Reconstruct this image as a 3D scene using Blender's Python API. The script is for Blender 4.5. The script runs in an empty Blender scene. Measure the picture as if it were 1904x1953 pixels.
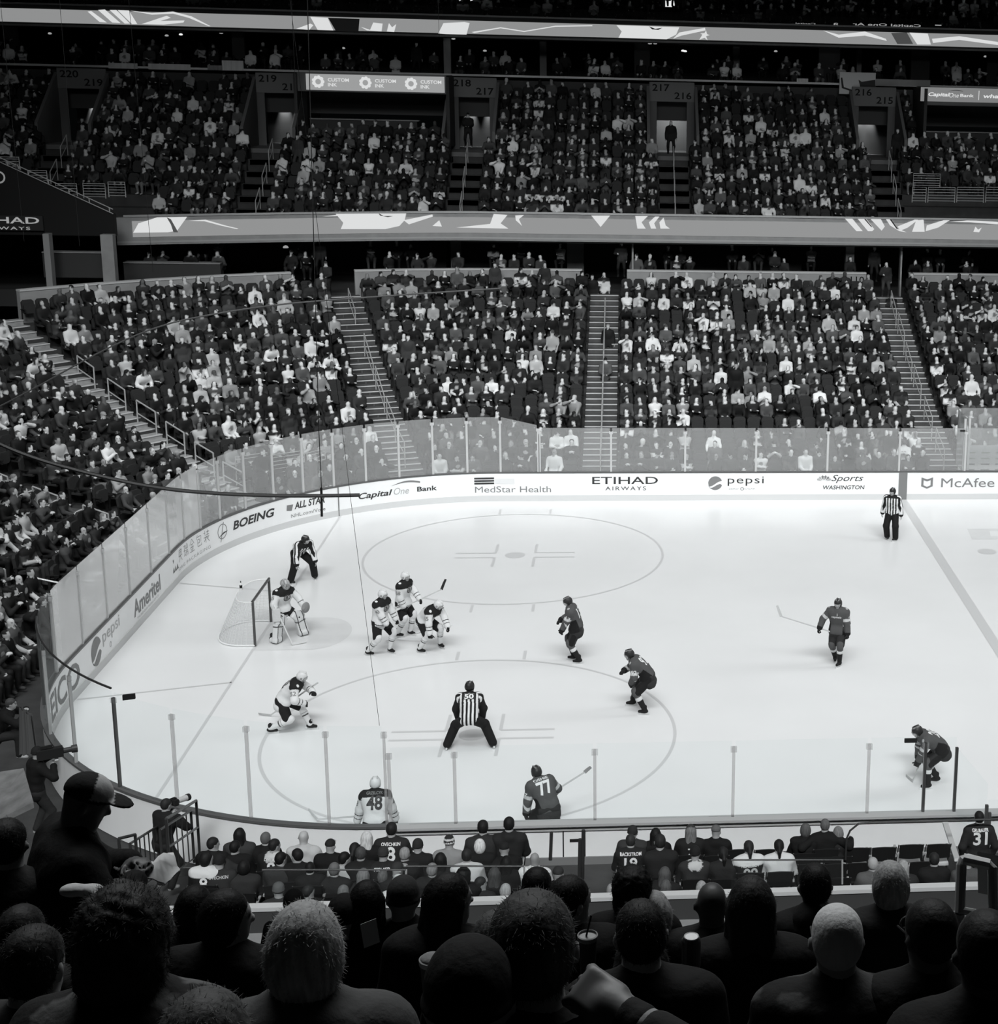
import bpy, math, random
import numpy as np
from mathutils import Vector, Matrix
from mathutils.bvhtree import BVHTree

random.seed(7); rng = np.random.default_rng(11)
scn = bpy.context.scene
COL = scn.collection
# ------------------------------------------------------------------ camera
W, H = 1904, 1953
CP = np.array([12.963214391225534, -26.673136147297452, 14.657186709523089])
CR = (1.3452872644648846, -0.023519257022304597, -0.09978059892658275)
FPX, PX, PY = 2935.495671704163, 1501.426761972178, 821.6143422058065
cd = bpy.data.cameras.new('camera'); cam = bpy.data.objects.new('camera', cd); COL.objects.link(cam)
cam.location = CP; cam.rotation_euler = CR
cd.sensor_fit = 'VERTICAL'; cd.sensor_height = 24.0; cd.lens = FPX * 24.0 / H
cd.shift_x = (W / 2 - PX) / H; cd.shift_y = (PY - H / 2) / H
cd.clip_start = 0.1; cd.clip_end = 400
scn.camera = cam
# ------------------------------------------------------------------ world, exposure, arena lights
scn.view_settings.view_transform = 'Standard'; scn.view_settings.look = 'None'
scn.view_settings.gamma = 1.0; scn.view_settings.use_curve_mapping = False
scn.view_settings.exposure = 0.13
scn.cycles.use_denoising = True
scn.cycles.transparent_max_bounces = 24
scn.cycles.max_bounces = 6; scn.cycles.diffuse_bounces = 3; scn.cycles.glossy_bounces = 3
world = bpy.data.worlds.new('world'); scn.world = world; world.use_nodes = True
bg = world.node_tree.nodes['Background']; bg.inputs[0].default_value = (0.8, 0.95, 1.0, 1); bg.inputs[1].default_value = 0.0012
TINT = (0.975, 0.993, 1.0)
LIGHT_W = 1620.0; SIDE_W = 2500.0; END_W = 1000.0; NEAR_W = 680.0; HOUSE_W = 720.0; BOWL_W = 1900.0
def area_light(name, loc, sx, sy, power, spread, aim=(0, 0, -1)):
    l = bpy.data.lights.new(name, 'AREA'); l.shape = 'RECTANGLE'; l.size = sx; l.size_y = sy
    l.energy = power; l.color = TINT; l.spread = math.radians(spread)
    o = bpy.data.objects.new(name, l); COL.objects.link(o); o.location = loc
    o.rotation_euler = Vector(aim).to_track_quat('-Z', 'Y').to_euler()
    return o
area_light('arena_light', (16.0, 13.0, 23.0), 52, 30, LIGHT_W, 108)
area_light('arena_side_light', (15.0, -7.0, 25.0), 44, 5, SIDE_W, 66, (0, 27, -25))
area_light('arena_end_light', (46.0, 13.0, 25.0), 9, 34, END_W, 80, (-46, 0, -24))
area_light('arena_near_light', (13.0, -24.0, 24.0), 32, 3, NEAR_W, 26, (0, 24, -24.2))
area_light('bowl_light', (13.0, 9.0, 27.0), 46, 4, BOWL_W, 62, (0, 28, -25))
area_light('house_light', (12.0, -9.0, 27.0), 30, 4, HOUSE_W, 64, (0, -12.5, -14))

# ------------------------------------------------------------------ projection helpers (pixel of the photo -> point in the hall)
def Rm(rx, ry, rz):
    return np.array(Matrix.Rotation(rz, 3, 'Z') @ Matrix.Rotation(ry, 3, 'Y') @ Matrix.Rotation(rx, 3, 'X'))
RM = Rm(*CR)
def ray(u, v): return RM @ np.array([(u - PX) / FPX, -(v - PY) / FPX, -1.0])
def aty(u, v, y): d = ray(u, v); return CP + d * (y - CP[1]) / d[1]
def atz(u, v, z): d = ray(u, v); return CP + d * (z - CP[2]) / d[2]
def atd(u, v, dist): d = ray(u, v); return CP + d / np.linalg.norm(d) * dist

# ------------------------------------------------------------------ materials
MATS = {}
def lin(v): v = v / 255.0; return v / 12.92 if v <= 0.04045 else ((v + 0.055) / 1.055) ** 2.4
def mat(name, val=0.5, rough=0.6, metal=0.0, noise=0.0, nscale=8.0, bump=0.0, emit=0.0, spec=0.3):
    m = bpy.data.materials.new(name); m.use_nodes = True; nt = m.node_tree
    p = nt.nodes['Principled BSDF']
    c = (val * 0.985, val * 0.997, val, 1) if np.isscalar(val) else (*val, 1)
    p.inputs['Base Color'].default_value = c
    p.inputs['Roughness'].default_value = rough; p.inputs['Metallic'].default_value = metal
    p.inputs['Specular IOR Level'].default_value = spec
    if noise or bump:
        tc = nt.nodes.new('ShaderNodeTexCoord'); n = nt.nodes.new('ShaderNodeTexNoise')
        n.inputs['Scale'].default_value = nscale; n.inputs['Detail'].default_value = 5
        nt.links.new(tc.outputs['Object'], n.inputs['Vector'])
        if noise:
            r = nt.nodes.new('ShaderNodeValToRGB')
            r.color_ramp.elements[0].color = tuple(x * (1 - noise) for x in c[:3]) + (1,)
            r.color_ramp.elements[1].color = tuple(min(1, x * (1 + noise)) for x in c[:3]) + (1,)
            r.color_ramp.elements[0].position = .3; r.color_ramp.elements[1].position = .7
            nt.links.new(n.outputs['Fac'], r.inputs[0]); nt.links.new(r.outputs[0], p.inputs['Base Color'])
        if bump:
            b = nt.nodes.new('ShaderNodeBump'); b.inputs['Strength'].default_value = bump; b.inputs['Distance'].default_value = .02
            nt.links.new(n.outputs['Fac'], b.inputs['Height']); nt.links.new(b.outputs[0], p.inputs['Normal'])
    if emit:
        p.inputs['Emission Color'].default_value = c; p.inputs['Emission Strength'].default_value = emit
    MATS[name] = m; return m
def mat_col(name, rough=0.8, bump=0.0, nscale=60.0, spec=0.25):
    m = mat(name, .5, rough, bump=bump, nscale=nscale, spec=spec); nt = m.node_tree
    a = nt.nodes.new('ShaderNodeAttribute'); a.attribute_name = 'Col'
    nt.links.new(a.outputs['Color'], nt.nodes['Principled BSDF'].inputs['Base Color']); return m
M_cloth = mat_col('cloth', .85, bump=.45, nscale=16)
M_person = mat_col('person_cloth_and_skin', .75)
M_skin = mat_col('skin', .5, spec=.4)
M_hair = mat('hair', .02, .5, bump=.6, nscale=70)
M_haircol = mat_col('hair_coloured', .65, bump=.25, nscale=45)
M_ice = mat('ice', .80, .22, noise=.025, nscale=.35, spec=.35)
M_line = mat('line_paint', .60, .3)
M_line2 = mat('line_paint_thin', .56, .3)
M_crease = mat('crease_paint', .70, .25, noise=.03, nscale=2)
M_blue = mat('blue_line_paint', .58, .3)
M_board = mat('board_white', .84, .45, noise=.015, nscale=3)
M_kick = mat('kick_plate', .60, .5)
M_cap = mat('cap_rail_dark', .10, .4)
M_caplight = mat('cap_rail_grey', .42, .4)
M_ink = mat('ad_ink', .035, .5)
M_inkgrey = mat('ad_ink_grey', .20, .5)
M_inkpale = mat('ad_ink_pale', .42, .5)
M_concrete = mat('concrete', .10, .85, noise=.15, nscale=3)
M_tread = mat('terrace_concrete', .045, .85, noise=.2, nscale=2)
M_step = mat('stair_concrete', .085, .8, noise=.15, nscale=4)
M_nose = mat('stair_nosing', .62, .6)
M_steel = mat('rail_steel', .55, .35, metal=.3)
M_darksteel = mat('dark_steel', .06, .4, metal=.5)
M_wall = mat('wall_grey', .32, .8, noise=.1, nscale=2)
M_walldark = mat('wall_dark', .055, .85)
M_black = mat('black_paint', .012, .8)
M_seat = mat('seat_fabric', .030, .7, noise=.2, nscale=30)
M_seatblack = mat('chair_black', .012, .5)
M_white = mat('white_sheet', .75, .7)
M_net = mat('net_white', .8, .6)
M_post = mat('post_red', .075, .4)
M_cable = mat('cable_dark', .008, .5)
M_cablelight = mat('cable_grey', .05, .5)
M_led = mat('led_screen_grey', .0, .5, emit=0); 
def emis(name, val, s=1.0):
    m = mat(name, val, .6); p = m.node_tree.nodes['Principled BSDF']
    p.inputs['Base Color'].default_value = (.02, .02, .02, 1)
    p.inputs['Emission Color'].default_value = (val * .985, val * .997, val, 1); p.inputs['Emission Strength'].default_value = s
    return m
M_led = emis('led_screen', lin(138)); M_ledw = emis('led_white', lin(212)); M_ledd = emis('led_dark', lin(70))
M_ledb = emis('led_black', lin(14))
M_lamp = emis('lamp_glow', .9); M_lampdim = emis('lamp_dim', .30)
def glass_mat(name, veil, ior, tint=.94, hazecol=.8, graze=1.0):
    m = bpy.data.materials.new(name); m.use_nodes = True; nt = m.node_tree
    nt.nodes.remove(nt.nodes['Principled BSDF']); out = nt.nodes['Material Output']
    tr = nt.nodes.new('ShaderNodeBsdfTransparent'); tr.inputs[0].default_value = (tint * .99, tint, tint, 1)
    gl = nt.nodes.new('ShaderNodeBsdfGlossy'); gl.inputs['Roughness'].default_value = .12; gl.inputs[0].default_value = (1, 1, 1, 1)
    df = nt.nodes.new('ShaderNodeBsdfDiffuse'); df.inputs[0].default_value = (hazecol, hazecol, hazecol, 1)
    lw = nt.nodes.new('ShaderNodeLayerWeight'); lw.inputs[0].default_value = .5; f0 = ((ior - 1) / (ior + 1)) ** 2 * 1.6
    pw = nt.nodes.new('ShaderNodeMath'); pw.operation = 'POWER'; pw.inputs[1].default_value = 4.2; nt.links.new(lw.outputs['Facing'], pw.inputs[0])
    fr = nt.nodes.new('ShaderNodeMath'); fr.operation = 'MULTIPLY_ADD'; fr.inputs[1].default_value = (1 - f0) * graze; fr.inputs[2].default_value = f0; fr.use_clamp = True
    nt.links.new(pw.outputs[0], fr.inputs[0])
    m1 = nt.nodes.new('ShaderNodeMixShader'); m2 = nt.nodes.new('ShaderNodeMixShader')
    m1.inputs[0].default_value = veil
    nt.links.new(tr.outputs[0], m1.inputs[1]); nt.links.new(df.outputs[0], m1.inputs[2])
    nt.links.new(fr.outputs[0], m2.inputs[0]); nt.links.new(m1.outputs[0], m2.inputs[1]); nt.links.new(gl.outputs[0], m2.inputs[2])
    nt.links.new(m2.outputs[0], out.inputs[0]); MATS[name] = m; return m
M_glass = glass_mat('plexiglass', .13, 1.5)
M_glassend = glass_mat('plexiglass_end_glare', .38, 1.55, .94, .85)  # white diffuse veil stands in for bright ice reflected in the end glass
M_glassnear = glass_mat('plexiglass_near', .004, 1.12, .996, .8, .10)
M_glasspost = glass_mat('post_clear', .32, 1.45, .85, .62)

def frosted(name, t, c):
    m = bpy.data.materials.new(name); m.use_nodes = True; nt = m.node_tree; nt.nodes.remove(nt.nodes['Principled BSDF'])
    a = nt.nodes.new('ShaderNodeBsdfTransparent'); b = nt.nodes.new('ShaderNodeBsdfTranslucent'); b.inputs[0].default_value = (c, c, c, 1); x = nt.nodes.new('ShaderNodeMixShader'); x.inputs[0].default_value = 1 - t
    nt.links.new(a.outputs[0], x.inputs[1]); nt.links.new(b.outputs[0], x.inputs[2]); nt.links.new(x.outputs[0], nt.nodes['Material Output'].inputs[0]); MATS[name] = m; return m
M_postnear = frosted('post_frosted', .62, .8)
# ------------------------------------------------------------------ mesh helpers
def tag(o, label=None, cat=None, group=None, kind=None):
    if label: o['label'] = label
    if cat: o['category'] = cat
    if group: o['group'] = group
    if kind: o['kind'] = kind
    return o
def link(name, me, m, parent=None, smooth=False):
    o = bpy.data.objects.new(name, me); COL.objects.link(o)
    ms = m if isinstance(m, (list, tuple)) else [m]
    if len(me.materials) == 0:
        for x in ms: me.materials.append(x)
    if len(me.polygons): me.polygons.foreach_set('use_smooth', np.full(len(me.polygons), bool(smooth)))
    if parent is not None: o.parent = parent
    return o
def mesh_np(name, V, F, m, parent=None, smooth=False, col=None, mi=None):
    """V (n,3); F list of index tuples or an (m,k) array."""
    me = bpy.data.meshes.new(name)
    V = np.asarray(V, np.float32)
    if isinstance(F, np.ndarray):
        k = F.shape[1]; loops = F.ravel(); starts = np.arange(len(F)) * k; tot = np.full(len(F), k)
    else:
        loops = np.fromiter((i for f in F for i in f), np.int32); tot = np.array([len(f) for f in F], np.int32)
        starts = np.concatenate(([0], np.cumsum(tot)[:-1]))
    me.vertices.add(len(V)); me.vertices.foreach_set('co', V.ravel())
    me.loops.add(len(loops)); me.loops.foreach_set('vertex_index', loops.astype(np.int32))
    me.polygons.add(len(tot)); me.polygons.foreach_set('loop_start', starts.astype(np.int32)); me.polygons.foreach_set('loop_total', tot.astype(np.int32))
    if mi is not None: me.polygons.foreach_set('material_index', np.asarray(mi, np.int32))
    me.update(calc_edges=True)
    if col is not None:
        c = np.ones((len(V), 4), np.float32)
        col = np.asarray(col, np.float32)
        c[:, :3] = col[:, None] * np.array([.985, .997, 1.0]) if col.ndim == 1 else col
        a = me.color_attributes.new('Col', 'FLOAT_COLOR', 'POINT'); a.data.foreach_set('color', c.ravel())
    return link(name, me, m, parent, smooth)
class MB:
    def __init__(s): s.v = []; s.f = []; s.mi = []
    def add(s, V, F, mi=0):
        b = len(s.v); s.v += [tuple(p) for p in V]; s.f += [tuple(b + i for i in f) for f in F]; s.mi += [mi] * len(F)
    def box(s, lo, hi, mi=0):
        (x0, y0, z0), (x1, y1, z1) = lo, hi
        s.add([(x0, y0, z0), (x1, y0, z0), (x1, y1, z0), (x0, y1, z0), (x0, y0, z1), (x1, y0, z1), (x1, y1, z1), (x0, y1, z1)],
              [(0, 3, 2, 1), (4, 5, 6, 7), (0, 1, 5, 4), (1, 2, 6, 5), (2, 3, 7, 6), (3, 0, 4, 7)], mi)
    def obox(s, c, ax, ay, az, mi=0):
        """box from centre and three half-axis vectors"""
        c, ax, ay, az = (np.array(q, float) for q in (c, ax, ay, az))
        P = [c + i * ax + j * ay + k * az for k in (-1, 1) for i, j in ((-1, -1), (1, -1), (1, 1), (-1, 1))]
        s.add(P, [(0, 3, 2, 1), (4, 5, 6, 7), (0, 1, 5, 4), (1, 2, 6, 5), (2, 3, 7, 6), (3, 0, 4, 7)], mi)
    def tube(s, pts, r, n=8, mi=0, closed=False):
        P = [np.array(p, float) for p in pts]; N = len(P); rings = []
        up = None
        for i in range(N):
            t = P[min(i + 1, N - 1)] - P[max(i - 1, 0)]; t = t / (np.linalg.norm(t) + 1e-12)
            if up is None:
                a = np.array([0, 0, 1.]) if abs(t[2]) < .9 else np.array([1., 0, 0])
            else: a = up
            x = np.cross(a, t); x /= np.linalg.norm(x) + 1e-12; yv = np.cross(t, x); up = yv
            rr = r[i] if isinstance(r, (list, tuple)) else r
            rings.append([P[i] + rr * (math.cos(q) * x + math.sin(q) * yv) for q in np.linspace(0, 2 * np.pi, n, endpoint=False)])
        V = [p for g in rings for p in g]
        F = [(i * n + j, i * n + (j + 1) % n, (i + 1) * n + (j + 1) % n, (i + 1) * n + j) for i in range(N - 1) for j in range(n)]
        F += [tuple(range(n - 1, -1, -1)), tuple(range((N - 1) * n, N * n))]
        s.add(V, F, mi)
    def strip(s, A, B, mi=0):
        n = len(A); s.add(list(A) + list(B), [(i, i + 1, n + i + 1, n + i) for i in range(n - 1)], mi)
    def lathe(s, c, prof, n=20, mi=0):
        c = np.array(c, float); V = []; 
        for r, z in prof: V += [c + (r * math.cos(q), r * math.sin(q), z) for q in np.linspace(0, 2 * np.pi, n, endpoint=False)]
        k = len(prof)
        F = [(i * n + j, i * n + (j + 1) % n, (i + 1) * n + (j + 1) % n, (i + 1) * n + j) for i in range(k - 1) for j in range(n)]
        F += [tuple(range(n - 1, -1, -1)), tuple(range((k - 1) * n, k * n))]
        s.add(V, F, mi)
    def build(s, name, m, parent=None, smooth=False):
        return mesh_np(name, np.array(s.v, np.float32).reshape(-1, 3), s.f, m, parent, smooth, mi=s.mi)
def empty(name, loc=(0, 0, 0), rz=0.0):
    o = bpy.data.objects.new(name, None); COL.objects.link(o); o.location = loc; o.rotation_euler = (0, 0, rz); o.empty_display_size = .2
    return o
def localise(root):
    """children were built in world coordinates: keep them there under a root that has its own location"""
    bpy.context.view_layer.update()
    inv = Matrix.LocRotScale(root.location, root.rotation_euler, None).inverted()
    for ch in root.children: ch.matrix_parent_inverse = inv

# ------------------------------------------------------------------ rink curve: s along the boards, d outwards from them
R0 = 8.53; YF = 25.91; Q1 = -R0 * math.pi / 2; E1 = YF - 2 * R0
def rink(s, d=0.0):
    """returns point (x, y) and the outward normal; s = 0 where the far straight begins, falling towards the left end"""
    if s >= 0: return (R0 + s, YF + d), (0.0, 1.0)
    if s >= Q1:
        a = math.pi / 2 - s / R0; c, n = math.cos(a), math.sin(a); return (R0 + (R0 + d) * c, YF - R0 + (R0 + d) * n), (c, n)
    if s >= Q1 - E1: return (-d, YF - R0 + (s - Q1)), (-1.0, 0.0)
    if s >= 2 * Q1 - E1:
        a = math.pi - (s - Q1 + E1) / R0; c, n = math.cos(a), math.sin(a); return (R0 + (R0 + d) * c, R0 + (R0 + d) * n), (c, n)
    return (R0 - (s - 2 * Q1 + E1), -d), (0.0, -1.0)
SN = 2 * Q1 - E1            # s where the near straight begins (x = 8.53 + SN - s)
def s_near(x): return SN - (x - R0)
def curve_s(s0, s1, step=.35):
    n = max(2, int(abs(s1 - s0) / step) + 1)
    k = [q for q in (0, Q1, Q1 - E1, SN) if min(s0, s1) < q < max(s0, s1)]
    S = sorted(set(list(np.linspace(s0, s1, n)) + k), reverse=s1 < s0)
    return S
def rp(s, d, z): (x, y), n = rink(s, d); return (x, y, z)
def sweep(mb, s0, s1, prof, mi=0, step=.35, closed=True, caps=True):
    """sweep a closed profile of (d, z) points along the boards"""
    S = curve_s(s0, s1, step); k = len(prof)
    V = [rp(s, d, z) for s in S for d, z in prof]
    F = [(i * k + j, i * k + (j + 1) % k, (i + 1) * k + (j + 1) % k, (i + 1) * k + j) for i in range(len(S) - 1) for j in range(k if closed else k - 1)]
    if closed and caps: F += [tuple(range(k)), tuple(range((len(S) - 1) * k, len(S) * k))[::-1]]
    mb.add(V, F, mi)

# ------------------------------------------------------------------ lettering
def text_mesh(body, size=1.0, bold=0.0, shear=0.0, sx=1.0, spacing=1.0, depth=0.0):
    cu = bpy.data.curves.new('lettering', 'FONT'); cu.body = body; cu.size = size; cu.offset = bold; cu.shear = shear
    cu.space_character = spacing; cu.align_x = 'CENTER'; cu.align_y = 'CENTER'; cu.extrude = depth; cu.resolution_u = 3; cu.fill_mode = 'FRONT'
    o = bpy.data.objects.new('lettering', cu); COL.objects.link(o)
    dg = bpy.context.evaluated_depsgraph_get(); me = bpy.data.meshes.new_from_object(o.evaluated_get(dg))
    n = len(me.vertices); V = np.empty(n * 3, np.float32); me.vertices.foreach_get('co', V); V = V.reshape(-1, 3)
    F = [tuple(p.vertices) for p in me.polygons]
    bpy.data.objects.remove(o); bpy.data.curves.remove(cu); bpy.data.meshes.remove(me)
    V = V.copy(); V[:, 0] *= sx
    return V, F
def fit_text(body, w, h, **k):
    """lettering scaled to the given width and height, centred on the origin"""
    V, F = text_mesh(body, 1.0, **k)
    lo, hi = V.min(0), V.max(0); c = (lo + hi) / 2
    V[:, 0] = (V[:, 0] - c[0]) * w / (hi[0] - lo[0]); V[:, 1] = (V[:, 1] - c[1]) * h / (hi[1] - lo[1])
    return V, F
def poly(points): return np.array([(x, y, 0) for x, y in points], np.float32), [tuple(range(len(points)))]
def disc(r, n=32, r0=None, a0=0, a1=2 * np.pi, cx=0, cy=0):
    t = np.linspace(a0, a1, n)
    if r0 is None: return poly([(cx + r * math.cos(q), cy + r * math.sin(q)) for q in t])
    V = [(cx + r * math.cos(q), cy + r * math.sin(q), 0) for q in t] + [(cx + r0 * math.cos(q), cy + r0 * math.sin(q), 0) for q in t]
    return np.array(V, np.float32), [(i, i + 1, n + i + 1, n + i) for i in range(n - 1)]
def shift(VF, dx, dy): V = VF[0].copy(); V[:, 0] += dx; V[:, 1] += dy; return V, VF[1]
# =================================================================== SETTING
# ---- ice sheet with its painted markings (one floor)
XR = 34.0
mb = MB()
S = curve_s(XR - R0, s_near(XR), .6)
mb.add([rp(s, 0.06, 0.0) for s in S], [tuple(range(len(S)))[::-1]], 0)
ZL = .004
def line_poly(pts, mi, z=ZL): mb.add([(x, y, z) for x, y in pts], [tuple(range(len(pts)))], mi)
def rect(x0, y0, x1, y1, mi, z=ZL): line_poly([(x0, y0), (x1, y0), (x1, y1), (x0, y1)], mi, z)
def ringline(cx, cy, r, w, mi, a0=0, a1=2 * np.pi, n=120, z=ZL):
    V, F = disc(r + w / 2, n, r - w / 2, a0, a1, cx, cy); V = V.copy(); V[:, 2] = z; mb.add(V, F, mi)
def face_off(cx, cy):
    ringline(cx, cy, 4.572, .075, 1)
    V, F = disc(.305, 32, None, 0, 2 * np.pi, cx, cy); V = V.copy(); V[:, 2] = ZL; mb.add(V, F, 1)
    for sx in (-1, 1):
        for sy in (-1, 1):
            x, y = cx + sx * .61, cy + sy * .23
            rect(min(x, x + sx * 1.22), y - .045, max(x, x + sx * 1.22), y + .045, 1)
            rect(x - .025 * 1.6, min(y, y + sy * .91), x + .025 * 1.6, max(y, y + sy * .91), 1, ZL + .001)
            hx = cx + sx * .851; y0 = cy + sy * 4.6; rect(hx - .04, min(y0, y0 + sy * .6), hx + .04, max(y0, y0 + sy * .6), 1)
CXD = 9.45
face_off(CXD, 19.66); face_off(CXD, 6.25)
GX = 3.35
yy = 24.13
rect(GX - .035, 25.91 - yy, GX + .035, yy, 1)                       # goal line
for a, b in (((0.05, 17.22), (GX, 16.3)), ((0.05, 8.69), (GX, 9.6))):  # restricted area
    d = np.array(b) - a; n = np.array([-d[1], d[0]]) / np.linalg.norm(d) * .035
    line_poly([a - n, b - n, b + n, a + n], 2)
# crease
cy = 12.955; pts = [(GX + .02, cy - 1.22), (GX + 1.37, cy - 1.22)] + [(GX + 1.37 + .9 * math.cos(t), cy + 1.22 * math.sin(t)) for t in np.linspace(-np.pi / 2, np.pi / 2, 24)] + [(GX + .02, cy + 1.22)]
line_poly(pts, 3, .003)
rect(22.58, .02, 22.885, YF - .02, 4, .006)                           # blue line
V, F = disc(.3, 30, None, 0, 2 * np.pi, 24.4, 19.66); V = V.copy(); V[:, 2] = ZL; mb.add(V, F, 1)
line_poly([(24.2, 21.0), (25.4, 21.0), (25.8, 22.2), (24.3, 22.2)], 3)
line_poly([(24.9, 21.3), (25.4, 21.3), (25.5, 21.9), (25.0, 21.9)], 0, ZL + .002)
tag(mb.build('floor', [M_ice, M_line, M_line2, M_crease, M_blue]), 'white ice sheet with painted circles, goal line and blue line', None, None, 'structure')
mb = MB(); mb.box((-60, -40, -.6), (70, 90, -.08)); tag(mb.build('floor', M_tread), 'dark concrete hall floor around the ice', None, None, 'structure')

# ---- dasher boards: one run of boards with rail, kick plate and the painted advertisements as parts
BH = 1.0
boards = tag(empty('dasher_boards', (R0, YF, 0)), 'white dasher boards running round the ice with painted advertisements', 'rink boards')
SB0, SB1 = XR - R0, s_near(33.5)
mb = MB(); sweep(mb, SB0, SB1, [(0, .0), (0, BH), (.09, BH), (.09, -.06)], 0, .3); face = mb.build('board_panel', M_board, boards)
mb = MB(); sweep(mb, SB0, s_near(-99) if 0 else SN - .0, [(-.012, BH), (-.012, BH + .05), (.12, BH + .05), (.12, BH)], 0, .3); tag(mb.build('cap_rail', M_cap, boards), 'dark cap rail along the far side and end')
mb = MB(); sweep(mb, SN, SB1, [(-.012, BH), (-.012, BH + .05), (.22, BH + .05), (.22, BH)], 0, .4); sweep(mb, SN, SB1, [(.09, BH - .12), (.09, BH - .09), (.14, BH - .09), (.14, BH - .12)], 0, .5)
tag(mb.build('cap_rail', M_caplight, boards), 'pale grey cap rail along the near side')
mb = MB(); sweep(mb, SB0, SB1, [(-.014, .0), (-.014, .21), (0, .21), (0, 0)], 0, .3); mb.build('kick_plate', M_kick, boards)
mb = MB(); mb.box((22.58, YF - .02, 0), (22.885, YF, BH + .01)); mb.build('blue_line_band', M_blue if 0 else M_inkgrey, boards)
mb = MB(); mb.obox(rp(-5.61, -.012, .5), np.array([math.cos(math.pi/2+5.61/R0-math.pi/2), math.sin(5.61/R0), 0]) * .02, (0, .006, 0), (0, 0, .5)); mb.build('goal_line_band', M_inkgrey, boards)
def board_ad(name, label, s_c, z_c, items, mat_default=None):
    """items: (V, F, material[, kind]). x runs along the boards, y is height. each word is a part, the emblem another"""
    groups = {}; n = 0
    for it in items:
        key = 'emblem'
        if len(it) > 3: n += 1; key = f'{"lettering" if it[3] == "text" else "emblem"}{n}'
        groups.setdefault(key, []).append(it)
    for key, its in groups.items():
        MM = []; m = MB()
        for it in its:
            V, F, mt = it[:3]
            if mt not in MM: MM.append(mt)
            P = []
            for x, y, _ in V:
                (px, py), nn = rink(s_c + float(x), -.007); P.append((px, py, z_c + float(y)))
            m.add(P, F, MM.index(mt))
        o = m.build(name.replace('advertisement', 'emblem' if key[0] == 'e' else 'lettering'), MM, boards); o['label'] = ('emblem of: ' if key[0] == 'e' else 'word of: ') + label
def T(body, w, h, dx=0, dy=0, mt=None, **k):
    V, F = shift(fit_text(body, w, h, **k), dx, dy); return (V, F, mt or M_ink, 'text')
def P(points, mt=None): V, F = poly(points); return (V, F, mt or M_ink)
def D(r, mt=None, **k): V, F = disc(r, **k); return (V, F, mt or M_ink)
def ball(cx, cy, r, m1, m2):   # round two-tone ball with a wave through it
    out = []
    t = np.linspace(.12 * np.pi, .98 * np.pi, 20); up = [(cx + r * math.cos(q), cy + r * math.sin(q)) for q in t]
    wave = [(cx + r * x, cy + r * (-.10 + .38 * x + .12 * math.sin(3 * x))) for x in np.linspace(-.93, .85, 12)]
    out.append(P(up + wave[:-1], m1) + ('half',))
    t = np.linspace(1.12 * np.pi, 1.9 * np.pi, 20); lo = [(cx + r * math.cos(q), cy + r * math.sin(q)) for q in t]
    wave = [(cx + r * x, cy + r * (-.42 + .32 * x + .10 * math.sin(3 * x))) for x in np.linspace(.88, -.9, 12)]
    out.append(P(lo + wave[1:-1], m2) + ('half',)); return out
def swoosh(cx, cy, w, h, mt):
    a = [(cx - w * .5 + w * t, cy + h * .5 * math.sin(t * 2.6)) for t in np.linspace(0, 1, 14)]
    b = [(cx - w * .5 + w * t, cy + h * .28 * math.sin(t * 2.9)) for t in np.linspace(1, 0, 14)]
    return P(a + b, mt)
# far side and end, from right to left
sh = [(-1.58, .20), (-1.37, .13), (-1.16, .20), (-1.16, -.13), (-1.37, -.22), (-1.58, -.13)]; shi = [(-1.50, .10), (-1.37, .05), (-1.24, .10), (-1.24, -.09), (-1.37, -.15), (-1.50, -.09)]
board_ad('shield_advertisement', 'shield outline and bold grey word right of the blue line', 16.45, .62, [([(x, y, 0) for x, y in sh + shi], [(i, (i + 1) % 6, 6 + (i + 1) % 6, 6 + i) for i in range(6)], M_inkgrey), T('McAfee', 1.95, .34, .12, .0, M_inkgrey, bold=.0)])
fan = []
for k in range(6):
    a = math.radians(155 - 26 * k); c = (-.72 + .05 * math.cos(a), .08); d = np.array([math.cos(a), math.sin(a)]); n = np.array([-d[1], d[0]])
    fan.append(P([np.array(c) + d * .04, np.array(c) + d * .19 + n * .045, np.array(c) + d * .235, np.array(c) + d * .19 - n * .045], M_inkpale if k in (0, 1, 5) else M_inkgrey))
board_ad('sports_advertisement', 'fan of feathers over italic and capital words', 12.07, .60, fan + [T('Sports', 1.15, .30, .12, .17, shear=.35), T('WASHINGTON', 1.5, .15, .0, -.14, M_ink, shear=.15, bold=.01)])
board_ad('ball_advertisement', 'round two-tone ball beside a rounded word on the far side', 8.18, .60, ball(-.70, .03, .25, M_inkgrey, M_inkgrey) + [T('pepsi', 1.28, .34, .38, .10, spacing=1.1), T('ZERO    SUGAR', .95, .05, .25, -.18, M_inkpale), D(.06, M_inkgrey, r0=.042, cx=.25, cy=-.18)])
board_ad('airline_advertisement', 'wide letters over a smaller word at the middle of the far side', 4.31, .62, [T('ETIHAD', 2.3, .26, 0, .12, bold=.006), T('AIRWAYS', 1.42, .14, .02, -.17, M_ink, spacing=1.3)])
bars = [P([(-1.33, y), (-.65, y + .0), (-.65, y + .06), (-1.33, y + .06)]) for y in (.02, .11, .20)] + [P([(-.62, .04), (.05, .02), (.05, .22), (-.62, .2)], mat('ad_smear', .72, .6))]
board_ad('health_advertisement', 'three wavy bars over a serif style name', .42, .60, bars + [T('MedStar Health', 2.62, .22, 0, -.17, M_inkgrey)])
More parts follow.
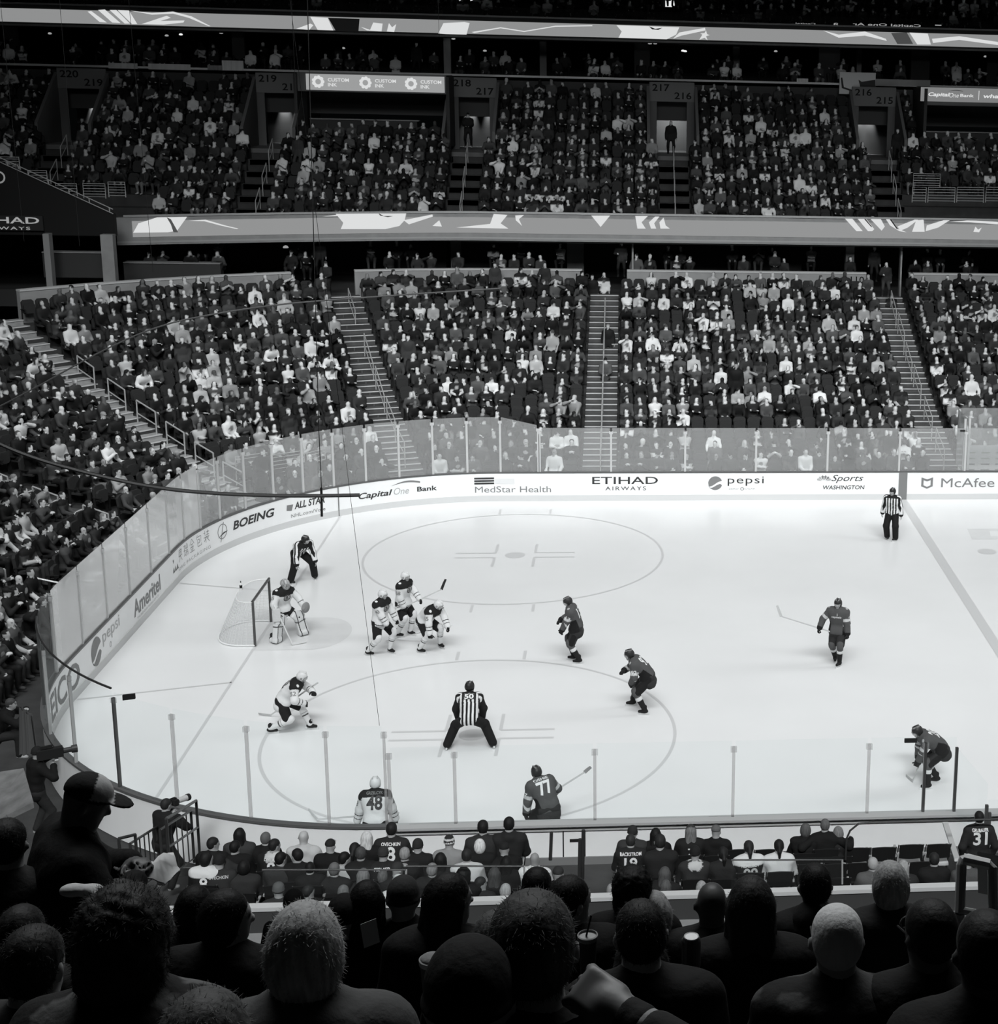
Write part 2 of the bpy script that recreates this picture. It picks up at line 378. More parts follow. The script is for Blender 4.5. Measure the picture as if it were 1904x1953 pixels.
board_ad('bank_advertisement', 'bold italic name with a swoosh on the far curve', -3.5, .55, [T('Capital', 1.18, .27, -.80, -.02, shear=.25, bold=.02), T('One', .52, .24, .10, .02, M_inkpale, shear=.25), T('Bank', .68, .17, .98, .02, bold=.02), swoosh(.25, .22, 1.0, .28, M_inkgrey)])
board_ad('all_star_advertisement', 'slanted bold words over small web address', -6.85, .58, [T('ALL STAR', 1.15, .24, .17, .10, shear=.2, bold=.025), P([(-.72, .0), (-.52, -.04), (-.45, .16), (-.70, .18)], M_inkgrey), T('NHL.com/Vote', 1.3, .12, .1, -.22, M_inkgrey)])
globe = [D(.24, M_inkgrey, r0=.215, cx=-1.38, cy=.02), P([(-1.62, -.14), (-1.1, -.02), (-1.22, -.06), (-1.3, -.02)], M_ink), P([(-1.5, -.3), (-1.47, -.3), (-1.28, .3), (-1.31, .3)], M_inkgrey)]
board_ad('globe_advertisement', 'thin globe outline beside bold italic capitals', -9.05, .62, globe + [T('BOEING', 1.85, .28, .08, .04, shear=.22, bold=.03)])
def han(k):
    L = lambda x0, y0, x1, y1, w=.022: P([(x0 - (y1 - y0) * w / (math.hypot(x1 - x0, y1 - y0)), y0 + (x1 - x0) * w / math.hypot(x1 - x0, y1 - y0)), (x1 - (y1 - y0) * w / math.hypot(x1 - x0, y1 - y0), y1 + (x1 - x0) * w / math.hypot(x1 - x0, y1 - y0)), (x1 + (y1 - y0) * w / math.hypot(x1 - x0, y1 - y0), y1 - (x1 - x0) * w / math.hypot(x1 - x0, y1 - y0)), (x0 + (y1 - y0) * w / math.hypot(x1 - x0, y1 - y0), y0 - (x1 - x0) * w / math.hypot(x1 - x0, y1 - y0))], M_inkgrey)
    Z = [
     [(.0,.5,.0,.4),(-.3,.4,.3,.4),(-.3,.4,-.3,0),(.3,.4,.3,0),(-.15,.25,.15,.25),(0,.38,0,.05),(-.4,0,.4,0),(0,0,-.35,-.4),(0,0,.35,-.4)],
     [(-.4,.4,-.1,.4),(-.25,.4,-.25,-.3),(-.4,.05,-.1,.05),(-.4,-.3,-.1,-.25),(0,.4,0,.15),(.2,.5,.2,.15),(.4,.4,.4,.15),(0,.15,.4,.15),(-.02,0,.42,0),(0,-.4,0,-.12),(.42,-.4,.42,-.12),(0,-.12,.42,-.12),(.2,-.12,.2,-.4)],
     [(0,.5,-.4,.1),(0,.5,.4,.1),(-.2,.12,.2,.12),(-.3,-.08,.3,-.08),(0,.12,0,-.4),(-.2,-.15,-.12,-.3),(.2,-.15,.12,-.3),(-.4,-.4,.4,-.4)],
     [(-.2,.5,-.4,.2),(-.25,.35,.35,.35),(.35,.35,.3,-.1),(-.2,.15,.1,.15),(.1,.15,.1,-.1),(-.2,-.1,.1,-.1),(-.2,.15,-.2,-.35),(-.2,-.35,.4,-.35),(.4,-.35,.4,-.2)],
     [(-.2,.5,-.2,.1),(-.4,.35,-.25,.3),(0,.35,.4,.35),(.2,.5,.2,.15),(.02,.15,.38,.15),(-.4,.0,.4,.0),(0,.08,0,0),(-.05,0,-.35,-.3),(-.1,-.1,-.1,-.4),(.05,-.05,.4,-.4),(.3,-.05,.15,-.18)]]
    return [L(*q) for q in Z[k]]
hz = []
for k in range(5):
    for V, F, mt in han(k):
        V = V.copy(); V[:, 0] = V[:, 0] * .40 + (-.68 + k * .47); V[:, 1] = V[:, 1] * .42 + .14; hz.append((V, F, mt))
hz += [T('ORG PACKAGING', 2.3, .10, .26, -.22, M_inkpale, spacing=1.15)] + [P([(-1.45 + k * .19, -.16), (-1.29 + k * .19, -.16), (-1.37 + k * .19, .0)], M_ink) for k in range(3)] + [P([(-1.43, .22), (-1.37, .10), (-1.31, .22)], M_inkgrey)]
board_ad('packaging_advertisement', 'five square characters with three small triangles', -12.5, .58, hz)
board_ad('script_advertisement', 'narrow condensed word on the end boards', -16.35, .58, [T('Ameritel', 2.35, .46, 0, .02, M_inkgrey, bold=.02), T('THE INDOOR PEOPLE OF ICE', 1.9, .06, 0, -.3, M_inkpale)])
board_ad('ball_advertisement', 'round two-tone ball and pale rounded word on the end boards', -19.75, .58, ball(-.72, .0, .36, M_inkgrey, M_inkgrey) + [T('pepsi', 1.3, .40, .42, .12, M_inkpale), D(.07, M_inkpale, r0=.05, cx=.3, cy=-.2)])
board_ad('letters_advertisement', 'large outlined grey capitals at the near end curve', -23.3, .56, [T('GEICO', 3.3, .62, 0, 0, M_inkgrey, bold=.02)])
# outside of the near boards: door seams and latch slots
mb = MB()
for x in (10.6, 11.0, 11.75, 12.15): mb.box((x - .012, -.098, .0), (x + .012, -.088, .9))
for x0, z in ((10.85, .62), (12.0, .63), (8.9, .55), (16.6, .5), (17.0, .5)): mb.box((x0 - .13, -.10, z), (x0 + .13, -.088, z + .06))
mb.build('door_seam', M_black, boards)
localise(boards)

# ---- plexiglass panels and posts, each a thing
def ordinal(n): return ['first', 'second', 'third', 'fourth', 'fifth', 'sixth', 'seventh', 'eighth', 'ninth', 'tenth', 'eleventh', 'twelfth', 'thirteenth', 'fourteenth', 'fifteenth', 'sixteenth', 'seventeenth', 'eighteenth', 'nineteenth', 'twentieth'][n - 1] if n <= 20 else ordinal(n // 10 * 0 + 20) + ' plus ' + ordinal(n - 20)
ZT, ZLOW = 3.0, 2.62
def glass_run(ss, tops, m, mp, where, postw=.035, postmats=None):
    for i in range(len(ss) - 1):
        a, b = ss[i], ss[i + 1]; t = tops[i]
        mb = MB(); z0 = BH + .05
        sg_ = .036 if a > b else -.036
        S_ = curve_s(a - sg_, b + sg_, .4)
        t0, t1 = t if isinstance(t, tuple) else (t, t)
        V = []; 
        for k, s in enumerate(S_):
            f = k / (len(S_) - 1); zt = t0 + (t1 - t0) * f
            V += [rp(s, .035, z0), rp(s, .035, zt), rp(s, .048, zt), rp(s, .048, z0)]
        F = [(k * 4 + j, k * 4 + (j + 1) % 4, k * 4 + 4 + (j + 1) % 4, k * 4 + 4 + j) for k in range(len(S_) - 1) for j in range(4)] + [(0, 1, 2, 3), tuple(range(len(V) - 4, len(V)))[::-1]]
        mb.add(V, F)
        tag(mb.build('plexiglass_shield', m), f'clear plexiglass panel, {ordinal(i + 1)} {where}', 'glass panel', 'plexiglass panels above the boards')
    for i, s in enumerate(ss):
        t = tops[min(i, len(tops) - 1)]; t = t[0] if isinstance(t, tuple) else t
        (x, y), n = rink(s, .041); tx = np.array([-n[1], n[0], 0.]); n3 = np.array([n[0], n[1], 0.])
        r = tag(empty('glass_stanchion', (x, y, BH)), f'slim upright glass post, {ordinal(i + 1)} {where}', 'glass post', 'posts between the plexiglass panels')
        mm = postmats[i] if postmats else mp
        m = MB(); m.obox((x, y, (BH + .05 + t - .12) / 2), tx * postw, n3 * .03, (0, 0, (t - .12 - BH - .05) / 2)); m.build('upright', mm, r)
        m = MB(); m.obox((x, y, t - .17), tx * (postw + .03), n3 * .036, (0, 0, .05)); m.build('clip', M_postfar if mp is M_postfar else frosted_clip, r)
        localise(r)
frosted_clip = frosted('clip_frosted', .75, .8)
M_postfar = mat('post_far', .50, .5)
M_postdark = mat('post_dark', .10, .35, metal=.4)
far_s = [24.3, 21.6, 19.0, 16.43, 14.04, 11.46, 8.91, 6.41, 3.82, 1.35]
glass_run(far_s, [ZLOW] * 8 + [(ZLOW, ZLOW)], M_glass, M_postfar, 'from the right along the far side')
arc_s = [1.30, 0, -1.13, -2.29, -3.44, -4.59, -5.73, -6.86, -8.02, -9.22, -10.44, -11.52]
glass_run(arc_s, [(ZLOW + .1, ZT)] + [ZT] * 10, M_glass, M_postfar, 'round the far curve')
end_s = [-11.55, -12.65, -14.05, -15.76, -17.6, -19.4, -21.2, -23.0]
glass_run(end_s, [ZT] * 7, M_glassend, M_postfar, 'behind the goal', .02)
corner_s = [-23.05, -24.6, -26.1, -27.6, -29.1, -30.6, -32.2, -33.9, SN - .02]
corner_s = [-23.05, -24.9, -26.6, -28.3, -29.95, -31.5, -33.1, -34.6, SN - .0]
glass_run(corner_s, [ZT] * 8, M_glassnear, M_postnear, 'round the near curve', .022, [M_postnear, M_postdark, M_caplight, M_caplight, M_postdark] + [M_postnear] * 4)
near_s = [s_near(x) for x in (8.60, 9.78, 12.34, 14.92, 17.48, 18.56)]
glass_run(near_s, [2.58] * 5, M_glassnear, M_postnear, 'along the near side', .028, [M_postnear] * 5 + [M_postdark])
# bench glass at the near right: panels stepping back towards the seats
bx = [((18.58, -.05), (19.15, -.05), 2.56, 'first panel past the dark post'), ((19.17, -.07), (19.40, -1.6), 2.35, 'angled panel beside the bench'), ((19.42, -1.62), (20.3, -1.65), 2.05, 'low panel behind the bench'), ((19.17, -.05), (20.05, -.05), 2.45, 'panel beyond the angled one')]
for (a, b, t, lab) in bx[:3]:
    a = np.array([*a, 0.]); b = np.array([*b, 0.]); c = (a + b) / 2; h = (b - a) / 2; n = np.array([-h[1], h[0], 0]); n /= np.linalg.norm(n)
    m = MB(); m.obox((c[0], c[1], (1.05 + t) / 2), h, n * .007, (0, 0, (t - 1.05) / 2)); tag(m.build('plexiglass_shield', M_glassnear), f'clear bench plexiglass, {lab}', 'glass panel', 'plexiglass by the bench')
for x, y, t, lab in ((19.16, -.06, 2.36, 'at the corner of the near glass'), (19.40, -1.62, 1.95, 'behind the corner post'), (19.46, -1.62, 1.80, 'doubled beside the second dark post'), (20.25, -1.66, 1.95, 'at the right edge by the bench')):
    m = MB(); m.box((x - .028, y - .028, .2), (x + .028, y + .028, t)); tag(m.build('glass_stanchion', M_postdark), f'dark upright glass post {lab}', 'glass post')
# penalty box glass at the far right
pz = [((25.0, 26.0), (25.0, 27.6), 2.95, 'end wall of the box on the far side'), ((25.02, 27.6), (33.0, 27.6), 3.0, 'back wall of the box on the far side')]
for a, b, t, lab in pz:
    a = np.array([*a, 0.]); b = np.array([*b, 0.]); c = (a + b) / 2; h = (b - a) / 2; n = np.array([-h[1], h[0], 0]); n /= np.linalg.norm(n)
    m = MB(); m.obox((c[0], c[1], (.9 + t) / 2), h, n * .008, (0, 0, (t - .9) / 2)); tag(m.build('plexiglass_shield', M_glass), f'tall plexiglass {lab}', 'glass panel')
for x, y in ((24.92, 26.02), (25.1, 26.1), (25.05, 27.6)):
    m = MB(); m.box((x - .04, y - .04, .9), (x + .04, y + .04, 2.95)); tag(m.build('glass_stanchion', M_postfar), 'pale post at the corner of the far glass box' if x < 25 else ('second pale post of the far glass box' if y < 27 else 'rear pale post of the far glass box'), 'glass post')
bx_ = tag(empty('box_back_wall', (29, 27.75, 0)), 'white panel with small rows of logos behind the far box', 'panel')
m = MB(); m.box((25.1, 27.65, .0), (33, 27.8, 1.55)); m.build('panel', mat('box_panel', .55, .6), bx_)
m = MB()
for i in range(14):
    for j in range(4): m.box((25.4 + i * .55, 27.635, .62 + j * .22), (25.72 + i * .55, 27.645, .67 + j * .22))
m.build('logo_marks', M_inkgrey, bx_); m = MB(); m.box((25.1, 27.62, .5), (33, 27.66, .54)); m.build('rail', M_darksteel, bx_); localise(bx_)

# ---- far and end stand: terraces follow the boards
NROW = 18
def row_d(i): return 1.9 + .85 * i
def row_z(i): return .20 * i + .0095 * i * i / 2
def L2s(L, d):
    """distance along a row at offset d (0 where the far straight begins, negative to the left) -> s"""
    if L >= 0: return L
    q = (R0 + d) * math.pi / 2
    if L >= -q: return L * R0 / (R0 + d)
    L2 = L + q
    if L2 >= -E1: return Q1 + L2
    L3 = L2 + E1
    return Q1 - E1 + max(L3 * R0 / (R0 + d), Q1)
def angL(deg, d): return -math.radians(deg) * (R0 + d)          # L at an angle round the far curve
AISLES = {'middle': lambda d: 3.35, 'right': lambda d: 16.25, 'curve': lambda d: angL(18.2, d), 'corner': lambda d: angL(49.6, d), 'end': lambda d: angL(72.6, d), 'low': lambda d: -(R0 + d) * math.pi / 2 - 2.5}
mb = MB()
for i in range(NROW):
    d0 = row_d(i) - .35; z = row_z(i); zp = row_z(i - 1) if i else -.08
    sweep(mb, XR - R0, SN - .0, [(d0, zp - .05), (d0, z), (d0 + .85, z)], 0, .9, closed=False)
tag(mb.build('floor', M_tread), 'stepped dark terraces of the far and end stands', None, None, 'structure')
DW = row_d(NROW - 1) + .6; ZW0, ZW1 = row_z(NROW - 1), 5.98
mb = MB()
wall_spans = [(3.35 + 1.0, 16.25 - 1.0), (16.25 + 1.0, 26), (angL(17.0, DW) * R0 / (R0 + DW), 3.35 - 1.0), (angL(47.5, DW) * R0 / (R0 + DW), angL(23, DW) * R0 / (R0 + DW))]
for a, b in wall_spans: sweep(mb, a, b, [(DW, ZW0 - .1), (DW, ZW1), (DW + .25, ZW1), (DW + .25, ZW0)], 0, .8)
tag(mb.build('wall_far', M_wall), 'grey wall along the top of the lower far stand', None, None, 'structure')
mb = MB()
for a, b in wall_spans: sweep(mb, a, b, [(DW - .03, ZW1), (DW - .03, ZW1 + .07), (DW + .28, ZW1 + .07), (DW + .28, ZW1)], 0, .8)
tag(mb.build('trim_1', mat('wall_cap', .55, .6)), 'pale cap on the wall of the lower stand', None, None, 'structure')
# section number plates on that wall
for u, v, num in ((1113, 519, '112'), (1632, 524, '110')):
    p = aty(u, v, 43.5); (x, y) = p[0], YF + DW - .01
    V, F = fit_text(num, .62, .3, bold=.01); m = MB(); m.add([(x + a, y, 5.72 + b) for a, b, _ in V], F); tag(m.build('section_number', M_black), f'dark painted section number on the wall {"near the middle stairs" if num == "112" else "near the right stairs"}', 'sign')

# ---- stairs and handrails
def aisle_xy(name, d): L = AISLES[name](d); (x, y), n = rink(L2s(L, d), d); return np.array([x, y]), np.array(n)
def stairs(name, w, m_step, i0=0, i1=NROW):
    mb = MB()
    for i in range(i0, i1):
        for h in (0, 1):
            d = row_d(i) - .35 + (.425 if h else 0); z = row_z(i) + (h * (row_z(i + 1) - row_z(i)) / 2); 
            p, n = aisle_xy(name, d + .21); t = np.array([-n[1], n[0], 0.]); n3 = np.array([n[0], n[1], 0.])
            zt = z + .02; mb.obox((p[0], p[1], zt - .1), t * w / 2, n3 * .2125, (0, 0, .1), 0)
            q = np.array([p[0], p[1], 0]) - n3 * .2125
            mb.obox((q[0], q[1], zt - .012), t * (w / 2), n3 * .028, (0, 0, .017), 1)
    return tag(mb.build('floor', [m_step, M_nose]), f'concrete stairs with pale nosings, {name} aisle', None, None, 'structure')
for nm, w, ms in (('middle', 1.25, M_step), ('right', 1.25, M_step), ('curve', 1.35, M_step), ('corner', 1.4, mat('stair_pale', .34, .8, noise=.15, nscale=4)), ('end', 1.2, M_step), ('low', 1.2, M_step)): stairs(nm, w, ms)
def handrail(pts, label, r=.022, m=None, mid=True, group='stair handrails', h=.95, loop=False):
    """pts: foot points; a post at each, a top tube joining them and a lower tube"""
    m = m or M_steel; P = [np.array(p, float) for p in pts]; up = np.array([0, 0, h])
    root = tag(empty('handrail', P[0]), label, 'handrail', group)
    for p in P: b = MB(); b.tube([p, p + up], r, 6); b.build('post', m, root)
    b = MB(); b.tube([p + up for p in P], r, 6); b.build('top_rail', m, root)
    if mid: b = MB(); b.tube([p + up * .5 for p in P], r * .8, 6); b.build('mid_rail', m, root)
    localise(root); return root
def aisle_rails(name, rows, off, desc, r=.022):
    for k, (i0, i1) in enumerate(rows):
        pts = []
        for i in (i0, i1):
            p, n = aisle_xy(name, row_d(i)); t = np.array([-n[1], n[0]]); p = p + t * off; pts.append((p[0], p[1], row_z(int(i)) + .02))
        handrail(pts, f'steel stair handrail, {ordinal(k + 1)} up from the ice {desc}', r)
aisle_rails('right', [(1, 3), (4, 6), (7, 9), (9.6, 11.4), (12, 14), (14.6, 16.4)], 0, 'on the right aisle')
aisle_rails('middle', [(1, 3.5), (4.2, 6.5), (7, 9.5), (10, 12.5), (13, 15.5)], -.05, 'on the middle aisle', .026)
aisle_rails('curve', [(2, 3.6), (4.2, 6.2), (6.8, 9), (9.6, 12), (14.6, 16.6)], -.1, 'on the aisle at the curve')
aisle_rails('corner', [(1.5, 2.8), (3.4, 4.6), (5.3, 6.5), (7.2, 8.5), (9.3, 10.5), (11.5, 12.7)], -.55, 'on the corner aisle', .027)
aisle_rails('end', [(1.6, 2.6), (3.6, 4.6), (5.6, 6.6)], .5, 'on the end aisle', .027)
aisle_rails('low', [(.3, 1.3), (2.0, 2.9)], .5, 'on the lowest end aisle', .027)
# railing panels on the landing behind the glass of the far curve
def rail_panel(a, b, z0, h, n, label, m=None, r=.018, name='railing_panel', group='railing panels', cat='railing'):
    a = np.array([*a, z0]) if len(a) == 2 else np.array(a, float); b = np.array([*b, z0]) if len(b) == 2 else np.array(b, float); m = m or M_steel
    root = tag(empty(name, a), label, cat, group); up = np.array([0, 0, h])
    mb = MB(); mb.tube([a, a + up, b + up, b], r, 6); mb.build('frame', m, root)
    mb = MB()
    for k in range(n): f = (k + .6) / (n + .4); mb.tube([a + up * f, b + up * f], r * .7, 5)
    mb.build('bars', m, root); localise(root)
for k, (u0, u1) in enumerate(((452, 512), (522, 582), (588, 622))):
    a = atz(u0, 925 - k * 4, .55); b = atz(u1, 916 - k * 4, .55); rail_panel(a[:2], b[:2], .55, 1.0, 7, f'steel barred railing panel behind the far curve glass, {ordinal(k + 1)} from the left')

# ---- concourse boxes above the lower stand
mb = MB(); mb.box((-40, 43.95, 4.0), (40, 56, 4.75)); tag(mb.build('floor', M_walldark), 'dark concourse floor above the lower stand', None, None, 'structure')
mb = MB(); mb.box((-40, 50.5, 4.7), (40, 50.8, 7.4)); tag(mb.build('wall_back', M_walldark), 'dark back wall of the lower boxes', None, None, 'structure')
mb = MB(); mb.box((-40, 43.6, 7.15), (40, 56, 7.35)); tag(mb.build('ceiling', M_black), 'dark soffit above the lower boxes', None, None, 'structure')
for k, (u, w, m, y) in enumerate(((870, .45, M_wall, 47.5), (945, .3, M_walldark, 50.0), (1098, .8, M_wall, 48.5), (1425, .35, M_walldark, 47), (1621, .4, M_wall, 45.5), (1719, .08, M_wall, 44.6), (1860, .35, M_walldark, 48), (1207, .08, M_wall, 44.6), (1240, .45, M_walldark, 48), (208, .5, M_wall, 40.5), (93, .25, mat('pillar_pale', .32, .7), 40.5), (300, .4, M_walldark, 46))):
    p = aty(u, 480, y); m_ = MB(); m_.box((p[0] - w / 2, y - .2, 4.6 if y > 42 else 5.0), (p[0] + w / 2, y + .2, 7.2 if y > 42 else 7.6)); tag(m_.build('pillar', m), f'{"pale" if m is not M_walldark else "dark"} pillar in the lower boxes, {ordinal(k + 1)}', 'pillar', None, 'structure')
# counters with a pale edge inside the boxes
for k, (u0, u1, v, y) in enumerate(((755, 850, 452, 48.5), (880, 1000, 455, 48.5), (1432, 1530, 465, 48), (1300, 1420, 463, 49), (80, 200, 480, 42), (235, 420, 500, 44))):
    a, b = aty(u0, v, y), aty(u1, v, y); r = tag(empty('bar_counter', ((a[0] + b[0]) / 2, y, a[2])), f'dark bar counter with grey edge in the lower boxes, {ordinal(k + 1)}', 'counter')
    m = MB(); m.box((a[0], y, 4.75 if y > 43.9 else a[2] - 1.1), (b[0], y + .5, a[2] - .04)); m.build('body', M_walldark, r); m = MB(); m.box((a[0], y - .05, a[2] - .04), (b[0], y + .55, a[2])); m.build('top', M_wall, r); localise(r)
# lamps glowing inside the lower boxes
for k, (u, v, y) in enumerate(((1268, 456, 49), (1600, 455, 49), (1460, 451, 49), (925, 449, 49), (345, 452, 46), (1052, 450, 48), (545, 470, 46))):
    p = aty(u, v, y); m = MB(); m.lathe((p[0], y, p[2] - .05), [(.02, .1), (.10, .06), (.13, 0), (.12, -.02), (.02, -.03)], 12); tag(m.build('ceiling_lamp', M_lampdim if k > 1 else M_lamp), f'small glowing lamp in the lower boxes, {ordinal(k + 1)}', 'lamp')

# ---- LED ribbon in front of the club tier
def rz(x): return -.42 * min(1, max(0, (6 - x) / 15.5)) ** 1.3
YR = 43.5
xs = np.concatenate([np.linspace(-9.35, 6, 20), np.linspace(8, 34, 10)])
rib = tag(empty('led_ribbon_board', (12, YR, 7.3)), 'long grey electronic ribbon board below the club seats', 'LED board')
def ribbon_strip(name, m, dz0, dz1, y0, y1, x0=-9.35, x1=34):
    X = [x for x in xs if x0 <= x <= x1]; X = sorted(set([x0] + X + [x1])); mb = MB(); V = []
    for x in X: V += [(x, y0, dz0 + rz(x)), (x, y0, dz1 + rz(x)), (x, y1, dz1 + rz(x)), (x, y1, dz0 + rz(x))]
    F = [(k * 4 + (j + 1) % 4, k * 4 + j, k * 4 + 4 + j, k * 4 + 4 + (j + 1) % 4) for k in range(len(X) - 1) for j in range(4)] + [(0, 1, 2, 3), tuple(range(len(V) - 4, len(V)))[::-1]]
    mb.add(V, F); return mb.build(name, m, rib)
ribbon_strip('housing', M_wall, 7.22, 8.42, YR, YR + .4)
ribbon_strip('screen', M_led, 7.56, 8.26, YR - .03, YR, -8.66)
ribbon_strip('cap_rail', M_steel, 8.44, 8.53, YR - .05, YR + .05, -9.0)
ribbon_strip('lower_trim', M_caplight, 7.30, 7.38, YR - .02, YR, -9.35)
def led_shapes(parent, y, zoff, shapes, name='graphic', label='white cartoon shapes on the screen'):
    MM = []; mb = MB()
    for pts, mt in shapes:
        if mt not in MM: MM.append(mt)
        mb.add([(x, y, z + zoff(x)) for x, z in pts], [tuple(range(len(pts)))], MM.index(mt))
    return tag(mb.build(name, MM, parent), label)
def px_shapes(lst, y):   # outlines given in photo pixels on the plane of a screen
    return [([(lambda q: (q[0], q[2]))(aty(u, v, y)) for u, v in pts], m) for pts, m in lst]
yl = YR - .036
G = [
 ([(254, 444), (264, 426), (300, 414.5), (357, 413.5), (338, 440), (320, 443)], M_ledw), ([(318, 414.5), (326, 418), (340, 443), (331, 443), (326, 428)], M_ledd),
 ([(640, 407.5), (775, 407), (772, 420), (762, 431), (735, 437), (650, 437), (655, 425)], M_ledw), ([(722, 406.5), (732, 412), (750, 412), (740, 414), (725, 411)], M_ledb),
 ([(770, 420), (825, 409), (826, 413), (780, 428)], M_ledw), ([(615, 413), (650, 409), (650, 412)], M_ledw), ([(825, 431), (838, 420), (843, 432)], M_ledw),
 ([(870, 434), (935, 427), (942, 408), (968, 410), (955, 426), (970, 436)], M_ledw), ([(983, 411), (1000, 410), (990, 418), (996, 431), (984, 420)], M_ledw),
 ([(1128, 411), (1164, 411), (1146, 433)], M_ledw),
 ([(1212, 412), (1216, 436), (1232, 436), (1224, 424), (1236, 412)], M_ledw), ([(1242, 436), (1238, 424), (1250, 413), (1258, 413), (1248, 426), (1252, 436)], M_ledw), ([(1260, 436), (1258, 424), (1266, 415), (1270, 430), (1278, 436)], M_ledw),
 ([(1612, 417), (1626, 417), (1646, 441), (1634, 441)], M_ledw), ([(1636, 417), (1652, 417), (1668, 437), (1664, 441), (1656, 441)], M_ledw), ([(1660, 417), (1680, 417), (1688, 432), (1682, 440)], M_ledw), ([(1690, 418), (1700, 418), (1712, 436), (1730, 443), (1716, 441), (1698, 430)], M_ledw),
 ([(1712, 432), (1745, 419), (1752, 419), (1732, 434), (1718, 440)], M_ledw), ([(1740, 442), (1748, 420), (1762, 419), (1764, 442)], M_ledw), ([(1768, 430), (1800, 420), (1812, 420), (1790, 434), (1766, 441)], M_ledw),
 ([(1812, 423), (1850, 420), (1904, 423), (1904, 428), (1850, 424)], M_ledw), ([(1857, 442), (1861, 432), (1866, 438), (1873, 434), (1868, 443)], M_ledw), ([(1648, 417), (1651, 417), (1664, 433), (1662, 433)], M_ledb), ([(1697, 418), (1700, 418), (1714, 438), (1710, 436)], M_ledb),
 ([(360, 421), (392, 419), (430, 430), (455, 436), (452, 437), (420, 430), (390, 422)], M_ledw)]
led_shapes(rib, 0, lambda x: 0, [], ) if 0 else None
sh_ = px_shapes(G, yl); MM = [M_ledw, M_ledd, M_ledb]; mb = MB()
for pts, mt in sh_:
    mb = MB(); mb.add([(x, yl if mt is M_ledw else yl - .004, z) for x, z in pts], [tuple(range(len(pts)))]); mb.build('screen_graphic', mt, rib)
localise(rib)

# ---- club tier
NC = 11; YC0 = 44.9; ZC0 = 7.78
def club_y(i): return YC0 + .76 * i
def club_z(i): return ZC0 + .515 * i
VOMS = [(-13.2, '220', '219'), (-3.95, '219', '218'), (5.35, '218', '217'), (15.1, '217', '216'), (25.3, '216', '215')]
def club_spans(i):
    """stretches of seats in row i, broken by aisles, doorways and the two open bays"""
    cuts = [(c - (1.25 if i >= 6 else .72), c + (1.25 if i >= 6 else .72)) for c, _, _ in VOMS]
    if i >= 7: cuts += [(-3.0, 4.6), (27.3, 40)]
    if i < 2: cuts += [(-40, -8.2)]
    if i < 3: cuts += [(26.3, 40)]
    cuts.sort(); out = []; x = -19.0
    for a, b in cuts:
        if a > x: out.append((x, a))
        x = max(x, b)
    if x < 34: out.append((x, 34))
    return out
mb = MB()
for i in range(NC):
    y0, y1, z = club_y(i) - .36, club_y(i) + .40, club_z(i)
    if i < 6: mb.box((-20, y0, z - .6), (34, y1, z))
    else:
        for a, b in club_spans(i): mb.box((a, y0, z - .6), (b, y1, z))
mb.box((-20, YR + .38, 7.4), (34, 45.2, 7.74))
tag(mb.build('floor', M_tread), 'steep dark terraces of the club tier', None, None, 'structure')
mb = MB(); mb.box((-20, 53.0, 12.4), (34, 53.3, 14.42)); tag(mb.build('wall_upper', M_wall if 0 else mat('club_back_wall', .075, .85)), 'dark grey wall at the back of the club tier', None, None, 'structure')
mb = MB(); mb.box((-20, 52.85, 14.36), (34, 53.35, 14.46)); tag(mb.build('trim_2', mat('ledge_pale', .80, .6)), 'pale ledge at the foot of the suites', None, None, 'structure')
M_header = mat('header_grey', .20, .8); M_vomwall = mat('doorway_wall', .14, .8)
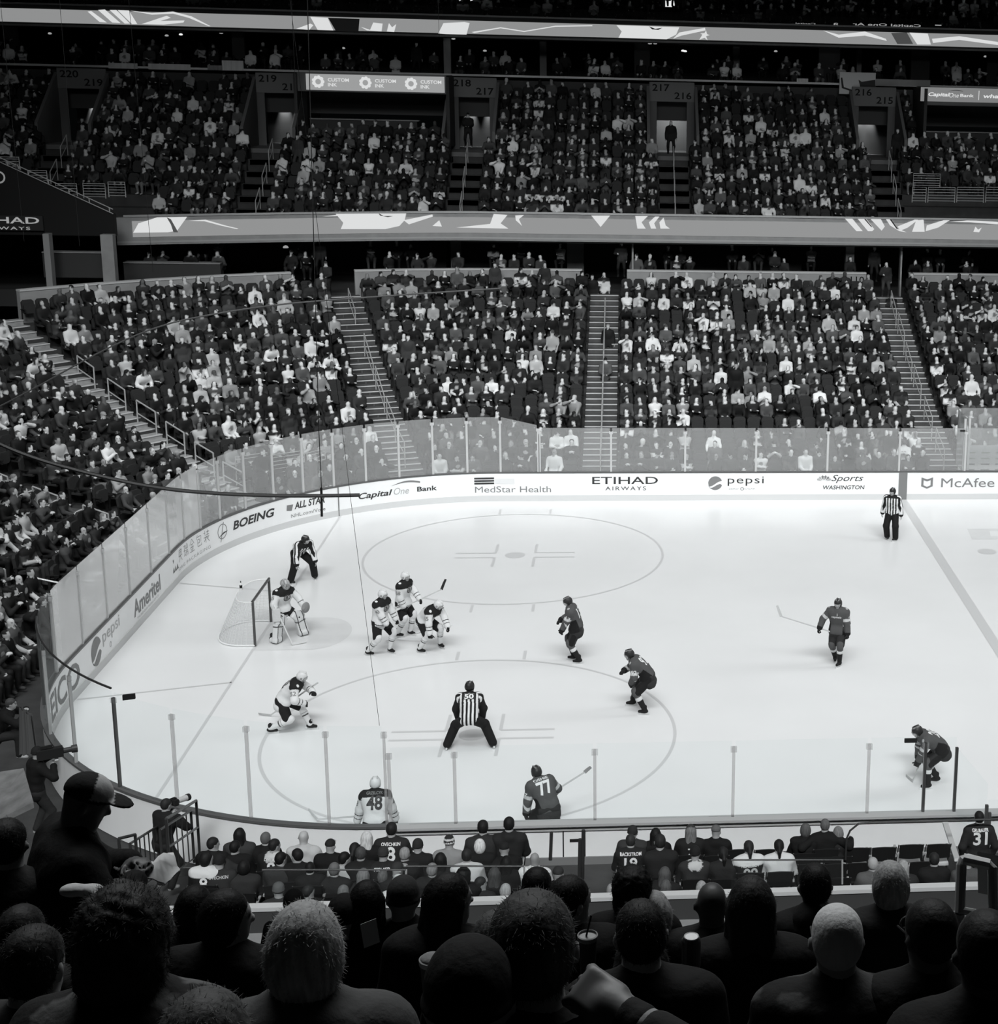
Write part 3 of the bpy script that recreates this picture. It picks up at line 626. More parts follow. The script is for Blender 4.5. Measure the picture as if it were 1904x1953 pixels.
for k, (c, n1, n2) in enumerate(VOMS):
    # doorway with side walls, header and glow from the corridor behind it
    zf = club_z(6) - .05; y0, y1 = club_y(6) - .3, 52.2
    mb = MB()
    for sgn in (-1, 1):
        x0 = c + sgn * 1.12; xa, xb = sorted((x0, x0 + sgn * .14))
        V = [(xa, y0, zf), (xb, y0, zf), (xb, y1, zf), (xa, y1, zf), (xa, y0, zf + 1.0), (xb, y0, zf + 1.0), (xb, y1, 14.1), (xa, y1, 14.1)]
        mb.add(V, [(0, 3, 2, 1), (4, 5, 6, 7), (0, 1, 5, 4), (1, 2, 6, 5), (2, 3, 7, 6), (3, 0, 4, 7)])
    mb.box((c - 1.12, y1 - .05, 13.35), (c + 1.12, y1 + .1, 14.3), 1)
    mb.box((c - 1.12, y1, zf), (c - .75, y1 + .1, 13.4)); mb.box((c + .75, y1, zf), (c + 1.12, y1 + .1, 13.4))
    mb.box((c - 1.2, y0, zf - .2), (c + 1.2, y1 + 3, zf)); mb.box((c - 1.3, y1 + 2.8, zf), (c + 1.3, y1 + 3.0, 13.6))
    tag(mb.build(f'door_{k + 1}', [M_vomwall, M_header]), f'club tier doorway {["at the far left", "left of the lit white sign", "right of the lit white sign", "with the dark figure inside", "below the grey banner"][k]}', None, None, 'structure')
    for j, (nm, dx, dz) in enumerate(((n1, -.55, .20), (n2, .55, -.18))):
        V, F = fit_text(nm, .85, .34, bold=.015); m = MB(); m.add([(c + dx + a, y1 - .06, 13.83 + dz + b) for a, b, _ in V], F)
        tag(m.build('section_number', M_black), f'{("upper left", "lower right")[j]} dark number {nm} on the doorway header {["at the far left", "left of the lit white sign", "right of the lit white sign", "with the dark figure inside", "below the grey banner"][k]}', 'sign')
    for w in ((-.35,), (-.4, .35), (-.45, .55), (0,), (-.3, .25))[k]:
        lab = f'small wall lamp in the doorway {["at the far left", "left of the lit white sign", "right of the lit white sign", "with the dark figure inside", "below the grey banner"][k]}' + (' on the left' if w < 0 else ' on the right' if w > 0 else '')
        yl_ = y1 + (2.70 if k != 3 else 1.5); m = MB(); m.lathe((c + w, yl_, 13.22), [(.01, .04), (.04, .03), (.045, -.02), (.01, -.03)], 10)
        tag(m.build('wall_lamp', M_lamp), lab, 'lamp')
        l = bpy.data.lights.new('wall_lamp_glow', 'SPOT'); l.energy = 520 if k == 0 else 260 if k != 3 else 190; l.spot_size = .8 if k != 3 else 2.4; l.spot_blend = 1; l.shadow_soft_size = .04; l.color = TINT
        o = bpy.data.objects.new('wall_lamp_glow', l); COL.objects.link(o); o.location = (c + w, yl_ - .06, 13.15); o.rotation_euler = Vector((0, .22 if k != 3 else .6, -1)).to_track_quat('-Z', 'Y').to_euler()
    # aisle stairs and rails below
    mb = MB()
    for i in range(6):
        for h in (0, 1):
            z = club_z(i) + h * .257; y = club_y(i) - .36 + h * .38; mb.box((c - .7, y, z - .25), (c + .7, y + .38, z + .01), 0); mb.box((c - .7, y - .02, z - .01), (c + .7, y + .02, z + .018), 1)
    tag(mb.build('floor', [M_tread, M_tread]), f'dark stairs of the club tier below doorway {n1}', None, None, 'structure')
    for j, i in enumerate((0, 2, 4)):
        handrail([(c + (0.0 if k in (2, 3) else .3), club_y(i) - .2, club_z(i)), (c + (0.0 if k in (2, 3) else .3), club_y(i + 1) - .05, club_z(i + 1))], f'thin steel handrail, {ordinal(j + 1)} from the bottom, below the doorway {["at the far left", "left of the lit sign", "right of the lit sign", "with a dark figure", "under the grey banner"][k]}', .022, None, True, 'club tier handrails', .95)
# open bays under the lit signs
for a, b, y, nm in ((-2.7, 4.25, 50.2, 'under the lit white sign'), (27.6, 34, 50.0, 'under the grey banner')):
    for lo, hi, mm, w in (((a, y, 11.0), (b, y + .12, 11.5), M_vomwall, 'front parapet'), ((a, y - .04, 11.5), (b, y + .2, 11.6), MATS.get('bay_ledge') or mat('bay_ledge', .5, .6), 'pale ledge'), ((a, y, 13.5), (b, 53, 14.38), M_vomwall, 'wall above'), ((a - .15, y - .2, 11), (a, 53, 14.3), M_walldark, 'left side wall'), ((b, y - .2, 11), (b + .15, 53, 14.3), M_walldark, 'right side wall'), ((a, y + .2, 11.0), (b, 53, 11.06), M_walldark, 'floor')):
        mb = MB(); mb.box(lo, hi); tag(mb.build('floor' if w == 'floor' else 'wall_bay', mm), f'{w} of the open bar bay {nm}', None, None, 'structure')
    r = tag(empty('bar_counter', ((a + b) / 2, y + 1.4, 12.2)), f'dark bar counter inside the bay {nm}', 'counter'); m = MB(); m.box((a + .3, y + 1.3, 11.06), (b - 1.6, y + 1.7, 12.13)); m.build('body', M_walldark, r); m = MB(); m.box((a + .25, y + 1.25, 12.15), (b - 1.5, y + 1.75, 12.2)); m.build('top', M_wall, r); localise(r)
# lit sign with three flower emblems and words
sg = tag(empty('lit_sign', (.73, 51.4, 13.9)), 'long lit grey sign with three round flower emblems and words', 'sign')
ys = 50.1
c0 = aty(583, 140, ys); c1 = aty(848, 177, ys)
m = MB(); m.box((c0[0], ys, c1[2]), (c1[0], ys + .15, (c0[2] + aty(848, 147, ys)[2]) / 2)); m.build('panel', emis('sign_grey', lin(150)), sg)
mz = (c0[2] + c1[2]) / 2 + .01; mb = MB()
for j in range(3):
    ex = aty((607, 697, 784)[j], 156, ys)[0]; 
    for q in range(9):
        a = 2 * np.pi * q / 9; V, F = disc(.088, 10, None, 0, 2 * np.pi, ex + .21 * math.cos(a), mz + .21 * math.sin(a)); mb.add([(x, ys - .012, z) for x, z, _ in V], [f[::-1] for f in F])
    V, F = disc(.20, 24, .13, 0, 2 * np.pi, ex, mz); mb.add([(x, ys - .014, z) for x, z, _ in V], F)
    for w, dz, wd in (('CUSTOM', .10, .98), ('INK', -.13, .42)):
        V, F = fit_text(w, wd, .16, bold=.02); mb.add([(ex + .45 + wd / 2 + x, ys - .012, mz + dz + z) for x, z, _ in V], F)
mb.build('emblem_and_words', M_ledw, sg); localise(sg)
sg = tag(empty('lit_sign', (30, 50, 13.9)), 'grey banner sign with white slanted bank name at the right edge', 'sign')
ys = 49.9; c0 = aty(1758, 166, ys); c1 = aty(1758, 193, ys)
m = MB(); m.box((c0[0], ys, c1[2]), (34, ys + .15, c0[2])); m.build('panel', emis('banner_grey', lin(120)), sg)
mb = MB(); mz = (c0[2] + c1[2]) / 2 - .02
for w, u0, u1, h, kk in (('Capital', 1771, 1812, .24, dict(bold=.03, shear=.2)), ('One', 1811, 1829, .22, dict(shear=.25)), ('Bank', 1832, 1858, .15, dict(bold=.02)), ("what's", 1876, 1921, .2, dict(bold=.03, shear=.15))):
    a, b = aty(u0, 182, ys)[0], aty(u1, 182, ys)[0]; V, F = fit_text(w, b - a, h, **kk); mb = MB(); mb.add([((a + b) / 2 + x, ys - .012, mz + z) for x, z, _ in V], F); mb.build('word', M_ledw, sg)
mb = MB(); mb.box((aty(1867, 182, ys)[0], ys - .012, mz - .2), (aty(1868, 182, ys)[0], ys, mz + .25)); mb.build('divider', M_ledw, sg)
mb = MB(); V, F, _m = swoosh(aty(1822, 172, ys)[0], mz + .18, .8, .16, None); mb.add([(x, ys - .013, z) for x, z, _ in V], F); mb.build('swoosh', M_ledd, sg); localise(sg)
# railings at the front of the club tier, left corner and right end
for k, (u0, u1, v0, v1, y) in enumerate(((108, 148, 378, 350, 41.5), (160, 202, 378, 350, 41.5), (208, 240, 376, 347, 41.5), (57, 91, 352, 325, 41.5), (-6, 38, 325, 299, 41.5), (1740, 1766, 386, 357, 44.6), (1770, 1821, 386, 357, 44.6), (1825, 1876, 386, 357, 44.6), (1880, 1925, 386, 357, 44.6), (1742, 1793, 356, 331, 46.3))):
    a = aty(u0, v0, y); b = aty(u1, v0, y); t = aty(u0, v1, y); rail_panel((a[0], y, a[2]), (b[0], y, a[2]), 0, t[2] - a[2], 5, f'grey barred railing panel at the {"left" if k < 5 else "right"} of the club tier, {ordinal(k % 5 + 1)}', None, .02, 'railing_panel', 'club tier railings')
# left corner parapet: a dark raking wall with rails and a lit word below it
pa, pb = aty(-140, 246, 41.2), aty(217, 409, 41.2); zb = 7.45
par = tag(empty('wall_raking', (pa[0], 41.2, zb)), 'black raking parapet at the left corner', None, None, 'structure')
m = MB(); 
V = [(pa[0], 41.2, zb - 0), (pb[0], 41.2, zb - 0), (pb[0], 41.2, pb[2]), (pa[0], 41.2, pa[2])]; V += [(x, y + .3, z) for x, y, z in V]
m.add(V, [(0, 1, 2, 3), (7, 6, 5, 4), (0, 4, 5, 1), (1, 5, 6, 2), (2, 6, 7, 3), (3, 7, 4, 0)]); m.build('wall_face', M_black, par); localise(par)
b0 = np.array(pa); b1 = np.array(pb); rr = tag(empty('handrail', pb), 'pale double rail along the top of the black raking parapet', 'handrail')
for nm, dz in (('top_rail', .22), ('lower_rail', .03)):
    m = MB(); m.tube([b0 + (0, -.05, dz), b1 + (0, -.05, dz)], .022, 6); m.build(nm, M_caplight, rr)
for f in np.linspace(.1, .98, 9): m = MB(); p = b0 + (b1 - b0) * f; m.tube([p + (0, -.05, .02), p + (0, -.05, .22)], .025, 6); m.build('bracket', M_caplight, rr)
localise(rr)
# airline sign on the parapet
sg = tag(empty('wall_sign', (-12, 41.1, 8)), 'dark sign with pale wide letters under the black parapet', 'sign')
a, b = aty(-125, 409, 41.1), aty(84, 440, 41.1); m = MB(); m.box((a[0], 41.05, b[2]), (b[0], 41.15, a[2])); m.build('panel', mat('sign_dark', .03, .7), sg)
mb = MB()
for w, u0, u1, v, h, kk in (('ETIHAD', -62, 74, 419, .27, dict(bold=.015)), ('AIRWAYS', -40, 57, 434.5, .13, dict(bold=.01, spacing=1.25))):
    p, q_ = aty(u0, v, 41), aty(u1, v, 41); V, F = fit_text(w, q_[0] - p[0], h, **kk); mb = MB(); mb.add([((p[0] + q_[0]) / 2 + x, 41.03, p[2] + z) for x, z, _ in V], F); mb.build('word', MATS.get('sign_words') or emis('sign_words', lin(150)), sg)
mb = MB(); p = aty(-2, 338, 41.2); V, F = disc(.26, 24, .19, 0, 2 * np.pi, p[0], p[2]); mb.add([(x, 41.18, z) for x, z, _ in V], F); mb.build('ring', emis('sign_ring', lin(120)), sg); localise(sg)

# ---- suites, upper ribbon and upper deck
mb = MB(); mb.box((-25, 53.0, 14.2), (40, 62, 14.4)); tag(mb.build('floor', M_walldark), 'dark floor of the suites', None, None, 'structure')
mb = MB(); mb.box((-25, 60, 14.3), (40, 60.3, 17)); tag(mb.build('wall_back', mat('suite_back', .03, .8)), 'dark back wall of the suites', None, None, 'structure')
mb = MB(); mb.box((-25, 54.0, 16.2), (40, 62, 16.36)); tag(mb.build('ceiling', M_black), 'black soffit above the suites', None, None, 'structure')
for k, (u, w, y, m) in enumerate(((853, .35, 54.6, M_wall), (1583, 1.1, 55, M_walldark), (645, .35, 57, M_walldark), (1222 / 1 * 0 + 1036, .35, 57, M_wall), (1225, .8, 55.5, M_walldark), (1405, .35, 57, M_wall), (1757, 1.0, 56, M_walldark), (1640, .25, 57, M_wall), (455, .6, 55, M_walldark), (238, .35, 57, M_walldark), (22, .6, 55, M_walldark), (1895, .6, 56, M_walldark))):
    x = aty(u, 100, y)[0]; m_ = MB(); m_.box((x - w / 2, y, 14.3), (x + w / 2, y + .3, 16.25)); tag(m_.build('pillar', m), f'{"grey" if m is M_wall else "dark"} pillar between the suites, {ordinal(k + 1)}', 'pillar', None, 'structure')
for k, (u, v, y) in enumerate(((1303, 97, 57), (1307, 98, 57), (1566, 92, 56), (318, 68, 57), (345, 66, 57), (422, 63, 57), (482, 62, 57), (655, 92, 58), (925, 97, 58), (1880, 108, 57), (1480, 98, 58), (95, 64, 57), (1250, 83, 54.3), (865, 74, 54.3), (1240, 83, 54.3))):
    p = aty(u, v, y); m = MB(); m.lathe((p[0], y, p[2]), [(.02, .06), (.08, .04), (.10, -.02), (.02, -.04)], 10); tag(m.build('ceiling_lamp', M_lamp if k in (0, 1, 2, 4) else M_lampdim), f'small glowing lamp inside the suites, {ordinal(k + 1)}', 'lamp')
for k, (u0, u1, v0, v1, m, lab) in enumerate(((207, 262, 131, 121, M_white, 'white sheet draped on the suite ledge at the left'), (283, 363, 133, 123, M_white, 'longer white sheet on the suite ledge at the left'), (396, 424, 134, 125, mat('sheet_grey', .3, .7), 'small grey sheet beside the white banner'), (424, 464, 135, 116, M_white, 'white banner with a dark shape on the suite ledge'), (1660, 1775, 163, 153, mat('sheet_dim', .4, .7), 'long pale sheet on the ledge right of the poster'), (1520, 1542, 157, 150, M_white, 'small white card on the suite ledge'))):
    a, b = aty(u0, v0, 52.8), aty(u1, v1, 52.8); m_ = MB(); n = 14; A = []; B = []
    for q in np.linspace(0, 1, n): yy = 52.8 + .015 * math.sin(q * 23); A.append((a[0] + (b[0] - a[0]) * q, yy, a[2] + .02)); B.append((a[0] + (b[0] - a[0]) * q, yy + .02, b[2]))
    m_.strip(A, B); m_.strip([(x, y + .02, z) for x, y, z in A], [(x, y + .02, z) for x, y, z in B]); tag(m_.build('banner_sheet', m), lab, 'banner')
pb_ = tag(empty('poster_board', tuple(aty(1637, 160, 52.4))), 'large poster with white and dark halves above the doorway', 'poster')
a, b = aty(1601, 179, 52.4), aty(1671, 139, 52.4); m = MB(); m.box((a[0], 52.4, a[2]), (b[0], 52.5, b[2])); m.build('panel', M_white, pb_)
m = MB(); q = [aty(u, v, 52.39) for u, v in ((1638, 152), (1644, 156), (1670, 152), (1670, 178), (1650, 178), (1642, 170))]; m.add(q, [tuple(range(6))]); q = [aty(u, v, 52.39) for u, v in ((1604, 148), (1607, 148), (1610, 166), (1628, 172), (1626, 175), (1606, 168))]; m.add(q, [tuple(range(6))]); m.build('printed_shape', M_walldark, pb_); localise(pb_)
ru = tag(empty('led_ribbon_board', (12, 54, 16.4)), 'long grey electronic ribbon board below the upper deck', 'LED board')
m = MB(); m.box((-24, 54.0, 16.22), (40, 54.4, 17.3)); m.build('housing', M_walldark, ru)
def rz2(x): return .16 * (x - 7) / 25
def up_strip(name, mt, z0, z1, y0, y1):
    m = MB(); V = []
    for x in (-24, 40): V += [(x, y0, z0 + rz2(x) * 0), (x, y0, z1), (x, y1, z1), (x, y1, z0)]
    m.add(V, [(0, 1, 2, 3), (7, 6, 5, 4), (0, 4, 5, 1), (1, 5, 6, 2), (2, 6, 7, 3), (3, 7, 4, 0)]); return m.build(name, mt, ru)
up_strip('screen', M_led, 16.42, 17.06, 53.97, 54.0); up_strip('cap_rail', M_caplight, 17.26, 17.34, 53.9, 54.05); up_strip('lower_trim', M_wall, 16.24, 16.34, 53.95, 54.0)
yu = 53.96
G2 = [([(167, 22), (174, 21), (204, 43), (190, 42)], M_ledw), ([(187, 19), (200, 18), (230, 44), (214, 43)], M_ledw), ([(209, 19), (222, 19), (248, 45), (238, 45)], M_ledw), ([(224, 19), (246, 20), (262, 46), (252, 46)], M_ledw),
 ([(270, 46), (318, 30), (326, 34), (306, 40), (352, 39), (350, 43), (312, 47)], M_ledw), ([(247, 20), (290, 25), (330, 22), (365, 31), (402, 50), (398, 50), (360, 34), (330, 26), (290, 28)], M_ledw),
 ([(592, 32), (625, 34), (636, 58), (606, 57)], M_ledw), ([(565, 55), (592, 45), (598, 48), (590, 57)], M_ledw), ([(626, 34), (686, 36), (684, 59), (640, 58)], M_ledb),
 ([(688, 51), (706, 57), (712, 43), (730, 45), (728, 60), (700, 58)], M_ledw), ([(738, 60), (742, 44), (748, 52), (756, 46), (752, 61)], M_ledw), ([(836, 64), (846, 44), (886, 42), (896, 44), (890, 66), (852, 65)], M_ledw),
 ([(900, 61), (955, 52), (1000, 59), (1060, 49), (1130, 48), (1130, 50), (1060, 51), (1000, 61), (955, 54), (905, 63)], M_ledw),
 ([(1176, 48), (1296, 52), (1290, 66), (1272, 75), (1180, 72), (1186, 60)], M_ledw), ([(1238, 50), (1250, 55), (1264, 53), (1256, 57), (1244, 56)], M_ledb), ([(1284, 74), (1296, 62), (1345, 53), (1346, 58), (1300, 68)], M_ledw), ([(1334, 76), (1340, 66), (1336, 64), (1344, 63), (1347, 58), (1349, 65), (1354, 67), (1347, 69), (1350, 77), (1344, 72)], M_ledw),
 ([(1570, 58), (1600, 66), (1650, 60), (1690, 74), (1692, 78), (1650, 68), (1600, 72)], M_ledw), ([(1700, 63), (1730, 62), (1742, 84), (1712, 84)], M_ledd), ([(1735, 62), (1770, 64), (1776, 85), (1750, 85)], M_ledw), ([(1778, 74), (1830, 69), (1904, 80), (1904, 86), (1830, 76), (1780, 82)], M_ledw)]
for pts, mt in px_shapes(G2, yu):
    mb = MB(); mb.add([(x, yu if mt is M_ledw else yu - .004, z) for x, z in pts], [tuple(range(len(pts)))]); mb.build('screen_graphic', mt, ru)
localise(ru)
NU = 8
mb = MB()
for i in range(NU): y = 55.0 + .8 * i; mb.box((-26, y, 16.4), (42, y + .8, 17.0 + .55 * i))
tag(mb.build('floor', M_tread), 'steep dark terraces of the upper deck', None, None, 'structure')
for k, (u, v, w, h) in enumerate(((889, 0, .75, .45), (1283, 10, .75, .72), (877, 0, .3, .35))):
    p = aty(u, v, 57.4); m = MB(); m.box((p[0] - w / 2, 57.35, p[2] - h / 2), (p[0] + w / 2, 57.5, p[2] + h / 2)); tag(m.build('lit_screen', emis('screen_white', .78)), f'bright white screen among the upper deck seats, {["middle one", "right one with grid", "small one beside it"][k]}', 'screen')
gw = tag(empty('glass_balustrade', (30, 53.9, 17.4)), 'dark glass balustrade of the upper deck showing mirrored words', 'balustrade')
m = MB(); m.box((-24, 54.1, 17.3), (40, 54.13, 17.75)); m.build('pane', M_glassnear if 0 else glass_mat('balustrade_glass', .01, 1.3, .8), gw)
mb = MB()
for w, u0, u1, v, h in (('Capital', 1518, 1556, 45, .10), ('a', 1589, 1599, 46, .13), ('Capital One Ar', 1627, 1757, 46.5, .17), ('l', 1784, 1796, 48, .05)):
    a, b = aty(u0, v, 54.08), aty(u1, v, 54.08); V, F = fit_text(w, b[0] - a[0], h, bold=.01); mb = MB(); mb.add([((a[0] + b[0]) / 2 - x, 54.085, a[2] + z) for x, z, _ in V], F); mb.build('mirrored_word', MATS.get('reflected_words') or emis('reflected_words', lin(150)), gw)  # reflections of lettering, built as glowing reversed words on the pane
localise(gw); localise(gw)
for k, (x0, x1) in enumerate(((-26, -25.7),)):
    m = MB(); m.box((-26, 20, -1), (-25.7, 62, 24)); tag(m.build('wall_left', M_black), 'dark wall closing the hall at the left', None, None, 'structure')
m = MB(); m.box((-26, 62, 14), (42, 62.3, 24)); tag(m.build('wall_rear', M_black), 'dark wall behind the upper deck', None, None, 'structure')

mb = MB(); mb.box((-60, -60, 29.0), (80, 75, 29.4)); tag(mb.build('ceiling', M_black), 'black roof high over the hall', None, None, 'structure')
# =================================================================== FIGURES: smooth-union distance fields meshed with surface nets
def A_(*v): return np.array(v, float)
def nrm(v): v = np.asarray(v, float); return v / (np.linalg.norm(v) + 1e-12)
class Cone:
    def __init__(s, a, b, ra, rb, lab=0, k=.03): s.a, s.b, s.ra, s.rb, s.lab, s.k = A_(*a), A_(*b), ra, rb, lab, k; r = max(ra, rb); s.lo = np.minimum(s.a, s.b) - r; s.hi = np.maximum(s.a, s.b) + r
    def d(s, p):
        ab = s.b - s.a; t = np.clip(((p - s.a) @ ab) / (ab @ ab + 1e-12), 0, 1)
        return np.linalg.norm(p - s.a - t[..., None] * ab, axis=-1) - (s.ra + (s.rb - s.ra) * t)
    def t(s, p): ab = s.b - s.a; return ((p - s.a) @ ab) / (ab @ ab + 1e-12)
class Ell:
    def __init__(s, c, r, R=None, lab=0, k=.03): s.c, s.r, s.R, s.lab, s.k = A_(*c), A_(*r), (np.eye(3) if R is None else np.array(R)), lab, k; m = np.abs(s.R) @ s.r; s.lo, s.hi = s.c - m, s.c + m
    def d(s, p):
        q = (p - s.c) @ s.R; k0 = np.linalg.norm(q / s.r, axis=-1); k1 = np.linalg.norm(q / s.r ** 2, axis=-1); return k0 * (k0 - 1) / (k1 + 1e-9)
class RBox:
    def __init__(s, c, h, R=None, r=.01, lab=0, k=.01): s.c, s.h, s.R, s.r, s.lab, s.k = A_(*c), A_(*h), (np.eye(3) if R is None else np.array(R)), r, lab, k; m = np.abs(s.R) @ s.h; s.lo, s.hi = s.c - m, s.c + m
    def d(s, p):
        q = np.abs((p - s.c) @ s.R) - (s.h - s.r); return np.linalg.norm(np.maximum(q, 0), axis=-1) + np.minimum(q.max(-1), 0) - s.r
EDGES = [(a, b) for a in range(8) for b in range(a + 1, 8) if bin(a ^ b).count('1') == 1]
OFF8 = np.array([[(c >> 0) & 1, (c >> 1) & 1, (c >> 2) & 1] for c in range(8)])
def sdf_mesh(prims, res, cut=()):
    lo = np.min([p.lo for p in prims], 0) - 3 * res; hi = np.max([p.hi for p in prims], 0) + 3 * res
    n = np.ceil((hi - lo) / res).astype(int) + 1
    if n.prod() > 6e6: raise ValueError(f'grid {n} {lo} {hi}')
    f = np.full(n, 1.0); dm = np.full(n, 9.0); lab = np.zeros(n, np.int16)
    ax = [lo[i] + res * np.arange(n[i]) for i in range(3)]
    def block(p):
        m = p.k + 2.5 * res; i0 = np.clip(np.floor((p.lo - m - lo) / res).astype(int), 0, n); i1 = np.clip(np.ceil((p.hi + m - lo) / res).astype(int) + 1, 0, n)
        if (i1 <= i0).any(): return None, None
        sl = tuple(slice(a, b) for a, b in zip(i0, i1))
        return sl, np.stack(np.meshgrid(*[ax[i][sl[i]] for i in range(3)], indexing='ij'), -1)
    for p in prims:
        sl, P = block(p); d = p.d(P); g = f[sl]; k = p.k
        h = np.maximum(k - np.abs(g - d), 0) / k; f[sl] = np.minimum(g, d) - h * h * k * .25
        better = d < dm[sl]; dm[sl] = np.where(better, d, dm[sl]); lab[sl] = np.where(better, p.lab, lab[sl])
    for p in cut:
        sl, P = block(p)
        if sl is None: continue
        d = -p.d(P); f[sl] = np.maximum(f[sl], d)
    s = f < 0; c = sum(s[a:n[0] - 1 + a, b:n[1] - 1 + b, e:n[2] - 1 + e].astype(np.int8) for a in (0, 1) for b in (0, 1) for e in (0, 1))
    act = (c > 0) & (c < 8); idx = np.argwhere(act); vid = np.full(act.shape, -1, np.int64); vid[act] = np.arange(len(idx))
    F8 = np.stack([f[idx[:, 0] + o[0], idx[:, 1] + o[1], idx[:, 2] + o[2]] for o in OFF8], 1)
    acc = np.zeros((len(idx), 3)); cnt = np.zeros(len(idx))
    for a, b in EDGES:
        fa, fb = F8[:, a], F8[:, b]; m = (fa < 0) != (fb < 0); t = np.where(m, fa / np.where(m, fa - fb, 1), 0)
        acc += m[:, None] * (OFF8[a] + t[:, None] * (OFF8[b] - OFF8[a])); cnt += m
    V = (idx + acc / cnt[:, None]) * res + lo
    D8 = np.argmin(np.abs(F8), 1); o = OFF8[D8]; L = lab[idx[:, 0] + o[:, 0], idx[:, 1] + o[:, 1], idx[:, 2] + o[:, 2]]
    Q = []
    for a in range(3):
        b, e = (a + 1) % 3, (a + 2) % 3; sa = [slice(None)] * 3; sb = [slice(None)] * 3; sa[a] = slice(0, -1); sb[a] = slice(1, None)
        df = s[tuple(sa)] != s[tuple(sb)]; g = np.argwhere(df); g = g[(g[:, b] > 0) & (g[:, e] > 0) & (g[:, b] < n[b] - 1) & (g[:, e] < n[e] - 1)]
        eb = np.zeros(3, int); eb[b] = 1; ee = np.zeros(3, int); ee[e] = 1
        q = np.stack([vid[tuple((g - x).T)] for x in (eb + ee, ee, eb * 0, eb)], 1)
        ins = s[tuple(g.T)]; q = np.where(ins[:, None], q, q[:, ::-1]); Q.append(q)
    F = np.concatenate(Q); F = F[(F >= 0).all(1)]
    return V, F, L
def basis(fwd, up):
    f = nrm(fwd); u = nrm(np.asarray(up, float) - f * (f @ np.asarray(up, float))); r = np.cross(f, u); return np.stack([r, f, u], 1)   # columns right, forward, up
def ik(a, c, l1, l2, pole):
    a, c = np.asarray(a, float), np.asarray(c, float); v = c - a; d = np.linalg.norm(v); d = min(max(d, .05), (l1 + l2) * .999); u = nrm(v)
    x = (l1 * l1 - l2 * l2 + d * d) / (2 * d); h = math.sqrt(max(l1 * l1 - x * x, 0)); p = np.asarray(pole, float); p = nrm(p - u * (p @ u))
    return a + u * x + p * h, a + u * d
def pose(base, head, hip=(0, 0, .93), lean=0, side=0, twist=0, hy=0, hp=0, hr=0, L=None, R=None, fl=(-.14, 0, .09), fr=(.14, 0, .09), tl=-8, tr=8, sc=1.0, sw=.20, hw=.10, armL=(-.6, -.7, -.3), armR=(.6, -.7, -.3), kneeL=(-.15, 1, .2), kneeR=(.15, 1, .2), ua=.30, fa=.27, th=.45, shn=.45, spine=.52, curve=.5):
    """joints of a figure. local axes: x to its right, y forward, z up; head = heading in degrees (0 faces +x of the hall, 90 faces +y)"""
    c, s = math.cos(math.radians(head)), math.sin(math.radians(head)); f = A_(c, s, 0); r = A_(s, -c, 0); u = A_(0, 0, 1)
    B = np.stack([r, f, u], 1); base = np.asarray(base, float)
    W_ = lambda p: base + B @ (np.asarray(p, float) * sc)
    D_ = lambda v: B @ np.asarray(v, float)
    J = {'f': f, 'r': r, 'sc': sc}
    def updir(lean, side): a, b = math.radians(lean), math.radians(side); return nrm(A_(math.sin(b), math.sin(a), math.cos(a) * math.cos(b)))
    up1 = updir(lean * (1 - curve * .4), side * .7); up2 = updir(lean * (1 + curve * .35), side * 1.3)
    J['pel'] = W_(hip); J['waist'] = J['pel'] + D_(up1) * spine * .45 * sc; J['chest'] = J['waist'] + D_(up2) * spine * .40 * sc; J['neck'] = J['chest'] + D_(up2) * spine * .22 * sc
    J['up'] = D_(up2); t = math.radians(twist); rs = nrm(r * math.cos(t) + f * math.sin(t)); rs = nrm(rs - J['up'] * (rs @ J['up']) * .6); J['rs'] = rs; J['fs'] = nrm(np.cross(J['up'], rs))
    J['shL'] = J['neck'] - J['up'] * .07 * sc - rs * sw * sc; J['shR'] = J['neck'] - J['up'] * .07 * sc + rs * sw * sc
    J['hpL'] = J['pel'] - r * hw * sc - u * .03 * sc; J['hpR'] = J['pel'] + r * hw * sc - u * .03 * sc
    # head looks along its own direction
    a = math.radians(head + hy); e = math.radians(hp); hf = A_(math.cos(a) * math.cos(e), math.sin(a) * math.cos(e), -math.sin(e)); hu = A_(0, 0, 1.) + J['up'] * .35 + r * math.sin(math.radians(hr))
    J['HB'] = basis(hf, hu); J['head'] = J['neck'] + nrm(J['up'] + u * .6) * .105 * sc + J['HB'][:, 2] * .055 * sc + J['HB'][:, 1] * .02 * sc
    for sd, tgt, pole, sh in (('L', L, armL, J['shL']), ('R', R, armR, J['shR'])):
        if tgt is None: tgt = ((-1 if sd == 'L' else 1) * .26, .05, .0); tgt = np.array(tgt) + (0, 0, (sh[2] - base[2]) / sc - .52)
        J['el' + sd], J['wr' + sd] = ik(sh, W_(tgt), ua * sc, fa * sc, D_(pole))
    for sd, ft, pole, ta, hpj in (('L', fl, kneeL, tl, J['hpL']), ('R', fr, kneeR, tr, J['hpR'])):
        J['kn' + sd], J['an' + sd] = ik(hpj, W_(ft), th * sc, shn * sc, D_(pole))
        q = math.radians(head - ta); J['ft' + sd] = A_(math.cos(q), math.sin(q), 0)
    return J
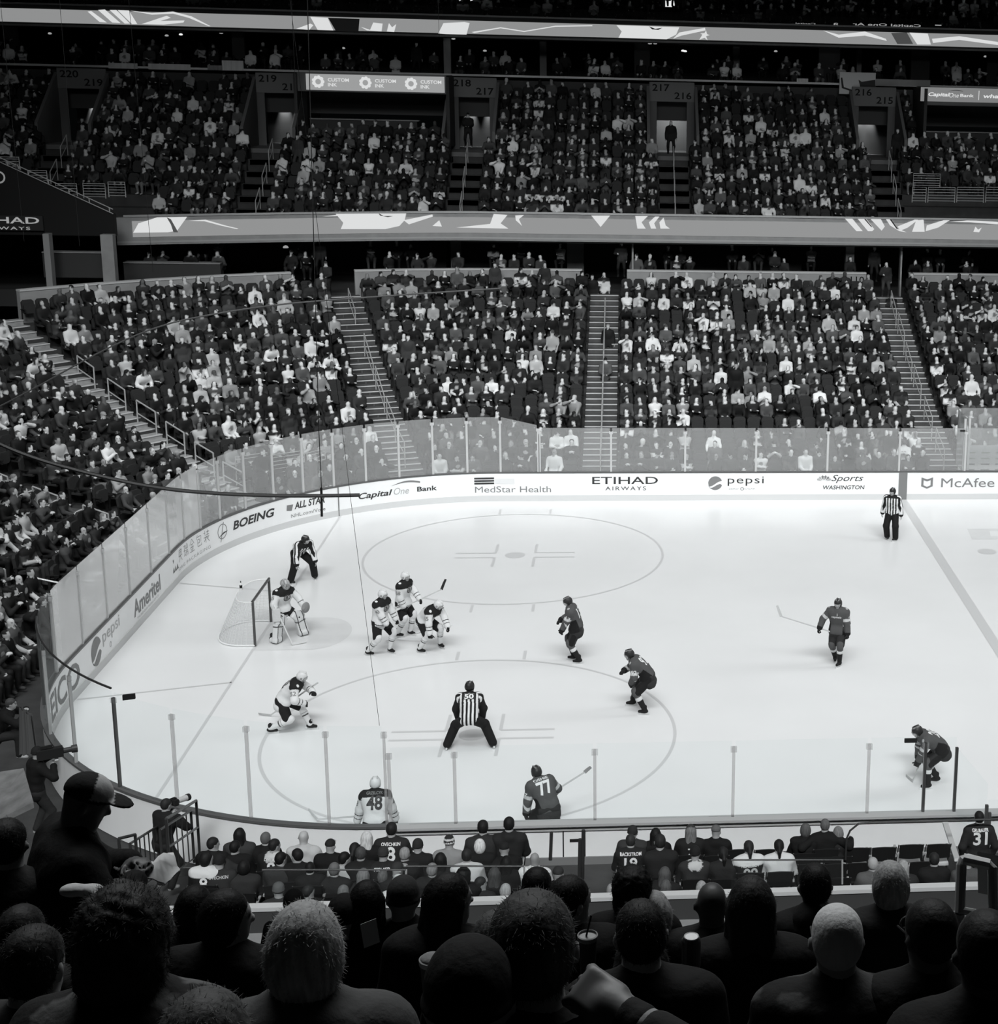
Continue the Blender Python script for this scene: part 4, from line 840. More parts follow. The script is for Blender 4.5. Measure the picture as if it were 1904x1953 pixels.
def hand_prims(w, d, pn, side, sc=1.0, curl=.6, fat=1.0, lab=0, spread=1.0):
    """five separate fingers on a palm. w wrist, d direction of the fingers, pn where the palm faces, side -1 left, 1 right"""
    d = nrm(d); pn = nrm(pn - d * (pn @ d)); x = np.cross(d, pn) * side; P = []
    c = w + d * .05 * sc; P.append(RBox(c, (.040 * sc * fat, .050 * sc, .017 * sc * fat), np.stack([x, d, pn], 1), .013 * sc * fat, lab, .012))
    P.append(Cone(w - d * .03 * sc, w + d * .02 * sc, .028 * sc * fat, .03 * sc * fat, lab, .02))
    ln = (.068, .078, .072, .056)
    for i in range(4):
        off = (i - 1.5) * .0215 * sc * fat; p = w + d * .094 * sc + x * -off * spread; dd = nrm(d + x * -(i - 1.5) * .06 * spread); ang = 0
        for q in range(3):
            ang += curl * (.75, .95, .7)[q]; seg = nrm(dd * math.cos(ang) + pn * math.sin(ang)) * ln[i] * sc * (.44, .31, .25)[q]
            P.append(Cone(p, p + seg, .0098 * sc * fat, .0088 * sc * fat, lab, .004)); p = p + seg
    p = w + d * .03 * sc + x * .034 * sc * fat + pn * .004 * sc; dd = nrm(x * .75 + d * .75 + pn * .25)
    for q, l in enumerate((.042, .036, .026)):
        dd2 = nrm(dd + (pn * .5 - x * .45) * curl * q * .6); P.append(Cone(p, p + dd2 * l * sc, (.0135, .0115, .010)[q] * sc * fat, (.0115, .010, .009)[q] * sc * fat, lab, .006)); p = p + dd2 * l * sc
    return P
def head_prims(J, lab=0, sc=1.0):
    c, B = J['head'], J['HB']; r, f, u = B[:, 0], B[:, 1], B[:, 2]; W_ = lambda x, y, z: c + (r * x + f * y + u * z) * sc
    P = [Ell(W_(0, -.008, .025), (.076 * sc, .094 * sc, .088 * sc), B, lab, .03), Ell(W_(0, .018, -.035), (.060 * sc, .070 * sc, .080 * sc), B, lab, .04), Cone(W_(-.018, .062, -.085), W_(.018, .062, -.085), .024 * sc, .024 * sc, lab, .03)]
    P += [Cone(W_(0, .086, .012), W_(0, .107, -.022), .008 * sc, .014 * sc, lab, .012), Cone(W_(-.012, .098, -.026), W_(.012, .098, -.026), .008 * sc, .008 * sc, lab, .01)]
    P += [Cone(W_(-.035, .078, .026), W_(.035, .078, .026), .011 * sc, .011 * sc, lab, .015), Cone(W_(-.017, .084, -.056), W_(.017, .084, -.056), .009 * sc, .009 * sc, lab, .008)]
    for s in (-1, 1): P.append(Ell(W_(s * .085, -.012, -.010), (.013 * sc, .019 * sc, .032 * sc), B, lab, .008))
    P.append(Cone(J['neck'] - J['up'] * .03 * sc, c + (-f * .02 - u * .06) * sc, .060 * sc, .056 * sc, lab, .04))
    return P
def face_colour(V, col, J, sc=1.0, dark=.25):
    """eyes, brows and mouth as colour on the face"""
    q = (V - J['head']) @ J['HB'] / sc
    front = q[:, 1] > .05
    for s in (-1, 1):
        e = front & (((q[:, 0] - s * .031) / .016) ** 2 + ((q[:, 2] - .008) / .0085) ** 2 < 1); col[e] *= .18
        b = front & (np.abs(q[:, 0] - s * .033) < .022) & (np.abs(q[:, 2] - .031) < .006); col[b] *= .35
    m = front & (np.abs(q[:, 0]) < .026) & (np.abs(q[:, 2] + .058) < .005); col[m] *= .35
    return col
def torso_prims(J, g=0.0, lab=0, wid=1.0, dep=1.0, hem=.0, k=.06):
    """g = extra thickness of the layer"""
    s = J['sc']; r, rs, up, f = J['r'], J['rs'], J['up'], J['f']
    u0 = nrm(J['waist'] - J['pel']); P = []
    def bar(c, ax, w, rad): P.append(Cone(c - ax * w * s * wid, c + ax * w * s * wid, rad * s + g, rad * s + g, lab, k))
    hd = nrm(u0 * .35 + A_(0, 0, .65)); bar(J['pel'] - hd * (.02 + hem) * s, r, .075, .115)
    if hem > .1: bar(J['pel'] + f * .075 * s - A_(0, 0, .05) * s, r, .085, .105)
    bar(J['pel'] + u0 * .06 * s, r, .07, .115); bar(J['waist'], nrm(r + rs), .065, .112); bar((J['waist'] + J['chest']) / 2 + J['fs'] * .01 * s, rs, .075, .118); bar(J['chest'] + J['fs'] * .012 * s, rs, .095, .118)
    bar(J['neck'] - up * .085 * s, rs, .15, .075)
    P.append(Cone(J['neck'] - up * .06 * s, J['neck'], .085 * s + g, .062 * s + g, lab, k))
    return P
def arm_prims(J, sd, g=0., lab=0, r0=.058, r1=.047, r2=.034, end=1.0, start=0.0):
    s = J['sc']; a, b, c = J['sh' + sd], J['el' + sd], J['wr' + sd]; c = b + (c - b) * end
    return [Cone(a + (b - a) * start, b, r0 * s + g, r1 * s + g, lab, .03), Cone(b, c, r1 * s + g, (r1 + (r2 - r1) * end) * s + g, lab, .03)]
def leg_prims(J, sd, g=0., lab=0, r0=.088, r1=.062, r2=.043, end=1.0):
    s = J['sc']; a, b, c = J['hp' + sd], J['kn' + sd], J['an' + sd]; c = b + (c - b) * end
    return [Cone(a, b, r0 * s + g, r1 * s + g, lab, .05), Cone(b, c, (r1 + .002) * s + g, (r1 + (r2 - r1) * end) * s + g, lab, .03)]
def foot_prims(J, sd, g=0., lab=0):
    s = J['sc']; a, d = J['an' + sd], J['ft' + sd]
    return [Cone(a + A_(0, 0, -.02) * s, a + d * .14 * s + A_(0, 0, -.055) * s, .042 * s + g, .034 * s + g, lab, .03), Cone(a - d * .035 * s + A_(0, 0, -.05) * s, a + d * .10 * s + A_(0, 0, -.058) * s, .036 * s + g, .034 * s + g, lab, .03)]
def hand_for(J, sd, curl=.6, fat=1.0, lab=0, d=None, pn=None):
    w = J['wr' + sd]; fd = nrm(J['wr' + sd] - J['el' + sd]) if d is None else d; side = -1 if sd == 'L' else 1
    if pn is None: pn = -J['r'] * side * .6 - A_(0, 0, .6) + J['f'] * .0
    return hand_prims(w, fd, np.asarray(pn, float), side, J['sc'], curl, fat, lab)
def col_arr(V, v): return np.full((len(V), 3), v) * np.array([.985, .997, 1.0])
def grey(v): return np.array([v * .985, v * .997, v])
def body_mesh(J, parent, skin, res=.014, hands=True, curl=.6, name='body', dl=None, dr=None, pl=None, pr=None, feet=True):
    P = head_prims(J, 0, J['sc']) + torso_prims(J) 
    for sd in 'LR':
        P += arm_prims(J, sd) + leg_prims(J, sd) + (foot_prims(J, sd) if feet else [])
        if hands: P += hand_for(J, sd, curl, 1.0, 0, dl if sd == 'L' else dr, pl if sd == 'L' else pr)
    V, F, L = sdf_mesh(P, res); col = face_colour(V, col_arr(V, skin), J, J['sc'])
    return mesh_np(name, V, F, M_skin, parent, True, col)
def hair_prims(J, kind='short', sc=None):
    sc = sc or J['sc']; c, B = J['head'], J['HB']; r, f, u = B[:, 0], B[:, 1], B[:, 2]; W_ = lambda x, y, z: c + (r * x + f * y + u * z) * sc
    cap = Ell(W_(0, -.018, .036), (.085 * sc, .099 * sc, .090 * sc), B, 0, .02); back = Ell(W_(0, -.045, -.01), (.078 * sc, .065 * sc, .075 * sc), B, 0, .03)
    P = [cap, back]
    if kind == 'long': P += [Cone(W_(-.03, -.05, 0), W_(-.05, -.09, -.22), .06 * sc, .05 * sc, 0, .05), Cone(W_(.03, -.05, 0), W_(.05, -.09, -.22), .06 * sc, .05 * sc, 0, .05), Cone(W_(-.07, .0, -.0), W_(-.085, -.02, -.17), .03 * sc, .03 * sc, 0, .03), Cone(W_(.07, .0, -.0), W_(.085, -.02, -.17), .03 * sc, .03 * sc, 0, .03)]
    if kind == 'tail': P += [Cone(W_(0, -.10, .03), W_(0, -.14, -.05), .03 * sc, .035 * sc, 0, .02), Cone(W_(0, -.14, -.05), W_(0, -.12, -.2), .035 * sc, .018 * sc, 0, .02)]
    if kind == 'curly': P += [Ell(W_(0, -.03, .03), (.115 * sc, .12 * sc, .12 * sc), B, 0, .03), Ell(W_(0, -.06, -.06), (.11 * sc, .09 * sc, .09 * sc), B, 0, .04)]
    if kind == 'bob': P += [Ell(W_(0, -.035, -.03), (.097 * sc, .085 * sc, .115 * sc), B, 0, .04)]
    face = Ell(W_(0, .085, -.045), (.072 * sc, .075 * sc, .095 * sc), B); low = RBox(W_(0, .09, -.02), (.2 * sc, .055 * sc, .052 * sc), B, .01)
    return P, [face, low] if kind in ('short', 'tail') else [face]
def hair_mesh(J, parent, kind, val, res=.012, name='hair', rough=.006, strands=0):
    P, cut = hair_prims(J, kind); V, F, L = sdf_mesh(P, res, cut)
    n = nrm_rows(V - J['head']); q = (V - J['head']) @ J['HB']; th = np.arctan2(q[:, 0], q[:, 1] + .001); ph = np.arctan2(np.hypot(q[:, 0], q[:, 1]), q[:, 2])
    if kind == 'curly': w = np.sin(V @ A_(95, 40, 60)) * np.sin(V @ A_(-50, 90, 70)) * np.sin(V @ A_(40, -60, 100)) * .9 + .5 * np.sin(V @ A_(31, 57, 22) + 2 * np.sin(V @ A_(18, -24, 35))) + rng.normal(0, .12, len(V)); amp = rough * .8
    else: w = .6 * np.sin(th * 19 + 3.5 * np.sin(ph * 2.3 + th * 2.7) + 1.5 * np.sin(th * 7.3)) * np.clip(np.sin(ph) * 1.6, 0, 1) + .4 * np.sin(th * 41 + ph * 5); amp = rough * .22
    V = V + n * (w * amp)[:, None]; col = col_arr(V, val) * (1 + (.30 if rough > .002 else .05) * w)[:, None]
    if strands:   # loose strands over the surface
        k = rng.integers(0, len(V), strands); p = V[k]; d = nrm_rows(n[k] * .55 + np.cross(n[k], J['HB'][:, 0]) * .0 - J['HB'][:, 2] * (.55 if kind != 'curly' else .1) + rng.normal(0, .45 if kind != 'curly' else .8, (strands, 3)))
        ln = rng.uniform(.006, .017, strands) * (1.3 if kind == 'curly' else 1); sd = nrm_rows(np.cross(d, n[k] + .01)) * .0007; b0 = len(V)
        P4 = np.stack([p - sd, p + sd, p + d * ln[:, None] + sd * .3, p + d * ln[:, None] - sd * .3], 1).reshape(-1, 3)
        V = np.concatenate([V, P4]); F = np.concatenate([F, b0 + np.arange(strands * 4).reshape(-1, 4)]); col = np.concatenate([col, np.repeat(col[k], 4, 0) * 1.1])
    return mesh_np(name, V, F, M_haircol, parent, True, col)
def nrm_rows(v): return v / (np.linalg.norm(v, axis=1, keepdims=True) + 1e-9)
def hat_mesh(J, parent, kind, val, val2=None, res=.010, name=None):
    sc = J['sc']; c, B = J['head'], J['HB']; r, f, u = B[:, 0], B[:, 1], B[:, 2]; W_ = lambda x, y, z: c + (r * x + f * y + u * z) * sc
    if kind == 'cap':
        P = [Ell(W_(0, -.008, .045), (.088 * sc, .104 * sc, .085 * sc), B, 0, .01), Ell(W_(0, .115, .042), (.072 * sc, .075 * sc, .012 * sc), B, 1, .012)]; cut = [RBox(W_(0, 0, -.1), (.3, .3, .125 * sc), B, .001)]
    elif kind == 'beanie':
        P = [Ell(W_(0, -.012, .04), (.092 * sc, .106 * sc, .104 * sc), B, 0, .02)]; cut = [RBox(W_(0, .02, -.105), (.3, .3, .105 * sc), B, .001)]
        P += [Ell(W_(0, -.012, .012), (.099 * sc, .113 * sc, .035 * sc), B, 1, .008)]
    V, F, L = sdf_mesh(P, res, cut); col = col_arr(V, val)
    if val2 is not None: col[L == 1] = grey(val2)
    if kind == 'beanie' and val2 is not None:
        q = (V - c) @ B / sc; col[(np.abs(q[:, 2] - .075) < .016)] = grey(val2)
    return mesh_np(name or ('baseball_cap' if kind == 'cap' else 'knit_hat'), V, F, M_cloth, parent, True, col)
def project_text(me_obj, VF, centre, right, up, toward, off=.006):
    """lay flat lettering on a garment: each point travels along `toward` until it meets the cloth"""
    me = me_obj.data; n = len(me.vertices); V = np.empty(n * 3, np.float32); me.vertices.foreach_get('co', V); V = V.reshape(-1, 3)
    bvh = BVHTree.FromPolygons([Vector(v) for v in V], [tuple(p.vertices) for p in me.polygons]); out = []
    c, right, up, toward = (np.asarray(q, float) for q in (centre, right, up, toward)); last = None
    for x, y, _ in VF[0]:
        o = c + right * x + up * y - toward * .5; h = bvh.ray_cast(Vector(o), Vector(toward), 1.2)
        p = np.array(h[0]) - toward * off if h[0] is not None else (last if last is not None else c + right * x + up * y)
        last = p; out.append(p)
    return out, VF[1]
def subdiv(VF, ml=.03):
    """split long triangles so lettering can follow a curved garment"""
    V = [tuple(p) for p in VF[0]]; T_ = []
    for f in VF[1]:
        for i in range(1, len(f) - 1): T_.append((f[0], f[i], f[i + 1]))
    done = []
    while T_:
        a, b, c = T_.pop(); P = [np.array(V[i]) for i in (a, b, c)]; l = [np.linalg.norm(P[1] - P[0]), np.linalg.norm(P[2] - P[1]), np.linalg.norm(P[0] - P[2])]
        m = max(l)
        if m <= ml or len(V) > 3000: done.append((a, b, c)); continue
        i = l.index(m); e = ((a, b, c), (b, c, a), (c, a, b))[i]; V.append(tuple((np.array(V[e[0]]) + np.array(V[e[1]])) / 2)); k = len(V) - 1; T_ += [(e[0], k, e[2]), (k, e[1], e[2])]
    return np.array(V, np.float32), done
def garment_text(garment, parent, body, w, h, centre, right, up, toward, m, name='number', bold=.02, label=None, **k):
    VF = subdiv(fit_text(body, w, h, bold=bold, **k)); V, F = project_text(garment, VF, centre, right, up, toward)
    o = mesh_np(name, V, F, m, parent)
    if label: o['label'] = label
    return o
# =================================================================== PLAYERS AND OFFICIALS ON THE ICE
def jersey(J, parent, style, res=.011):
    s = J['sc']; P = torso_prims(J, .040 if 'stripes' not in style else .026, 0, 1.08, 1, .12 if 'stripes' not in style else .0, .07)
    for sd in 'LR':
        a = arm_prims(J, sd, .030, 1, .070, .058, .046, .92); a[0].lab = 1 if sd == 'L' else 3; a[1].lab = 2 if sd == 'L' else 4; P += a
        P.append(Ell(J['sh' + sd] + J['up'] * .01, (.105 * s, .10 * s, .095 * s), np.stack([J['rs'], J['fs'], J['up']], 1), 1 if sd == 'L' else 3, .05))
    V, F, L = sdf_mesh(P, res)
    n = nrm_rows(V - (J['chest'] + J['pel']) / 2); w = np.sin(V @ A_(31, 17, 9)) * np.sin(V @ A_(-11, 23, 19)); V = V + n * (w * .0045)[:, None]
    lat = (V - J['chest']) @ J['rs']; u0 = nrm(J['waist'] - J['pel']); h = (V - J['pel']) @ u0 / s; sh = (V - J['neck']) @ J['up'] / s; fr = (V - J['chest']) @ J['fs']
    T_ = np.zeros(len(V))
    for sd, la, lb in (('L', 1, 2), ('R', 3, 4)):
        for l, (a, b) in ((la, (J['sh' + sd], J['el' + sd])), (lb, (J['el' + sd], J['wr' + sd]))):
            m = L == l; T_[m] = ((V[m] - a) @ (b - a)) / ((b - a) @ (b - a))
    fore = (L == 2) | (L == 4); upp = (L == 1) | (L == 3); tor = L == 0
    if style == 'white':
        col = col_arr(V, .70)
        col[((sh > -.09) & tor) | (upp & (T_ < .22) & (sh > -.14))] = grey(.014)
        for a, b in ((-.10, -.082), (-.055, -.030)): col[tor & (h > a) & (h < b)] = grey(.016)
        col[fore & (T_ > .28) & (T_ < .36)] = grey(.02); col[fore & (T_ > .60) & (T_ < .66)] = grey(.02)
    elif style == 'goalie':
        col = col_arr(V, .70); col[((sh > -.095) & tor) | (upp & (T_ < .26) & (sh > -.15))] = grey(.014); col[tor & (h < -.02) & (h > -.12)] = grey(.016); col[fore & (T_ > .45) & (T_ < .52)] = grey(.03)
    elif style == 'dark':
        col = col_arr(V, .082)
        col[tor & (np.abs(lat) > .165 * s) & (sh < -.30) & (fr > -.06)] = grey(.010)
        col[tor & (h < -.085)] = grey(.03)
        col[upp & (T_ > .55) & (T_ < .80) & (fr > .0)] = grey(.55); col[fore & (T_ < .8) & (fr > -.02) & (np.abs(((V - J['elL']) @ J['up']) * 0 + (V @ J['fs'] - np.where(L == 2, J['elL'] @ J['fs'], J['elR'] @ J['fs'])) - .02) < .022)] = grey(.6)
        col[fore & (T_ > .82)] = grey(.012)
    else:   # striped official
        col = col_arr(V, .72); q = lat.copy()
        for la, lb, sd in ((1, 2, 'L'), (3, 4, 'R')):
            for l, a, b in ((la, J['sh' + sd], J['el' + sd]), (lb, J['el' + sd], J['wr' + sd])): ad = nrm(b - a); e = nrm(J['fs'] - ad * (J['fs'] @ ad)); m = L == l; q[m] = (V[m] - a) @ e + .03
        if style == 'stripes':
            col[np.mod(q + .022, .088) > .044] = grey(.010)
        else:
            col[np.mod(q + .022, .088) > .044] = grey(.010); col[(upp | fore)] = grey(.012); m = upp & (T_ < .3) & (np.mod(q + .022, .088) < .042); col[m] = grey(.7)
        col[fore & (T_ > .86)] = grey(.012); col[tor & (sh > -.03)] = grey(.012)
    return mesh_np('jersey', V, F, M_cloth, parent, True, col), L
def trousers(J, parent, style, res=.012):
    s = J['sc']; P = []; rr = J['r']
    c = J['pel']; P += [Cone(c - rr * .09 * s, c + rr * .09 * s, .135 * s, .135 * s, 0, .06)]
    for sd in 'LR':
        if style == 'officials': P += leg_prims(J, sd, .026, 1 if sd == 'L' else 2, .098, .082, .072, 1.02)
        else: a, b = J['hp' + sd], J['kn' + sd]; P.append(Cone(a, a + (b - a) * .90, .135 * s, .112 * s, 1 if sd == 'L' else 2, .05))
    V, F, L = sdf_mesh(P, res); w = np.sin(V @ A_(29, 13, 7)) * np.sin(V @ A_(-17, 21, 25)); V = V + nrm_rows(V - J['pel']) * (w * .004)[:, None]
    col = col_arr(V, {'white': .012, 'dark': .028, 'officials': .009, 'goalie': .014}[style])
    if style == 'dark': col[((V - J['hpL']) @ -J['r'] > .115 * s) | ((V - J['hpR']) @ J['r'] > .115 * s)] = grey(.012)
    return mesh_np('trousers' if style == 'officials' else 'hockey_shorts', V, F, M_cloth, parent, True, col)
def socks(J, parent, style, res=.010):
    for sd in 'LR':
        s = J['sc']; a, b = J['kn' + sd], J['an' + sd]; u = nrm(b - a)
        P = [Cone(a - u * .07 * s, a + u * .14 * s, .092 * s, .080 * s, 0, .03), Cone(a + u * .14 * s, b, .080 * s, .060 * s, 0, .03), Ell(a + J['f'] * .02, (.088 * s, .09 * s, .095 * s), None, 0, .03)]
        V, F, L = sdf_mesh(P, res); t = ((V - a) @ (b - a)) / ((b - a) @ (b - a))
        if style == 'white': col = col_arr(V, .68); col[(t > .42) & (t < .49)] = grey(.05); col[(t > .30) & (t < .33)] = grey(.25)
        else: col = col_arr(V, .085); col[(t > .22) & (t < .42)] = grey(.68); col[t > .42] = grey(.014)
        mesh_np('sock', V, F, M_cloth, parent, True, col)
def skates(J, parent, val=.014, tip=.3):
    for sd in 'LR':
        s = J['sc']; a, d = J['an' + sd], J['ft' + sd]; z = A_(0, 0, 1)
        P = [Cone(a + z * .07 * s, a - z * .03 * s, .055 * s, .05 * s, 0, .03), Cone(a - z * .045 * s, a + d * .13 * s - z * .055 * s, .045 * s, .036 * s, 0, .03), Cone(a - d * .045 * s - z * .04 * s, a + d * .05 * s - z * .05 * s, .042 * s, .04 * s, 0, .03), Cone(a + d * .03 * s + z * .07 * s, a + d * .045 * s + z * .10 * s, .035 * s, .022 * s, 1, .02)]
        V, F, L = sdf_mesh(P, .009); col = col_arr(V, val); col[L == 1] = grey(tip); zz = (V - a)[:, 2]; col[(zz < -.078 * s)] = grey(.25)
        k = mesh_np('skate', V, F, M_cloth, parent, True, col)
        x = np.cross(d, z); mb = MB(); c = a + d * .045 * s; zb = (a[2] - .085 * s); z0 = max(.003, zb - .06)
        mb.obox((*(c[:2]), (zb + z0) / 2), d * .145 * s, x * .005, z * (zb - z0) / 2)

        for q in (-.08, .09): p = a + d * q * s; mb.obox((p[0], p[1], zb), d * .03, x * .016, z * .022)
        o = mb.build('blade', mat('blade_white', .7, .35) if 'blade_white' not in MATS else MATS['blade_white'], k)
def glove(J, sd, parent, val=.014, cuff=.5, d=None, pn=None, curl=1.05, band=None):
    s = J['sc']; P = hand_for(J, sd, curl, 1.42, 0, d, pn); w = J['wr' + sd]; e = nrm(w - J['el' + sd]); P += [Cone(w - e * .10 * s, w - e * .0 * s, .062 * s, .050 * s, 1, .02)]
    V, F, L = sdf_mesh(P, .008); col = col_arr(V, val)
    if band is not None: col[L == 1] = grey(band)
    return mesh_np('glove', V, F, M_cloth, parent, True, col)
def helmet(J, parent, val, visor=True, val2=None):
    sc = J['sc']; c, B = J['head'], J['HB']; r, f, u = B[:, 0], B[:, 1], B[:, 2]; W_ = lambda x, y, z: c + (r * x + f * y + u * z) * sc
    P = [Ell(W_(0, -.010, .045), (.098 * sc, .118 * sc, .095 * sc), B, 0, .02), Ell(W_(0, -.055, .0), (.092 * sc, .075 * sc, .085 * sc), B, 0, .03)]
    for q in (-1, 1): P += [Ell(W_(q * .083, -.01, -.01), (.022 * sc, .045 * sc, .06 * sc), B, 0, .02), Cone(W_(q * .035, .06, .12), W_(q * .04, -.08, .125), .014 * sc, .014 * sc, 1, .015)]
    cut = [RBox(W_(0, .11, -.055), (.066 * sc, .10 * sc, .078 * sc), B, .02), RBox(W_(0, 0, -.16), (.3, .3, .09), B, .002)]
    V, F, L = sdf_mesh(P, .008, cut); col = col_arr(V, val)
    if val2 is not None: col[L == 1] = grey(val2)
    q = (V - c) @ B / sc; col[(np.abs(q[:, 0]) > .07) & (np.abs(q[:, 1] + .01) < .022) & (np.abs(q[:, 2] + .005) < .03)] = grey(val * .4)
    h = mesh_np('helmet', V, F, M_skin, parent, True, col)
    mb = MB(); t = np.linspace(-1.15, 1.15, 14); up = [W_(.096 * math.sin(a), .012 + .112 * math.cos(a), .030) for a in t]; lo = [W_(.090 * math.sin(a), .012 + .106 * math.cos(a), -.035) for a in t]; lo2 = [W_(.088 * math.sin(a), .012 + .103 * math.cos(a), -.035) for a in t]; up2 = [W_(.093 * math.sin(a), .012 + .109 * math.cos(a), .030) for a in t]
    mb.strip(up, lo); mb.strip(lo2, up2)
    if visor: mb.build('visor', M_glasspost, h)
    else: mb = MB(); 
    mb = MB(); mb.tube([W_(.075, .03, -.05), W_(.05, .055, -.105), W_(0, .07, -.125), W_(-.05, .055, -.105), W_(-.075, .03, -.05)], .005 * sc, 5); mb.build('chin_strap', M_black, h)
def stick(butt, heel, bdir, label, val=.45, blade=.03, tape=None, bl=.30):
    butt, heel = np.asarray(butt, float), np.asarray(heel, float); d = nrm(heel - butt); b = nrm(bdir); root = tag(empty('hockey_stick', heel), label, 'stick', 'hockey sticks')
    n = nrm(np.cross(d, b)); x = np.cross(n, d); mb = MB(); c = (butt + heel) / 2; mb.obox(c, d * np.linalg.norm(heel - butt) / 2, x * .015, n * .010); o = mb.build('shaft', mat('stick_shaft', val, .4) if f'stick_shaft' not in MATS else MATS['stick_shaft'], root)
    mb = MB(); mb.obox(butt + d * .07, d * .08, x * .017, n * .013); mb.build('grip_tape', M_white, root)
    up = nrm(np.cross(n, b)); pts = [heel + b * (bl * q) + n * (.025 * q * q) for q in np.linspace(-.04, 1, 7)]; mb = MB(); V = []
    for i, p in enumerate(pts):
        hh = .036 * (1 - .25 * (i / 6) ** 3)
        for sgn in ((-1, -1), (1, -1), (1, 1), (-1, 1)): V.append(p + n * sgn[0] * .006 + up * sgn[1] * hh)
    F = [(i * 4 + j, i * 4 + (j + 1) % 4, i * 4 + 4 + (j + 1) % 4, i * 4 + 4 + j) for i in range(6) for j in range(4)] + [(3, 2, 1, 0), (24, 25, 26, 27)]
    mb.add(V, F); mb.build('blade', mat('stick_blade_%g' % blade, blade, .6) if 'stick_blade_%g' % blade not in MATS else MATS['stick_blade_%g' % blade], root); localise(root); return root
def crest(J, jer, parent, kind):
    c = J['chest'] - J['up'] * .035; right, up, tow = -J['rs'], J['up'], -J['fs']
    if kind == 'spoked':
        parts = [disc(.105, 40, .088), disc(.082, 40, .074), fit_text('B', .075, .095, bold=.03)] + [shift(poly([(-.006, 0), (.006, 0), (.006, .03), (-.006, .03)]), 0, 0)] * 0
        for q in range(8): a = q * np.pi / 4 + .2; d = A_(math.cos(a), math.sin(a)); n = A_(-d[1], d[0]); parts.append(poly([d * .052 + n * .006, d * .078 + n * .006, d * .078 - n * .006, d * .052 - n * .006]))
        Vs, Fs, b = [], [], 0
        for V, F in parts:
            V, F = subdiv((V, F), .03); Vs.append(V); Fs += [tuple(i + b for i in f) for f in F]; b += len(V)
        V, F = project_text(jer, (np.concatenate(Vs), Fs), c, right, up, tow); mesh_np('chest_crest', V, F, M_ink, parent)
    else:
        VF = subdiv(fit_text('capitals', .26, .07, bold=.02, shear=.2)); V, F = project_text(jer, VF, c, right, up, tow); mesh_np('chest_crest', V, F, M_white, parent)
        parts = []
        for k in range(3): parts.append(poly([(-.02 + k * .03, .05), (.0 + k * .03, .05), (-.02 + k * .035, .12)]))
        V, F = project_text(jer, subdiv(parts[1]), c, right, up, tow); mesh_np('chest_star', V, F, M_white, parent)
def shoulder_patch(J, jer, parent, m):
    for sd, sg in (('L', -1), ('R', 1)):
        c = J['sh' + sd] + J['up'] * .04; tow = nrm(-J['up'] - J['rs'] * sg * .5 - J['fs'] * .1); up = nrm(J['fs']); 
        V, F = project_text(jer, subdiv(disc(.038, 16), .03), c, J['rs'], up, tow); mesh_np('shoulder_patch', V, F, m, parent)
def sleeve_number(J, jer, parent, num, m, sides='LR'):
    for sd in sides:
        sg = -1 if sd == 'L' else 1; a, b = J['sh' + sd], J['el' + sd]; c = a + (b - a) * .55; up = nrm(a - b); tow = nrm(-J['rs'] * sg + J['f'] * 0); tow = nrm(tow - up * (tow @ up)); right = np.cross(up, -tow) 
        garment_text(jer, parent, num, .13 if len(num) > 1 else .06, .10, c, right, up, tow, m, 'sleeve_number')
def back_number(J, jer, parent, num, m, name=None, mn=None):
    right, up, tow = J['rs'], J['up'], J['fs']
    garment_text(jer, parent, num, .29 if len(num) > 1 else .15, .27, J['chest'] - up * .075, right, up, tow, m, 'back_number', .03)
    if name: garment_text(jer, parent, name, .30, .055, J['chest'] + up * .105, right, up, tow, mn or m, 'name_lettering', .02)
